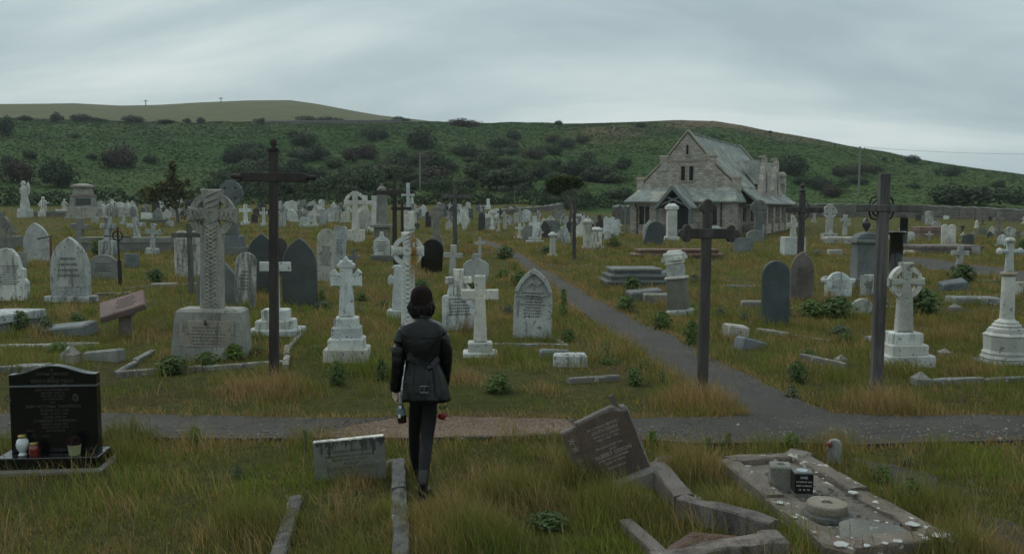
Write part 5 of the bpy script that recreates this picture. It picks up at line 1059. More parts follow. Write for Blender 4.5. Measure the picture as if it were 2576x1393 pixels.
# kerb rails
def kerb(x1, y1, x2, y2, w, h, mat, label, name='kerb_stone', seg=.9):
    if mat in ('kerbstone','marble_old'): w, h = w*.72, h*.52
    a, b = G(x1, y1)[0], G(x2, y2)[0]; d = b-a; L_ = d.length; m = MB(); n = max(1, round(L_/seg)); c = min(.012, w*.15, h*.25); rg = random.Random(x1*7+y1)
    for i in range(n):
        xa, xb = i*L_/n+.006, (i+1)*L_/n-.006; k = max(2, int((xb-xa)/.13)); dz = .012*math.sin(i*2.3+x1); dy = rg.uniform(-.012,.012); vs = []; fs = []
        for q in range(k+1):
            x = xa+(xb-xa)*q/k; e = .5 if q in (0, k) else 0
            for yy, zz in ((-w/2,-.12),(w/2,-.12),(w/2,h-c),(w/2-c,h),(0,h+.003),(-w/2+c,h),(-w/2,h-c)): chip = rg.random()**6*.03 if zz > 0 and abs(yy) > .01 else 0; vs.append((x+rg.uniform(-.01,.01)*(1-2*e), yy*(1-chip*4)+dy, zz+dz-e*.008-chip+mnoise.noise(Vector((x*3+x1,yy*9,zz*5)))*.007))
        for q in range(k):
            for r in range(7): t = (r+1) % 7; fs.append([q*7+r, q*7+t, q*7+7+t, q*7+7+r])
        fs += [list(range(7)), list(range(k*7, k*7+7))]; m.add(vs, fs)
    o = m.build(name, mat); o.location = a; o.rotation_euler = (0,-math.asin(d.z/L_),math.atan2(d.y,d.x)); return tag(o, label, 'kerb')
kerb(292,948,716,916,.13,.15,'kerbstone','long pale front kerb before the large Celtic pedestal')
kerb(288,944,386,890,.12,.12,'kerbstone','left kerb running back beside the large Celtic pedestal')
kerb(716,930,726,880,.14,.16,'kerbstone','short right kerb end beside the tallest wooden cross')
kerb(0,872,250,868,.10,.08,'marble_old','thin white kerb line behind the black headstone')
kerb(-20,936,130,928,.3,.18,'kerbstone','broad grey kerb slab directly behind the black headstone')
kerb(1428,964,1556,956,.12,.12,'kerbstone','short dark kerb in the grass above the brown leaning headstone')
kerb(2015,905,2130,930,.14,.22,'kerbstone','lichened kerb left of the square-ended wooden cross')
kerb(2345,968,2600,958,.14,.14,'kerbstone','long kerb at the right edge below the column monument')
kerb(1820,720,1912,722,.12,.10,'kerbstone','thin pale kerb left of the slate round-topped headstone')
kerb(1905,832,2090,862,.12,.10,'kerbstone','low kerb below the slate round-topped headstone')
kerb(2060,768,2260,776,.12,.08,'kerbstone','thin kerb in front of the wide eared headstone')
kerb(1240,870,1430,872,.1,.08,'kerbstone','thin kerb behind the small white block')
kerb(1372,846,1420,868,.1,.08,'kerbstone','short side kerb of the cracked pointed headstone')
kerb(660,842,745,836,.3,.08,'kerbstone','flat base kerb beneath the white cross on two steps')
kerb(720,880,760,842,.12,.1,'kerbstone','side kerb right of the white cross on two steps')
kerb(310,728,500,716,.12,.1,'kerbstone','rough kerb line behind the tilted pink tablet')
kerb(240,742,330,738,.3,.06,'kerbstone','flat plinth kerb right of the tall panelled headstone')
kerb(2440,706,2590,712,.1,.08,'kerbstone','pale kerb behind the right column monument')
def capstone(x, yb, w, h, label):
    p, s = place(x, yb); m = MB(); w *= s/2; h *= s; m.box(-w,w,-w,w,-.1,h*.5); m.box(-w*1.02,w*1.02,-w*1.02,w*1.02,h*.495,h,0,None,.08,.08); m.rough(.006,6,x); o = m.build('kerb_post', 'kerbstone'); o.location = p; return tag(o, label, 'kerb post')
capstone(2316, 968, 38, 34, 'small pyramid-topped kerb post before the foremost right Celtic cross')
capstone(2376, 894, 26, 18, 'small pyramid-topped kerb post right of the foremost right Celtic cross')
capstone(2116, 915, 26, 24, 'small pyramid-topped kerb post at the end of the lichened kerb')
capstone(2402, 780, 24, 16, 'small domed kerb post far left of the right column monument')
capstone(178, 912, 38, 44, 'square grey kerb post right behind the black headstone')
def tablet():
    p, s = place(318, 845); t = thing('tilted_tablet', 'pinkish granite tablet lying tilted on a rough stone pillar', 'memorial tablet', p, (0,0,math.radians(18))); MB().box(-22*s,22*s,-20*s,20*s,-.1,12*s,.03).rough(.04,3).build('pillar_foot', 'browngranite', t); MB().box(-15*s,15*s,-14*s,14*s,12*s-.01,52*s,.03).rough(.035,4).build('pillar', 'browngranite', t); MB().box(-24*s,24*s,-20*s,20*s,52*s,62*s,.03).rough(.03,4).build('pillar_cap', 'roughgranite', t)
    X = Matrix.Translation((-6*s,0,76*s)) @ Matrix.Rotation(math.radians(-17),4,'Y') @ Matrix.Rotation(math.radians(22),4,'X'); MB().box(-54*s,54*s,-42*s,42*s,-8*s,8*s,.02,X).build('tablet', 'pinkstone', t)
    o = inscription(t, 62*s, -28*s, 28*s, 0, 5, 'darkstone', 8); o.matrix_local = X @ Matrix.Translation((10*s,0,8*s+.003)) @ Matrix.Rotation(-math.pi/2,4,'X')
tablet()
# ---------------------------------------------------------------- distant stones, each labelled by what it stands beside
FAR = [
 ('cross',312,566,22,46,'marble_old','white leaf-ended cross right of the big pedestal monument'),('flat',369,550,29,14,'white_plastic','bright white rectangular stone lying on a grey ledger, left'),
 ('cross',368,540,16,28,'marble_old','small white cross just behind the bright white rectangular stone'),('gable',398,552,26,30,'greystone','grey rough headstone right of the bright white rectangular stone'),
 ('shield',420,552,20,24,'marble','white broken-topped stone left of the ragged yellowish tree'),('cross',618,566,30,52,'marble','white cross monument between grey ringed cross and tallest wooden cross'),
 ('cross',664,568,20,46,'marble','white cross just left of the tallest wooden cross shaft, distant'),('seg',640,560,18,22,'darkstone','dark block between two distant white crosses left of the tallest wooden cross'),
 ('gothic',710,572,18,58,'marble_old','pale tall pointed headstone just right of the tallest wooden cross shaft'),('seg',766,570,28,24,'marble','white round-topped stone in the row right of the tallest wooden cross'),
 ('cross',792,570,26,42,'marble','white cross in the row right of the tallest wooden cross'),('flat',812,566,16,40,'marble_old','pale narrow slab in the row left of the leaning pair'),('cross',850,562,20,44,'marble_old','pale stone with a knob top just above the leaning pair'),
 ('cross',1045,572,18,58,'marble_old','pale cross peeking right of the draped cross monument'),('round',1078,572,14,40,'darkstone','dark narrow headstone left of the grey ringed cross on steps'),('cross',1130,578,18,44,'marble_old','pale weathered cross left of the sunburst wooden cross'),
 ('seg',1050,578,14,18,'slate','small dark green round headstone left of the grey ringed cross'),('shield',1168,578,16,46,'marble','white urn-topped stone right of the sunburst wooden cross'),('cross',1238,580,26,52,'marble','white ornate cross stone right of the charcoal headstone'),
 ('cross',1254,584,14,36,'marble_old','small pale cross squeezed right of the ornate white cross stone'),('seg',1330,606,30,40,'greystone','grey stone left of the bright white cross on steps'),('flat',1385,596,36,42,'slate_pale','bluish grey slab behind the round white column stump'),
 ('round',1400,602,18,46,'slate_pale','grey rounded headstone behind the round white column stump'),('scroll',1424,612,24,44,'marble_old','white carved stone left of the edge-on wooden cross'),('lancet',1532,590,30,46,'marble','white gothic headstone left of the chapel lean-to'),
 ('flat',1548,592,18,36,'marble','white plain slab left of the chapel lean-to'),('shield',1510,582,22,36,'darkstone','dark urn-shaped stone behind the square white pedestal tomb'),('cross',1556,560,16,46,'marble_old','pale slim statue-like stone at the left end of the chapel roof'),
 ('flat',1220,526,30,9,'white_plastic','bright white grave kerb alone on the far grass bank'),('flat',1228,520,8,20,'white_plastic','bright white upright stone alone on the far grass bank'),
 ('seg',2338,566,20,36,'marble_old','pale narrow stone right of the thinner black column'),('flat',2380,552,15,9,'white_plastic','bright white stone nearest the right boundary wall'),('flat',2344,566,22,16,'slate_pale','bluish small stone below the right boundary wall'),
 ('seg',2357,580,22,24,'marble_old','pale small stone left of the far white pointed headstone'),('flat',2470,588,20,14,'slate_pale','bluish flat stone right of the small dark slate headstone'),('cross',2512,590,26,56,'greystone','grey stone cross just behind the right column cross'),
 ('flat',2310,556,14,16,'darkstone','dark small stone right of the thinner black column near the wall'),('wide',2540,600,30,30,'marble_old','pale stone at the right edge beyond the column cross'),('seg',2058,640,24,12,'slate_pale','tiny bluish stone right of the knob-topped wooden cross'),
 ('cross',2048,560,14,36,'marble_old','pale cross behind the right arm of the knob-topped wooden cross'),('flat',2455,640,20,18,'marble_old','small white block right of the broken-arm cross'),('seg',2080,712,30,18,'marble_old','low pale stone left of the wide eared headstone'),
 ('flat',2560,742,26,34,'marble_old','white stone with blue flowers behind the column monument base'),('seg',240,560,20,14,'marble_old','low pale stone right below the big pedestal monument'),('flat',150,545,20,18,'marble','white rubble stone between statue and big pedestal monument'),
 ('seg',428,570,20,16,'marble_old','pale low stone under the ragged yellowish tree'),('shield',1475,560,12,22,'greystone','small grey stone behind the edge-on wooden cross'),('flat',1415,548,14,20,'greystone','small grey pillar stone under the wind-bent tree crown')]
for k, x, yb, w, h, mat, lab in FAR:
    if k == 'cross': cross(x, yb, w, h, mat, lab, fleur=rng.choice([0,0,2.5]), base=(h*.16,), sw=max(w*.3,5))
    else: stone(k, x, yb, w, h, mat, lab, rot=rng.uniform(-14,14), lean=rng.uniform(-4,4), rough=.012)
# the many small stones nobody could tell apart: shared labels by tone and bank
def tiny(n, x0, x1, y0, y1, light, lab, grp, hmin, hmax, avoid=()):
    kinds = ['seg','round','gothic','flat','cross','shield','cross','gable']; base = {}
    for i in range(n):
        for _ in range(20):
            x = rng.uniform(x0, x1); y = y0+(y1-y0)*rng.random()
            if not any(a < x < b for a, b in avoid): break
        p, s = place(x, y); k = rng.choice(kinds); H = rng.uniform(hmin, hmax)
        if (k, light) not in base:
            mb = MB(); P = profile(k, .6, 1.0) if k != 'cross' else cross_poly(.6, 1.0, .17, .68, .16, 1.3)
            mb.prism([(a, b-.15 if b < 1e-6 else b) for a, b in P], -.07, .07, .015); mb.box(-.36,.36,-.16,.16,-.15,.10,.02); mb.rough(.012, 4, i); me = mb.build('headstone', 'marble'); dat = me.data; bpy.data.objects.remove(me); base[(k, light)] = dat
        o = bpy.data.objects.new('grave_cross' if k == 'cross' else 'headstone', base[(k, light)]); COL.objects.link(o); o.location = p; o.scale = (H*rng.uniform(.8,1.3), H, H); o.rotation_euler = (rng.uniform(-.06,.06), rng.uniform(-.1,.1), rng.uniform(-.4,.4))
        o.material_slots[0].link = 'OBJECT'; o.material_slots[0].material = M[rng.choice(['marble','marble','marble_old','marble_old','greystone'] if light else ['slate','darkstone','polished_black','slate_pale'])]
        tag(o, lab, 'cross' if k == 'cross' else 'headstone', grp)
def nolabel(): pass
tiny(44, 250, 470, 524, 548, True, 'one of the tiny pale stones on the far left bank below the hedge', 'tiny pale stones, far left bank', .7, 1.25, ((340,400),))
tiny(22, 250, 520, 522, 542, False, 'one of the tiny dark stones on the far left bank below the hedge', 'tiny dark stones, far left bank', .6, 1.0)
tiny(44, 700, 880, 524, 560, True, 'one of the tiny pale stones in the far rows right of the tallest wooden cross', 'tiny pale stones, far middle bank', .7, 1.2)
tiny(26, 600, 885, 521, 546, False, 'one of the tiny dark stones in the far rows right of the tallest wooden cross', 'tiny dark stones, far middle bank', .6, 1.0)
tiny(42, 1040, 1300, 530, 582, True, 'one of the tiny pale stones scattered by the far end of the chapel path', 'tiny pale stones by the path end', .55, 1.1)
tiny(16, 1040, 1300, 524, 560, False, 'one of the tiny dark stones scattered by the far end of the chapel path', 'tiny dark stones by the path end', .6, .95)
tiny(42, 1300, 1560, 555, 606, True, 'one of the small pale stones crowded left of the chapel', 'small pale stones left of the chapel', .55, 1.1)
tiny(8, 1300, 1560, 555, 600, False, 'one of the small dark stones crowded left of the chapel', 'small dark stones left of the chapel', .7, 1.1)
tiny(26, 2040, 2576, 556, 640, True, 'one of the small pale stones scattered below the right wall', 'small pale stones below the right wall', .45, .8)
tiny(10, 2230, 2576, 552, 640, False, 'one of the small dark stones scattered below the right wall', 'small dark stones below the right wall', .4, .7)
# ---------------------------------------------------------------- foreground graves
def GZ(ux, uy, dz):
    p, s = G(ux, uy); z = p.z+dz; d = pxdir(ux, uy); t = (z-HCAM)/d[2]; return Vector((d[0]*t, d[1]*t, z)), t/F
def black_grave():
    p, s = G(118, 1192); t = thing('headstone', 'polished black lettered headstone with a wavy top on a black base, lower left', 'headstone', p, (0,0,math.radians(5))); w = .86
    MB().box(-w/2-.03,w/2+.04,-.03,.40,-.1,.045,.02).rough(.012,5).build('foundation', 'concrete', t)
    b = MB(); b.prism([(-w/2,-.30),(w/2-.0,-.30),(w/2,.0),(w/2,.0),(-w/2,.0)], 0, .1) if 0 else b.box(-w/2,w/2,0,.34,.046,.145,.008); b.build('base', 'polished_black', t)
    W_, H_ = .74, .775; X = Matrix.Translation((.005,.17,.146)); pr = profile('ogee', W_, H_); MB().prism(pr, 0, .10, .006, X).build('slab', 'polished_black', t)
    g = MB(); g.box(-W_/2-.001,W_/2+.001,-.003,.103,.588,.604,0,X); g.build('pale_band', 'slate_pale', t)
    T = [('+',.05,0,.735),('LOVING MEMORY',.034,0,.70),('OF',.024,0,.668),('EDITH IRENE MILLS',.042,0,.638),('BORN 16 OCT. 1890',.027,0,.608-.003),
         ('DIED 10 NOVEMBER 1947',.026,0,.560),('BELOVED WIFE OF',.024,0,.532),('SAMUEL W. MILLS',.026,0,.505),('OF LLANDUDNO',.022,0,.478),('ALSO',.02,0,.450),
         ('ANN VICTORIA THOMPSON',.037,0,.412),('BORN 30 OCT. 1900',.027,.01,.378),('DIED 16 OCT. 1980',.027,.01,.347),('LOVING WIFE OF',.025,.01,.316),
         ('CLARENCE THOMPSON',.034,.01,.284),('BORN 2 JUNE 1893',.027,.01,.253),('DIED 28 OCT. 1974',.027,.01,.224),('REST IN PEACE',.025,.01,.194)]
    text_mesh(T, t, -.0015, 'gilt_letter', X=X)
    m = MB()
    for sx, c in ((-1,-.295),(1,.265)):
        m.tube([(c,-.002,.63),(c+.01*sx,-.002,.66),(c-.004,-.002,.70)], .0022, 4)
        for i in range(7): a = i*.9; m.ball((c+.028*math.cos(a)*(.5+i*.08),-.001,.672+.026*math.sin(a)), .0085, 5, 1.3, .3, .7)
    m.build('carved_flowers', 'gilt_letter', t)
    R = Matrix.Rotation(math.radians(5),4,'Z')
    def on(x, y): return p+(R @ Vector((x,y,.146)))
    o = thing('grave_lantern', 'white glass grave lantern with a gold lid on the black base', 'lantern', on(-.235,.095)); MB().lathe([(.034,0),(.038,.008),(.030,.018),(.026,.03),(.048,.065),(.054,.10),(.046,.135),(.030,.152),(.028,.158)], 20).build('jar', 'white_glass', o, True); MB().lathe([(.033,.158),(.035,.163),(.035,.176),(.030,.182),(.027,.183)], 20).build('lid', 'gold_lid', o, True)
    o = thing('grave_lantern', 'red glass grave lantern with a gold lid beside the white one', 'lantern', on(-.125,.06)); MB().lathe([(.036,0),(.038,.01),(.042,.05),(.042,.075),(.034,.095),(.030,.10)], 18).build('jar', 'red_glass', o, True); MB().lathe([(.032,.10),(.034,.103),(.034,.116),(.029,.121)], 18).build('lid', 'gold_lid', o, True)
    o = thing('plant_pot', 'pale green plant pot with dark heather on the black base', 'plant pot', on(.205,.085)); MB().lathe([(.046,0),(.054,.075),(.057,.088),(.052,.09),(.048,.07)], 20).build('pot', 'green_pot', o, True)
    n = 420; d = NR.normal(size=(n,3)); d /= np.linalg.norm(d, axis=1)[:,None]; C = d*np.array((.062,.06,.055))*(NR.random((n,1))**.4)+np.array((0,0,.115)); C = C[C[:,2] > .075]; me = leaf_quads(C, np.full(len(C), .014), vary((.05,.016,.024), len(C), .4, (.02,.022,.014), .3), .3, 1.8, 'heather'); link('heather', me, 'leaf', o)
black_grave()
EXCL.append(np.array([G(*c)[0][:2] for c in ((-60,1190),(118,1196),(250,1188),(285,1150),(240,1140),(-20,1140))]))
def low_stone():
    p, s = G(884, 1205); t = thing('headstone', 'low grey rectangular headstone with light painted along its top edge and black streaks', 'headstone', p, (math.radians(-3),math.radians(-3.5),math.radians(9))); w = 177*s; h = 100*s
    m, nt, N, L, b = new_mat('streaked_stone'); v = _ovec(N, L, False); sp = N.new('ShaderNodeSeparateXYZ'); L.new(v, sp.inputs[0]); c = _ramp(N, L, _noise(N, L, v, 12, 8), .3, .7, (.125,.13,.115,1), (.18,.18,.16,1))
    mp = N.new('ShaderNodeMapping'); mp.inputs['Scale'].default_value = (16,16,2.6); L.new(v, mp.inputs[0]); nz = _noise(N, L, mp.outputs[0], 1, 6, .7)
    mr = N.new('ShaderNodeMapRange'); L.new(sp.outputs[2], mr.inputs[0]); mr.inputs[1].default_value = h*.35; mr.inputs[2].default_value = h; mr.inputs[3].default_value = -.22; mr.inputs[4].default_value = .14
    ad = N.new('ShaderNodeMath'); ad.operation = 'ADD'; L.new(nz, ad.inputs[0]); L.new(mr.outputs[0], ad.inputs[1]); c = _mix(N, L, _ramp(N, L, ad.outputs[0], .53, .60), c, (.045,.045,.04)); c = _mix(N, L, _ramp(N, L, _noise(N, L, v, 26, 5), .62, .66), c, (.30,.31,.29))
    L.new(c, b.inputs['Base Color']); b.inputs['Roughness'].default_value = .9; _bump(N, L, b, _noise(N, L, v, 60, 6), .5)
    MB().prism([(-w/2,-.1),(w/2,-.1),(w/2,h),(-w/2,h)], 0, .085, .006).rough(.004,8).build('slab', 'streaked_stone', t)
    MB().box(-w/2+.004,w/2-.004,.004,.081,h-.003,h+.006).rough(.003,9).build('lit_top', 'marble', t)  # pale strip paints the light that falls on the slab's top edge
    text_mesh([('IN LOVING MEMORY OF',.034,0,h*.73),('GEORGE THOMAS OF THIS TOWN',.026,0,h*.61),('DIED 3RD JULY 1921 AGED 61',.023,0,h*.52),('ALSO OF',.032,.01,h*.42),('ELIZABETH THOMAS',.043,.0,h*.30),('DIED JUNE 9TH 1930',.028,.02,h*.18)], t, -.0015, 'faint_letter')
low_stone()
kerb(1002,1178,1006,1470,.115,.10,'lichengrey','long lichened kerb running from the low streaked headstone toward the viewer')
kerb(746,1262,690,1440,.105,.075,'lichengrey','broken lichened kerb left of the low streaked headstone')
boulder(994,1180,44,20,'lichengrey','small square kerb block at the right foot of the low streaked headstone',8,(0,0),.14,'kerb_stone')
def brown_stone():
    p, s = G(1556, 1214); t = thing('headstone', 'brown granite lettered headstone leaning steeply to the left on its base', 'headstone', p, (math.radians(-10),math.radians(-20.5),math.radians(4))); W_, H_ = 184*s, 172*s; z0 = .02
    P = [(-.5,0),(.5,0),(.5,.93),(.47,.985),(.40,1.0),(.385,.955),(.365,.97),(.33,1.03),(.27,1.04),(-.26,1.0),(-.275,.955),(-.5,.94)]; P = [(x*W_, z*H_+z0-(.15 if z < .01 else 0)) for x, z in P]
    MB().prism(P, 0, .13, .012).rough(.005,7).build('slab', 'browngranite', t)
    inn = [(-.485,.0),(.475,.0),(.475,.90),(.38,.925),(.36,.93),(.27,.985),(-.25,.955),(-.265,.915),(-.485,.90)]; MB().prism([(x*W_, z*H_+z0) for x, z in inn], -.008, .02, .003).build('face', 'brownstone', t)
    MB().box(.315*W_,.375*W_,.03,.085,1.0*H_+z0,1.19*H_+z0,.012).rough(.005,4).build('finial', 'browngranite', t)
    m = MB()
    for x in (.405,.425,.445): m.box(x*W_,x*W_+.003,-.0105,0,.80*H_,.92*H_)
    m.box(-.47*W_,.47*W_,-.0105,0,.60*H_,.612*H_); m.build('cut_lines', 'darkstone', t)
    text_mesh([('IN LOVING MEMORY',.030,.05,.855*H_),('EDITH DEAN',.040,.05,.79*H_),('WIFE OF A. DIXON',.027,.05,.725*H_),('DIED 9 MAY 1931',.026,.05,.67*H_),('PEACEFUL AFTER TOIL',.024,.04,.555*H_),('ALSO',.024,.06,.505*H_),('ALBERT DIXON',.047,.05,.44*H_),('DIED 14TH NOVEMBER',.026,.04,.375*H_),('AGED 71 YEARS',.026,.04,.32*H_),('REST IN PEACE',.024,.04,.24*H_)], t, -.0095, 'pale_letter')
    m = MB()
    for sx, zz in ((-.40,.80),(-.385,.68),(-.40,.50),(-.385,.36)):
        for k in range(5): a = k*1.3+zz*9; m.tube([(sx*W_,-.0095,zz*H_),(sx*W_+.022*math.cos(a),-.0105,zz*H_+.02*math.sin(a)),(sx*W_+.030*math.cos(a+.5),-.0095,zz*H_+.03*math.sin(a+.5))], .003, 4)
    m.build('carved_leaves', 'pale_letter', t)
    q = MB(); q.box(-.40*W_,.60*W_,-.15,.19,-.14,.035,.03); q.rough(.014,4).build('base', 'browngranite', t)
brown_stone()
kerb(1652,1205,1722,1292,.16,.16,'browngranite','slanting granite kerb below the base of the brown leaning headstone',seg=3)
kerb(1712,1296,1950,1362,.15,.16,'browngranite','thick granite kerb running right to the broken corner block',seg=3)
kerb(1962,1386,1640,1440,.15,.11,'browngranite','front granite kerb of the collapsed brown grave at the bottom edge',seg=3)
kerb(1572,1330,1668,1420,.10,.07,'browngranite','left granite kerb of the collapsed brown grave')
boulder(1945,1388,60,50,'browngranite','broken granite corner block at the bottom edge of the collapsed grave',10,(2,3),.2)
boulder(1720,1268,80,26,'greystone','cracked pale concrete lump between the granite kerbs',-34,(-8,16),.22)
boulder(1762,1300,60,20,'greystone','smaller cracked concrete lump further down the granite kerb',-30,(-6,14),.2)
boulder(1612,1268,44,22,'lichengrey','round pale stone in the grass below the brown leaning headstone',20,(5,5),.14)
boulder(1668,1178,44,26,'browngranite','granite block at the right end of the brown headstone base',-30,(0,-18),.2)
def gravel_bed():
    q = [G(x, y)[0] for x, y in ((1680,1390),(1740,1352),(1850,1362),(1920,1384),(1880,1420),(1670,1420))]; m = MB(); m.add([v+Vector((0,0,.045)) for v in q]+[v-Vector((0,0,.05)) for v in q], [[0,1,2,3,4,5]]+[[i,(i+1)%6,(i+1)%6+6,i+6] for i in range(6)]); tag(m.build('gravel_bed', 'gravel_red'), kind='structure'); EXCL.append(np.array([v[:2] for v in q]))
gravel_bed()
# lichened ledger grave, lower right
A_, B_, C_, D_ = (1830,1180),(2006,1170),(2366,1380),(2112,1402)
kerb(*A_,*B_,.16,.10,'lichenstone','far end kerb of the lichened grave, lower right')
kerb(*B_,*C_,.17,.10,'lichenstone','long right kerb of the lichened grave, lower right')
kerb(*D_,*C_,.18,.10,'lichenstone','near end kerb of the lichened grave, lower right')
kerb(*A_,*D_,.16,.09,'lichenstone','long left kerb of the lichened grave, lower right')
def lich_block(x, y, w, h, lab):
    p, s = G(x, y); m = MB(); m.box(-w/2,w/2,-w/2,w/2,-.05,h,.02); m.rough(.015,5,x); o = m.build('kerb_block', 'lichenstone'); o.location = p; o.rotation_euler = (0,0,math.radians(-35)); tag(o, lab, 'kerb')
lich_block(2004,1172,.20,.13,'corner block at the far right corner of the lichened grave')
lich_block(2364,1382,.20,.12,'white-crusted corner block at the near right corner of the lichened grave')
lich_block(2114,1404,.20,.11,'white-crusted corner block at the near left corner of the lichened grave')
def lich_spots():
    m, nt, N, L, b = new_mat('lichen_crust'); v = _ovec(N, L); L.new(_ramp(N, L, _noise(N, L, v, 30, 5), .3, .7, (.30,.31,.29,1), (.50,.51,.48,1)), b.inputs['Base Color']); b.inputs['Roughness'].default_value = .95
    mb = MB()
    for x, y, r, dz in ((2146,1238,.045,.103),(2296,1318,.055,.103),(2036,1182,.02,.103),(2054,1188,.018,.103),(2081,1196,.02,.103),(2070,1204,.012,.103),(1962,1264,.036,.093),(1998,1300,.028,.093),(2362,1346,.06,.123),(2117,1368,.06,.113),(2227,1366,.028,.103),(2258,1360,.04,.103),(2180,1372,.03,.103),(2048,1338,.02,.093),(1905,1222,.015,.093),(2210,1278,.016,.103)):
        p, s = GZ(x, y, dz); k = 18; r *= .82; o_ = len(mb.v); mb.lathe([(r,0),(r*.9,.004)], k, p+Vector((0,0,.0015))); mb.v[o_:] = [(p.x+(a_-p.x)*(1+.38*mnoise.noise(Vector(((a_-p.x)*38+x, (b_-p.y)*38, y)))), p.y+(b_-p.y)*(1+.38*mnoise.noise(Vector(((a_-p.x)*38+x, (b_-p.y)*38, y)))), c_) for a_, b_, c_ in mb.v[o_:]]
    tag(mb.build('lichen_patches', 'lichen_crust'), 'round white lichen crusts growing on the lichened grave kerbs', 'lichen', kind='stuff')
lich_spots()
def ledger():
    q = [G(*c)[0] for c in (A_,B_,C_,D_)]; ctr = sum(q, Vector())/4; q = [ctr+(v-ctr)*.97 for v in q]; m = MB(); m.add([v+Vector((0,0,.055)) for v in q]+[v-Vector((0,0,.05)) for v in q], [[0,1,2,3]]+[[i,(i+1)%4,(i+1)%4+4,i+4] for i in range(4)]); tag(m.build('ledger_slab', 'lichenstone'), 'sunken lichened slab inside the kerbs of the lower right grave', 'grave slab'); EXCL.append(np.array([(ctr+(v-ctr)*1.08)[:2] for v in q]))
ledger()
def vases():
    p, s = GZ(1963, 1228, .055); t = thing('flower_vase', 'rough grey square stone vase on the lichened grave', 'vase', p, (0,0,math.radians(-12))); w = 54*s/2
    MB().box(-w,w,-w,w,0,64*s-.004,.012,None,.97,.97).rough(.006,8).build('block', 'greystone', t); MB().lathe([(.030,0),(.032,.003)], 18, (0,0,64*s-.0045)).build('hole', 'dark_opening', t)
    p, s = GZ(2016, 1246, .055); t = thing('flower_vase', 'black polished square vase lettered in white on the lichened grave', 'vase', p, (0,0,math.radians(-4))); w = 45*s/2; h = 66*s
    MB().box(-w*.95,w*.95,-w*.95,w*.95,0,h*.2,.004).build('foot', 'greystone', t); MB().box(-w,w,-w,w,h*.2-.001,h-.012,.002).build('block', 'polished_black', t); MB().box(-w,w,-w,w,h-.0125,h,.004).build('rim', 'slate_pale', t); MB().lathe([(w*.62,0),(w*.62,.003)], 18, (0,0,h-.002)).build('hole', 'steel', t)
    text_mesh([('DAD',.026,0,h*.80),('LOVED BY ALL',.0185,0,h*.64),('REST IN PEACE',.0175,0,h*.49),('12  10  90',.021,0,h*.34)], t, -w-.001, 'white_letter')
    p, s = GZ(2080, 1302, .055); t = thing('stone_ring', 'round millstone-like base with a hole on the lichened grave', 'stone base', p); r = 60*s
    MB().lathe([(r,0),(r*1.02,.02),(r*.98,.042),(r*.86,.05)], 40).rough(.006,9).build('lower_ring', 'lichengrey', t); MB().lathe([(r*.80,.049),(r*.83,.07),(r*.83,.105),(r*.79,.118),(r*.30,.119),(r*.24,.117),(r*.24,.10),(.002,.10)], 40).rough(.005,9).build('upper_ring', 'millstone', t)
    p, s = GZ(2200, 1352, .055); t = thing('memorial_plaque', 'grey cut-cornered stone plaque tilted on the lichened grave', 'plaque', p, (math.radians(24),math.radians(4),math.radians(-14))); w = 84*s; MB().prism([(-w,-.005),(w,-.005),(w,.17),(w*.72,.235),(-w*.62,.235),(-w,.18)], -.03, .03, .006, Matrix.Rotation(math.radians(-90),4,'X') @ Matrix.Translation((0,0,-.1))).rough(.004,9).build('plaque', 'greystone', t)
vases()
def pebbles(name, corners, n, r0, r1, mat, label, cat, dz):
    q = np.array([list(G(*c)[0]) for c in corners]); mb = MB(); k = 0; w = NR.dirichlet(np.ones(len(q))*.8, n*2)
    for row in w:
        if k >= n: break
        p = Vector(row @ q); r = random.uniform(r0, r1); k += 1; p.z += dz
        a = random.uniform(0, 6); X = Matrix.Translation(p) @ Matrix.Rotation(a,4,'Z') @ Matrix.Rotation(random.uniform(-.4,.4),4,'X')
        mb.box(-r,r,-r*.7,r*.7,-r*.4,r*random.uniform(.3,.7),r*.3,X,random.uniform(.6,.9),.8)
    mb.rough(r0*.5, 20); tag(mb.build(name, mat), label, cat, kind='stuff')
pebbles('red_chippings', [(1680,1390),(1740,1352),(1850,1362),(1920,1384),(1880,1420),(1670,1420)], 700, .006, .014, 'gravel_red', 'reddish stone chippings inside the collapsed brown grave', 'chippings', .045)
pebbles('stone_rubble', [(1862,1186),(1990,1178),(2320,1362),(2125,1384)], 90, .010, .034, 'lichengrey', 'loose stone rubble strewn on the lichened grave bed', 'rubble', .055)
def path_grit():
    mb = MB()
    for i in range(700):
        ux = random.uniform(0, 2576); uy = random.triangular(1050, 1116, 1106); p = G(ux, uy)[0]; r = random.uniform(.006, .016); X = Matrix.Translation(p+Vector((0,0,.034))) @ Matrix.Rotation(random.uniform(0,6),4,'Z'); mb.box(-r,r,-r*.7,r*.7,-r*.4,r*.5,r*.3,X,.8,.8)
    mb.rough(.003, 30); tag(mb.build('path_grit', 'kerbstone'), 'loose grit and pebbles lying on the front path', 'grit', kind='stuff')
path_grit()
def gravel_scatter():
    mb = MB()
    for i in range(1500):
        ux = random.uniform(760, 1480); lo = float(np.interp(ux, [760,880,980,1250,1420,1480],[1100,1076,1058,1052,1060,1076])); uy = random.gauss(lo+8, 10) if random.random() < .6 else random.uniform(lo, 1106)
        if uy > 1110: continue
        p = G(ux, uy)[0]; r = random.uniform(.005, .013); X = Matrix.Translation(p+Vector((0,0,.036))) @ Matrix.Rotation(random.uniform(0,6),4,'Z'); mb.box(-r,r,-r*.7,r*.7,-r*.4,r*.5,r*.3,X,.8,.8)
    tag(mb.build('gravel_scatter', 'gravel'), 'tan gravel crumbs spilling off the bare patch onto the path', 'gravel', kind='stuff')
gravel_scatter()
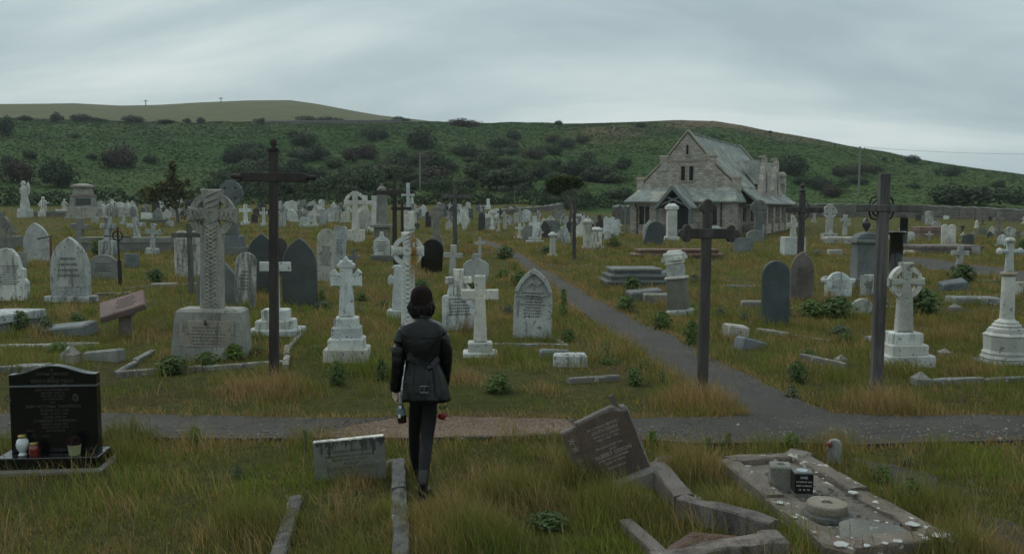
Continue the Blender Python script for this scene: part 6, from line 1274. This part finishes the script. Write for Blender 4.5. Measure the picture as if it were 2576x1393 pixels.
def marker_post():
    p, s = G(2098, 1164); t = thing('marker_post', 'short pale round-topped marker with a dead red flower, by the front path', 'marker', p, (0,0,math.radians(-20))); w = 36*s; MB().prism(profile('round', w, 62*s), -.03, .03, .008).rough(.004,8).build('slab', 'palewood', t)
    m = MB(); m.tube([(-w*.55,-.05,0),(-w*.5,-.05,.10),(-w*.35,-.05,.16)], .006, 5); m.build('stem', 'rust', t); MB().ball((-w*.3,-.05,.18), .026, 7).rough(.012,30).build('dead_flower', 'rust', t)
marker_post()
# ---------------------------------------------------------------- the walking person
def skinned(name, pts, edges, mat, parent, sub=2, root=0):
    bm = bmesh.new(); ly = bm.verts.layers.skin.verify(); bv = []
    for i, p in enumerate(pts):
        v = bm.verts.new(tuple(p[0])); v[ly].radius = p[1] if isinstance(p[1], tuple) else (p[1], p[1]); v[ly].use_root = (i == root); bv.append(v)
    for a, b in edges: bm.edges.new((bv[a], bv[b]))
    me = bpy.data.meshes.new(name); bm.to_mesh(me); bm.free()
    o = bpy.data.objects.new(name, me); COL.objects.link(o); md = o.modifiers.new('skin', 'SKIN'); md.use_smooth_shade = True; s2 = o.modifiers.new('s', 'SUBSURF'); s2.levels = s2.render_levels = sub
    bpy.context.view_layer.update(); m2 = bpy.data.meshes.new_from_object(o.evaluated_get(bpy.context.evaluated_depsgraph_get())); bpy.data.objects.remove(o); bpy.data.meshes.remove(me)
    m2.name = name; m2.polygons.foreach_set('use_smooth', [True]*len(m2.polygons)); m2.materials.clear(); return link(name, m2, mat, parent)
def person():
    base = G(1063, 1257)[0]; YB = base.y+.27; root = thing('person', 'person in belted black leather jacket and dark beanie walking away with bottle and rose', 'person', base)
    P = lambda ux, uy, dy=0: PX(ux, uy, YB+dy)-base
    body = [(P(1066,985),.085),(P(1065,935),.10),(P(1063,880),.105),(P(1062,832),.09),(P(1061,800),.050),(P(1061,785),.052),(P(1060,755,.02),.078),(P(1060,735,.015),.075),
            (P(1090,840),.028),(P(1110,850),.028),(P(1122,905,.03),.032),(P(1116,960,.16),.033),(P(1113,980,.20),.030),
            (P(1034,840),.028),(P(1014,850),.028),(P(1003,905,-.03),.032),(P(996,972,.0),.032),(P(996,988,.01),.028),
            (P(1051,1008),.062),(P(1046,1050,.10),.056),(P(1042,1098,.22),.042),(P(1044,1140,.30),.042),(P(1047,1178,.38),.030),(P(1046,1194,.50),.030),
            (P(1080,1008),.064),(P(1079,1052,.02),.060),(P(1073,1108,-.02),.046),(P(1069,1150,-.12),.046),(P(1064,1215,-.24),.031),(P(1064,1243,-.16),.032)]
    E = [(0,1),(1,2),(2,3),(3,4),(4,5),(5,6),(6,7),(3,8),(8,9),(9,10),(10,11),(11,12),(3,13),(13,14),(14,15),(15,16),(16,17),(0,18),(18,19),(19,20),(20,21),(21,22),(22,23),(0,24),(24,25),(25,26),(26,27),(27,28),(28,29)]
    # face details on the far side of the head
    bo = skinned('body', body, E, 'skin', root, 1)
    fc = MB(); h = P(1060,752,.02); fc.ball(h+Vector((0,.085,-.01)), .016, 7, .8, 1, 1.5); fc.ball(h+Vector((0,.075,-.045)), .02, 7, 1.2, .5, .4)
    for sx in (-1, 1): fc.ball(h+Vector((sx*.03,.078,.012)), .011, 7); fc.ball(h+Vector((sx*.082,.02,-.005)), .020, 7, .35, .7, 1.3)
    fc.build('face', 'skin', root, True)
    # leggings
    leg = []; 
    for side in (18, 24): leg.append([(body[i][0], body[i][1]*1.05+.007) for i in range(side, side+5)])
    pts = [(P(1066,975),.10)]+leg[0]+leg[1]; ed = [(0,1)]+[(i,i+1) for i in range(1,5)]+[(0,6)]+[(i,i+1) for i in range(6,10)]
    skinned('leggings', pts, ed, 'legging', root, 2)
    # boots: shaft, foot, heel
    for nm, an, fo in (('boot', 22, 23), ('boot', 28, 29)):
        a = body[an][0]; f = body[fo][0]; up = body[an-1][0]; d = (f-a); d.z = 0; d = Vector((0.02,1,0)).normalized(); gz = -.01 if an == 28 else a.z-.075
        pts = [(up.lerp(a,.35), .050),(a+Vector((0,-.005,0)), .041),(Vector((a.x,a.y+.02,gz+.045)), .042),(Vector((a.x+.01,a.y+.13,gz+.035)), (.046,.036)),(Vector((a.x+.015,a.y+.22,gz+.028)), (.036,.026))]
        b = skinned('boot', pts, [(0,1),(1,2),(2,3),(3,4)], 'boot', root, 2); m = MB(); m.box(-.03,.03,-.035,.03,gz-.012,gz+.02,.006,Matrix.Translation((a.x,a.y-.0,0))); m.build('heel', 'boot', b)
    # jacket: lofted body with pleats below the belt
    rings = [(1062,796,.052,.06,-.005),(1062,803,.066,.07,-.01),(1062,808,.115,.085,-.005),(1061,814,.165,.10,0),(1061,828,.190,.112,0),(1061,856,.178,.122,0),(1062,882,.156,.120,0),(1064,904,.143,.112,0),(1065,914,.143,.113,0),(1067,938,.162,.128,0),(1069,968,.180,.145,0),(1071,990,.190,.155,0),(1072,1007,.197,.160,0)]
    n = 48; vs = []; fs = []
    for k, (ux, uy, rx, ry, dy) in enumerate(rings):
        c = P(ux, uy, dy); low = max(0, (k-7)/5)
        for i in range(n):
            a = 2*math.pi*i/n; fold = 1+low*.045*math.sin(a*9+.6)*(1 if math.sin(a) < .2 else .6)+.012*math.sin(a*5+k*1.7)+.010*math.sin(a*11-k*2.3)
            ex = .78; ca, sa = math.cos(a), math.sin(a); x = math.copysign(abs(ca)**ex, ca)*rx*fold; y = math.copysign(abs(sa)**ex, sa)*ry*fold
            vs.append(tuple(c+Vector((x, y, (-.012*math.sin(a) if k > 9 else 0)+.004*math.sin(a*7+k*2)))))
    for k in range(len(rings)-1):
        for i in range(n): j = (i+1) % n; fs.append([k*n+i, k*n+j, k*n+n+j, k*n+n+i])
    m = MB(); m.add(vs, fs); jk = m.build('jacket', 'leather', root, True, 1); so_ = jk.modifiers.new('t', 'SOLIDIFY'); so_.thickness = .008; so_.offset = -1
    # sleeves with creases
    def sleeve(pts, rad):
        n_ = 16; q = [pts[0]]
        P_ = [Vector(p) for p in pts]; out = []; rr = []
        for k in range(len(P_)-1):
            for t in range(8): out.append(P_[k].lerp(P_[k+1], t/8)); rr.append(rad[k]+(rad[k+1]-rad[k])*t/8)
        out.append(P_[-1]); rr.append(rad[-1])
        sm = [out[0]]+[(out[i-1]+out[i]*2+out[i+1])/4 for i in range(1, len(out)-1)]+[out[-1]]; m = MB(); m.tube(sm, [r*(1+.025*math.sin(i*1.1)+.02*math.sin(i*.7+1)) for i, r in enumerate(rr)], n_)
        m.rough(.007, 11, pts[0].x); return m.build('sleeve', 'leather', jk, True, 1)
    sleeve([P(1042,834),P(1015,836,-.005),P(1004,870,-.03),P(1002,908,-.04),P(998,945,-.02),P(994,984,.0)], [.046,.060,.057,.054,.050,.046])
    sleeve([P(1080,834),P(1108,836,.0),P(1119,870,.01),P(1123,908,.04),P(1121,938,.10),P(1116,970,.18)], [.046,.059,.056,.052,.046,.042])
    # yoke seam, centre vent, belt, knot, hanging belt end with buckle
    def back(ux, uy, off): 
        k = [r[1] for r in rings]; ry = float(np.interp(uy, k, [r[3] for r in rings])); cx = float(np.interp(uy, k, [r[0] for r in rings])); rx = float(np.interp(uy, k, [r[2] for r in rings])); s = .00322; u = max(-1, min(1, (ux-cx)*s/rx)); return P(ux, uy, -ry*max(.2,(1-abs(u)**2.6))**.38-off)
    def strap(pts, w, th, name, off=.012):
        m = MB(); c = [back(x, y, off) for x, y in pts]; n_ = len(c)
        for i in range(n_):
            d = (c[min(i+1,n_-1)]-c[max(i-1,0)]).normalized(); u = d.cross(Vector((0,1,0))).normalized()*w/2; y = Vector((0,-th,0)); m.v += [tuple(c[i]-u), tuple(c[i]+u), tuple(c[i]+u+y), tuple(c[i]-u+y)]
        for i in range(n_-1):
            for k in range(4): l = (k+1) % 4; m.f.append([i*4+k, i*4+l, i*4+4+l, i*4+4+k])
        m.f += [[0,1,2,3],[n_*4-4,n_*4-1,n_*4-2,n_*4-3]]; return m.build(name, 'leather', jk, True)
    strap([(1024,898),(1036,902),(1050,906),(1064,912),(1076,919),(1084,926)], .048, .010, 'belt'); strap([(1104,900),(1098,905),(1090,914),(1083,924)], .040, .009, 'belt', .016); strap([(1030,886),(1040,900),(1050,910),(1062,918),(1076,926)], .022, .008, 'belt_loop', .018)
    k = MB(); k.ball(back(1080,925,.022), .026, 8, 1.1, .7, .9); k.rough(.008,30).build('belt_knot', 'leather', jk, True)
    strap([(1080,928),(1075,945),(1070,962),(1067,980)], .042, .008, 'belt_end', .022)
    c = back(1067,979,.034); m = MB(); w, h_ = .033, .026
    m.tube([c+Vector((-w,0,h_)),c+Vector((-w,0,-h_)),c+Vector((w,0,-h_)),c+Vector((w,0,h_)),c+Vector((-w,0,h_))], .0030, 6); m.tube([c+Vector((0,-.002,h_)),c+Vector((0,-.002,-h_*.9))], .0022, 5); m.build('buckle', 'buckle', jk)
    for ux in (1040, 1093): strap([(ux,925),(ux-(1 if ux < 1060 else -3),960),(ux-(2 if ux < 1060 else -5),1001)], .012, .006, 'pleat_seam', .004)
    strap([(1010,842),(1030,848),(1061,850),(1092,848),(1112,842)], .007, .003, 'yoke_seam', .004)
    col = MB(); col.lathe([(.060,-.012),(.066,0),(.060,.018),(.055,.03),(.050,.028)], 24, P(1062,800)); col.build('collar', 'leather', jk, True)
    # hair and beanie
    hc = P(1060,752,.02); m = MB(); pr = [(.03,-.152),(.060,-.149),(.078,-.130),(.093,-.095),(.099,-.06),(.096,-.035),(.090,-.012),(.082,.02)]
    m.lathe(pr, 30, hc); m.v = [(x+.010*math.sin(i*1.7), y+.006*math.sin(i*2.9), z+(.014*math.sin(i*.83) if z < hc.z-.12 else 0)) for i, (x, y, z) in enumerate(m.v)]; m.v = [(x, hc.y+(y-hc.y)*(.9 if y < hc.y else .35), z) for x, y, z in m.v]; m.rough(.009, 22); m.build('hair', 'hair', root, True, 1)
    bc = P(1060,757,.015); m = MB(); m.lathe([(.086,-.03),(.0935,-.018),(.0945,.0),(.0925,.03),(.087,.06),(.075,.09),(.054,.113),(.028,.126),(.002,.129)], 28, bc); m.rough(.006, 16); m.v = [(x, bc.y+(y-bc.y)*1.02, z) for x, y, z in m.v]; m.build('beanie', 'beanie', root, True, 1)
    hs = MB()
    for i in range(70):
        a = math.pi+.25+random.random()*(math.pi-.5) if i > 16 else random.choice([.15, math.pi-.15])+random.uniform(-.3,.3); r0 = .094; p0 = hc+Vector((r0*math.cos(a), r0*.9*math.sin(a), -.02-random.random()*.02)); e_ = random.uniform(.085,.135); k_ = random.uniform(.98,1.12)
        hs.tube([p0, hc+Vector((r0*1.08*k_*math.cos(a+.05), r0*.97*k_*math.sin(a+.05), -.065)), hc+Vector((r0*.99*k_*math.cos(a+.1), r0*.9*k_*math.sin(a+.1), -.065-e_*.35)), hc+Vector((r0*.76*k_*math.cos(a+.12), r0*.72*k_*math.sin(a+.12), -.06-e_*.75))], [.006,.0075,.006,.0015], 5)
    hs.build('hair_strands', 'hair', root, True)
    # hands with separate fingers
    def hand(wr, dirv, palm_n, name, flip, curl):
        d = Vector(dirv).normalized(); nrm = Vector(palm_n).normalized(); sd = d.cross(nrm).normalized()*flip
        pts = [(wr,.024),(wr+d*.035,(.034,.018)),(wr+d*.075,(.036,.016))]; ed = [(0,1),(1,2)]
        for i, (off, ln) in enumerate(((-.027,.060),(-.009,.068),(.010,.064),(.027,.050))):
            b0 = wr+d*.078+sd*off; b1 = b0+(d*math.cos(curl*.5)+nrm*math.sin(curl*.5))*ln*.45; b2 = b1+(d*math.cos(curl*1.4)+nrm*math.sin(curl*1.4))*ln*.33; b3 = b2+(d*math.cos(curl*2.1)+nrm*math.sin(curl*2.1))*ln*.24; o = len(pts)
            pts += [(b0,.0095),(b1,.0088),(b2,.008),(b3,.0068)]; ed += [(2,o),(o,o+1),(o+1,o+2),(o+2,o+3)]
        o = len(pts); t0 = wr+d*.035+(-sd)*.034; pts += [(t0,.011),(t0+d*.03-sd*.012+nrm*.018,.0095),(t0+d*.052-sd*.004+nrm*.036,.008)]; ed += [(1,o),(o,o+1),(o+1,o+2)]
        return skinned(name, pts, ed, 'skin', root, 1)
    lw = P(995,982,.0); hand(lw, (.02,.02,-1), (1,.1,0), 'hand', 1, .95)
    rw = P(1114,972,.19); hand(rw, (-.02,.25,-1), (-1,.2,0), 'hand', -1, .9)
    # bottle hanging from the left hand
    bt = lw+base+Vector((.030,.005,-.030)); t = thing('bottle', "dark wine bottle with a pale painted neck reflection held in the person's left hand", 'bottle', bt, (math.radians(2),math.radians(-5),0))
    MB().lathe([(.013,0),(.015,-.004),(.0145,-.03),(.0145,-.085),(.022,-.105),(.034,-.125),(.0365,-.145),(.0365,-.232),(.033,-.238),(.02,-.236)], 22).build('glass', 'bottle_glass', t, True); MB().lathe([(.0155,.002),(.0165,-.002),(.0162,-.078),(.0158,-.082)], 18).build('neck_sheen', 'neck_reflection', t, True); MB().lathe([(.0345,-.118),(.0372,-.142),(.0372,-.172),(.0366,-.176)], 20).build('label', 'bottle_label', t, True); MB().lathe([(.0371,-.205),(.0371,-.233)], 20).build('foot_band', 'bottle_foot', t, True)  # pale sleeve round the neck paints a reflection onto the dark glass
    m = MB(); m.box(-.009,.012,-.0385,-.03,-.112,-.088); m.box(-.022,-.004,-.0392,-.03,-.188,-.158); m.rough(.002,40).build('white_sticker', 'white_plastic', t)
    # rose hanging from the right hand
    st = rw+base+Vector((-.004,-.02,-.07)); hd = PX(1112,1042,YB+.10); t = thing('rose', "dark red rose held head down in the person's right hand", 'rose', st); v = hd-st
    m = MB(); m.tube([Vector((0,0,.03)), v*.4+Vector((.01,0,0)), v*.97], .0036, 6); m.build('stem', 'rose_stem', t)
    r = MB()
    for L_, (rr, zz, kk) in enumerate(((.014,-.030,3),(.024,-.026,5),(.031,-.018,6),(.034,-.008,6))):
        for i in range(kk): a = 2*math.pi*i/kk+L_*.7; r.ball(v+Vector((rr*.62*math.cos(a), rr*.62*math.sin(a), zz+.004)), .019, 7, .95, .95, .95)
    r.rough(.009,45).build('petals', 'rose_red', t, True); lf = MB()
    for a in (.3, 2.2, 4.1): lf.prism([(0,0),(.012,.02),(.006,.05),(0,.062),(-.008,.045),(-.011,.02)], -.001, .001, 0, Matrix.Translation(v*.72) @ Matrix.Rotation(a,4,'Z') @ Matrix.Rotation(math.radians(60),4,'Y'))
    lf.build('leaves', 'rose_stem', t)
person()
# ---------------------------------------------------------------- grass and weeds
def in_poly(x, y, poly):
    c = np.zeros(len(x), bool); n = len(poly); j = n-1
    for i in range(n):
        xi, yi = poly[i]; xj, yj = poly[j]
        k = ((yi > y) != (yj > y)) & (x < (xj-xi)*(y-yi)/((yj-yi)+1e-12)+xi); c ^= k; j = i
    return c
def fbm(x, y, sc, seed, octs=3):
    out = np.zeros_like(x); a = 1; tot = 0; r = np.random.default_rng(seed)
    for o in range(octs):
        for _ in range(4): th = r.uniform(0, 6.28); ph = r.uniform(0, 6.28); k = 6.283/sc*(2**o)*r.uniform(.6, 1.5); out += a*np.sin((x*math.cos(th)+y*math.sin(th))*k+ph); tot += a*.5
        a *= .6
    return out/tot*.5
TUSS = [(700,992,.75,.42,.75),(612,985,.5,.3,.6),(1770,1020,.85,.40,.8),(1690,1000,.4,.25,.2),(2225,1035,.85,.42,.7),(2130,1010,.4,.28,.2),(1015,1300,.35,.40,.45),(1110,1320,.5,.42,.3),(640,1330,.5,.32,.15),(330,1110,.5,.34,.0),(310,1150,.45,.30,.0),(900,1225,.3,.2,.9),
        (1290,1250,.6,.3,.2),(1180,1380,.6,.4,.3),(1740,1190,.5,.38,.5),(1830,1300,.4,.34,.45),(2100,1130,.35,.3,.5),(2330,1290,.5,.3,.1),(2420,1400,.5,.34,.1),(1460,1210,.35,.34,.2),(1560,1290,.5,.38,.4),(1800,1385,.3,.25,.2),(1170,960,.5,.26,.9),(1370,985,.4,.2,.8),(560,880,.3,.25,.1),(820,760,.6,.3,.1),(950,940,.6,.35,.2),(900,880,.5,.3,.1),(1100,860,.8,.3,.15),(40,720,.8,.3,.1),(300,735,.8,.3,.1),(420,790,.8,.3,.1),(2460,940,.7,.3,.7),(2400,850,.7,.3,.6),(2050,830,.6,.3,.5),(2120,960,.5,.3,.2)]
def grass():
    near = []
    tus = [(G(a, b)[0], r, h, d) for a, b, r, h, d in TUSS]
    def sample(n, y0, y1, pw):
        y = y0+(y1-y0)*NR.random(n)**pw; half = y*.66+1.2; x = NR.uniform(-1, 1, n)*half; return x, y
    X = []; Y = []; WD = []; HT = []; DRY = []
    for n, y0, y1, pw, wd, hm in ((330000,3.2,9.5,1.0,.0042,1.0),(250000,8.5,19,1.0,.0068,1.0),(210000,18,40,1.0,.013,1.05),(130000,38,84,1.0,.028,1.0),(50000,80,119,1.0,.05,1.0)):
        x, y = sample(n, y0, y1, pw); near_ = y0 < 17
        cl = fbm(x, y, 1.3, 1)+.6*fbm(x, y, .45, 2); big = fbm(x, y, 5.5, 3)
        dry = fbm(x, y, 3.1, 4)+.5*fbm(x, y, 1.1, 5)+.24*sst(10.5, 22, y)+.10*sst(9, 8, y)
        h = np.clip(.085+.085*cl+.035*big, .025, .34)
        # the mown verge between path and tall crosses, and along both path sides
        h *= 1-.36*sst(9.2, 8.2, y); pb = G(118, 1215)[0]; h *= 1-.72*np.exp(-((x-pb.x)**2/.5+(y-pb.y)**2/.16))
        verge = sst(9.0, 9.5, y)*sst(13.4, 12.2, y)*sst(4, -1, x*0+np.abs(x+3)-5); h *= 1-.62*verge
        h *= 1-.25*sst(-1.0, -3.0, x)*sst(9, 6, y)
        k = np.ones(n, bool)
        for p in EXCL: k &= ~in_poly(x, y, p)
        d2 = dry.copy()
        for p, r, th, dd in tus:
            q = np.exp(-((x-p.x)**2+(y-p.y)**2)/(r*r*.5)); h = np.maximum(h, th*q*NR.uniform(.6, 1.1, n)); d2 += q*(dd*2-.6)*(1.1 if dd > .45 else .6)
        pf = G(1063, 1262)[0]; h *= 1-.85*np.exp(-((x-pf.x)**2/.06+(y-pf.y+.12)**2/.16)); pf = G(1046, 1205)[0]; h *= 1-.8*np.exp(-((x-pf.x)**2/.06+(y-pf.y+.2)**2/.2))
        dens = np.clip(.62+.5*cl+.8*(h > .2), .15, 1); k &= NR.random(n) < dens
        if y0 > 30: h = h*1.15+.03
        X.append(x[k]); Y.append(y[k]); HT.append((h*NR.uniform(.55, 1.25, n)*hm)[k]); WD.append((wd*NR.uniform(.7, 1.4, n))[k]); DRY.append(d2[k])
    # separate tussocks, each with its own height and tone
    nt_ = 2600; ty = 3.6+66*NR.random(nt_)**1.35; tx = NR.uniform(-1, 1, nt_)*(ty*.64+.6); keep = np.ones(nt_, bool)
    for p in EXCL: keep &= ~in_poly(tx, ty, p)
    keep &= ~((ty > 9.0) & (ty < 11.8) & (NR.random(nt_) < .75)); pf = G(1063, 1262)[0]; keep &= np.hypot(tx-pf.x, ty-pf.y) > .55; tx, ty = tx[keep], ty[keep]
    for a_, b_ in zip(tx, ty):
        m = int(70 if b_ < 20 else 46); r = random.uniform(.07, .22)*(1+b_/70); q = NR.normal(0, r, (m,2)); hh = random.uniform(.12, .34)*(1+b_/120); dd = random.choice([-.6,-.5,-.3,.05,.3,.5,.75]); X.append(a_+q[:,0]); Y.append(b_+q[:,1]); HT.append(hh*np.exp(-(q**2).sum(1)/(2*r*r*2))*NR.uniform(.6,1.15,m)); WD.append(np.full(m,.0042)*max(1, b_/7)*NR.uniform(.7,1.4,m)); DRY.append(np.full(m, dd)+NR.normal(0,.12,m))
    # dry fringe along the path edges
    for poly in EXCL[:3]:
        P = np.concatenate([poly, poly[:1]]); seg = np.diff(P, axis=0); ln = np.linalg.norm(seg, axis=1); n = 24000; i = NR.choice(len(seg), n, p=ln/ln.sum()); t = NR.random((n,1)); q = P[i]+seg[i]*t+NR.normal(0, .11, (n,2)); k = (q[:,1] > 3) & (q[:,1] < 60) & (np.abs(q[:,0]) < q[:,1]*.7+1)
        ky = ~in_poly(q[:,0], q[:,1], poly); k &= ky | (NR.random(n) < .30)
        for p2 in EXCL:
            if p2 is not poly: k &= ~in_poly(q[:,0], q[:,1], p2)
        q = q[k]; m = len(q); X.append(q[:,0]); Y.append(q[:,1]); HT.append(NR.uniform(.03,.10,m)); WD.append(np.full(m,.005)*(1+q[:,1]/9)); DRY.append(np.full(m,1.0)+NR.normal(0,.35,m))
    x = np.concatenate(X); y = np.concatenate(Y); h = np.concatenate(HT); w = np.concatenate(WD); dry = np.concatenate(DRY); n = len(x)
    z = terr(x, y)-.01; a = NR.uniform(0, 6.283, n); ln = NR.uniform(.1, .75, n)*h; lx = np.cos(a)*ln-.16*h; ly = np.sin(a)*ln*.8; b = NR.uniform(0, 6.283, n); bx = np.cos(b)*w*.5; by = np.sin(b)*w*.5
    V = np.empty((n,5,3)); V[:,0] = np.stack([x-bx,y-by,z], -1); V[:,1] = np.stack([x+bx,y+by,z], -1); V[:,2] = np.stack([x+lx*.38+bx*.8,y+ly*.38+by*.8,z+h*.58], -1); V[:,3] = np.stack([x+lx*.38-bx*.8,y+ly*.38-by*.8,z+h*.58], -1); V[:,4] = np.stack([x+lx,y+ly,z+h*.98], -1)
    g1 = np.array((.078,.112,.020)); g2 = np.array((.125,.150,.028)); ol = np.array((.145,.128,.042)); st = np.array((.27,.205,.10)); ru = np.array((.215,.135,.065))
    u = NR.random((n,1)); c = g1+(g2-g1)*u; hue = fbm(x, y, 2.3, 8)[:,None]; c = c+(ol-c)*np.clip(.38+.9*hue, 0, .9)
    d = dry+NR.normal(0, .28, n); k = d > .48; c[k] = (st+(ru-st)*NR.random((n,1)))[k]; k2 = (d > .18) & (d <= .48); c[k2] = (c*.45+ol*.35+st*.25)[k2]
    br = np.clip(fbm(x, y, 4.2, 12)*1.9+.6*fbm(x, y, 1.6, 13)-.1, 0, 1)[:,None]; lush = np.array((.125,.175,.020)); k3 = (d <= .40)[:,None]; c = np.where(k3, c+(lush-c)*br*.8, c)
    tn = np.clip(fbm(x, y, 6.5, 14)*2.2-.2, 0, 1)[:,None]*sst(11, 20, y)[:,None]; c = c+(np.array((.20,.135,.055))-c)*tn*.75
    far = sst(20, 50, y)[:,None]; c = c*(1-.15*far)+ol*.15*far; c = c*1.45*np.array((1.04,1.0,.86)); c = c*.97+.03*c.mean(1, keepdims=True)
    c = c*NR.uniform(.65, 1.3, (n,1))
    idx = (np.arange(n)[:,None]*5+np.array([0,1,2,3,3,2,4])[None,:]).ravel(); fs = np.tile([4,3], n)
    me = fast_mesh('grass', V.reshape(-1,3), idx, fs, np.repeat(c, 5, axis=0)); tag(link('grass', me, 'blade'), kind='stuff')
    # seed heads and tall bleached stems in the foreground
    n = 1300; x, y = sample(n, 3.4, 12, 1.0); k = fbm(x, y, 2.0, 9) > -.05
    for p in EXCL: k &= ~in_poly(x, y, p)
    x, y = x[k], y[k]; n = len(x); h = NR.uniform(.14, .36, n); z = terr(x, y); a = NR.uniform(0, 6.283, n); lx = np.cos(a)*h*.3-.1*h; ly = np.sin(a)*h*.25; w = .0016
    V = np.empty((n,7,3)); V[:,0] = np.stack([x-w,y,z], -1); V[:,1] = np.stack([x+w,y,z], -1); V[:,2] = np.stack([x+lx*.7+w,y+ly*.7,z+h*.78], -1); V[:,3] = np.stack([x+lx*.7-w,y+ly*.7,z+h*.78], -1); hw = NR.uniform(.003,.006,n)
    V[:,4] = np.stack([x+lx*.85+hw,y+ly*.85,z+h*.86], -1); V[:,5] = np.stack([x+lx*1.05,y+ly*1.05,z+h], -1); V[:,6] = np.stack([x+lx*.85-hw,y+ly*.85,z+h*.86], -1)
    idx = (np.arange(n)[:,None]*7+np.array([0,1,2,3,3,2,4,5,6])[None,:]).ravel(); c = vary((.22,.18,.10), n, .35, (.20,.11,.07), .3)
    me = fast_mesh('seed_grass', V.reshape(-1,3), idx, np.tile([4,5], n), np.repeat(c, 7, axis=0)); tag(link('seed_grass', me, 'blade'), kind='stuff')
grass()
def weed_mesh(n, base, alt, up=False):
    t = NR.random(n); a = NR.uniform(0, 6.283, n); r = (.12+.38*NR.random(n))*(1-.55*t if up else np.sin(math.pi*(.15+.75*t))); C = np.stack([r*np.cos(a), r*np.sin(a), .06+.92*t], -1); O = np.stack([np.cos(a), np.sin(a), .5+0*a], -1)
    return leaf_quads(C, NR.uniform(.6,1.3,n)*(.075 if up else .085), vary(base, n, .35, alt, .3), .5, 1.9, 'leaves', O)
WM = {'bright': weed_mesh(500, (.11,.17,.032), (.14,.19,.045)), 'green': weed_mesh(520, (.08,.13,.034), (.10,.145,.042)), 'dark': weed_mesh(640, (.065,.108,.036), (.085,.13,.04)), 'tall': weed_mesh(340, (.075,.125,.03), (.105,.15,.04), True), 'grey': weed_mesh(420, (.085,.115,.065), (.11,.135,.08))}
def weed(x, yb, w, h, kind, label, group=None):
    p, s = G(x, yb); o = bpy.data.objects.new('weed_plant', WM[kind]); COL.objects.link(o)
    if not o.data.materials: o.data.materials.append(M['leaf'])
    o.location = p-Vector((0,0,.02)); o.scale = (w*s, w*s*.9, h*s); o.rotation_euler = (0,0,random.uniform(0,6.3)); return tag(o, label, 'plant', group)
for q in [(490,1118,48,52,'bright','bright green leafy weed at the left end of the front path'),(768,1140,24,66,'tall','tall yellow-topped weed left of the low streaked headstone'),(848,968,56,64,'green','leafy green weed right of the tallest wooden cross base'),
 (598,1200,40,40,'grey','grey-green weed in the lower left grass'),(1378,1325,110,46,'dark','dark green low weed clump in the bottom centre grass'),(1418,795,34,72,'tall','tall weed beside the cracked pointed headstone'),(1430,858,52,34,'green','low weed below the tall one beside the path'),
 (1595,968,58,48,'green','green weed clump left of the trefoil wooden cross base'),(1520,880,40,26,'green','small weed at the left edge of the chapel path'),(1618,925,40,26,'bright','small bright weed at the left path edge above the trefoil cross base'),(1575,782,66,42,'green','round green weed clump right of the chapel path'),(1590,742,56,50,'dark','dark bush covering the stacked-slab tomb front'),
 (1665,830,60,50,'green','weed clump below the leaning pillar'),(1740,870,50,70,'green','weeds right behind the trefoil wooden cross shaft'),(2005,960,56,56,'dark','dark weed clump left of the lichened kerb'),(1990,1000,44,36,'grey','lower weed clump under the dark one left of the lichened kerb'),
 (2108,800,110,56,'dark','broad dark weed patch around the very low white stone'),(2040,800,90,50,'green','weed patch with yellow flowers right of the slate round-topped headstone'),(2320,790,110,66,'dark','dark bush right of the foremost right Celtic cross'),(2420,712,84,50,'dark','dark bush in front of the broken-arm white cross'),
 (1780,1150,40,56,'tall','upright weed at the near edge of the right path'),(1990,1128,54,46,'bright','bright weed clump behind the lichened grave'),(1830,1122,34,40,'tall','slim weed between brown headstone and lichened grave'),(1640,1120,40,46,'bright','pale weed right behind the brown leaning headstone'),
 (2290,1168,56,26,'dark','dark weed on bare ground by the broken path'),(2290,1265,80,70,'green','leafy bank of weeds right of the lichened grave'),(2220,1215,60,50,'green','weeds behind the right kerb of the lichened grave'),
 (1255,985,90,50,'green','low weed patch right of the person'),(960,955,46,56,'dark','dark thistle left of the person'),(50,835,70,56,'dark','dark weed before the pale grey ledger tomb'),(110,838,60,46,'grey','grey-green weed left of the fallen slate slab'),(430,940,90,50,'dark','ferny dark plant inside the large Celtic kerb'),(520,925,80,44,'green','ferny plant in front of the large Celtic pedestal'),(590,905,70,44,'bright','bright grass clump against the large Celtic pedestal'),
 (390,715,60,40,'dark','dark shrubby weed under the low tomb wall'),(250,640,60,44,'green','green weed right of the tall panelled headstone'),(810,770,40,44,'tall','tall weed before the dark slate pointed headstone'),(1310,720,60,40,'green','weeds behind the cracked pointed headstone by the path'),(1270,650,60,34,'green','weeds at the left path verge beyond the thin white cross'),
 (1375,640,40,22,'dark','small weed by the round white column stump'),(1555,712,40,30,'green','weed left of the stacked-slab tomb'),(2035,905,50,30,'green','weed above the lichened kerb')]:
    weed(*q)
for i in range(44):
    x = random.uniform(0, 2576); y = random.uniform(620, 960)
    if any(abs(x-float(np.interp(y, [p[1] for p in DL], [p[0] for p in DL]))-60) < 110 for _ in (0,)): continue
    weed(x, y, random.uniform(26, 60), random.uniform(16, 34), random.choice(['green','grey','bright','green','grey']), 'one of the low leafy weeds scattered through the cemetery grass', 'low weeds in the cemetery grass')
# ---------------------------------------------------------------- thin air between here and the hills
def haze():
    m = bpy.data.materials.new('haze'); m.use_nodes = True; nt = m.node_tree; nt.nodes.clear(); o = nt.nodes.new('ShaderNodeOutputMaterial'); v = nt.nodes.new('ShaderNodeVolumePrincipled'); v.inputs['Density'].default_value = .00022; v.inputs['Color'].default_value = (.80,.90,.95,1); v.inputs['Anisotropy'].default_value = .2; nt.links.new(v.outputs[0], o.inputs['Volume']); M['haze'] = m
    mb = MB(); mb.box(-1150,1150,-60,1150,-45,125); tag(mb.build('haze', 'haze'), kind='stuff'); SC.cycles.volume_bounces = 0
haze()
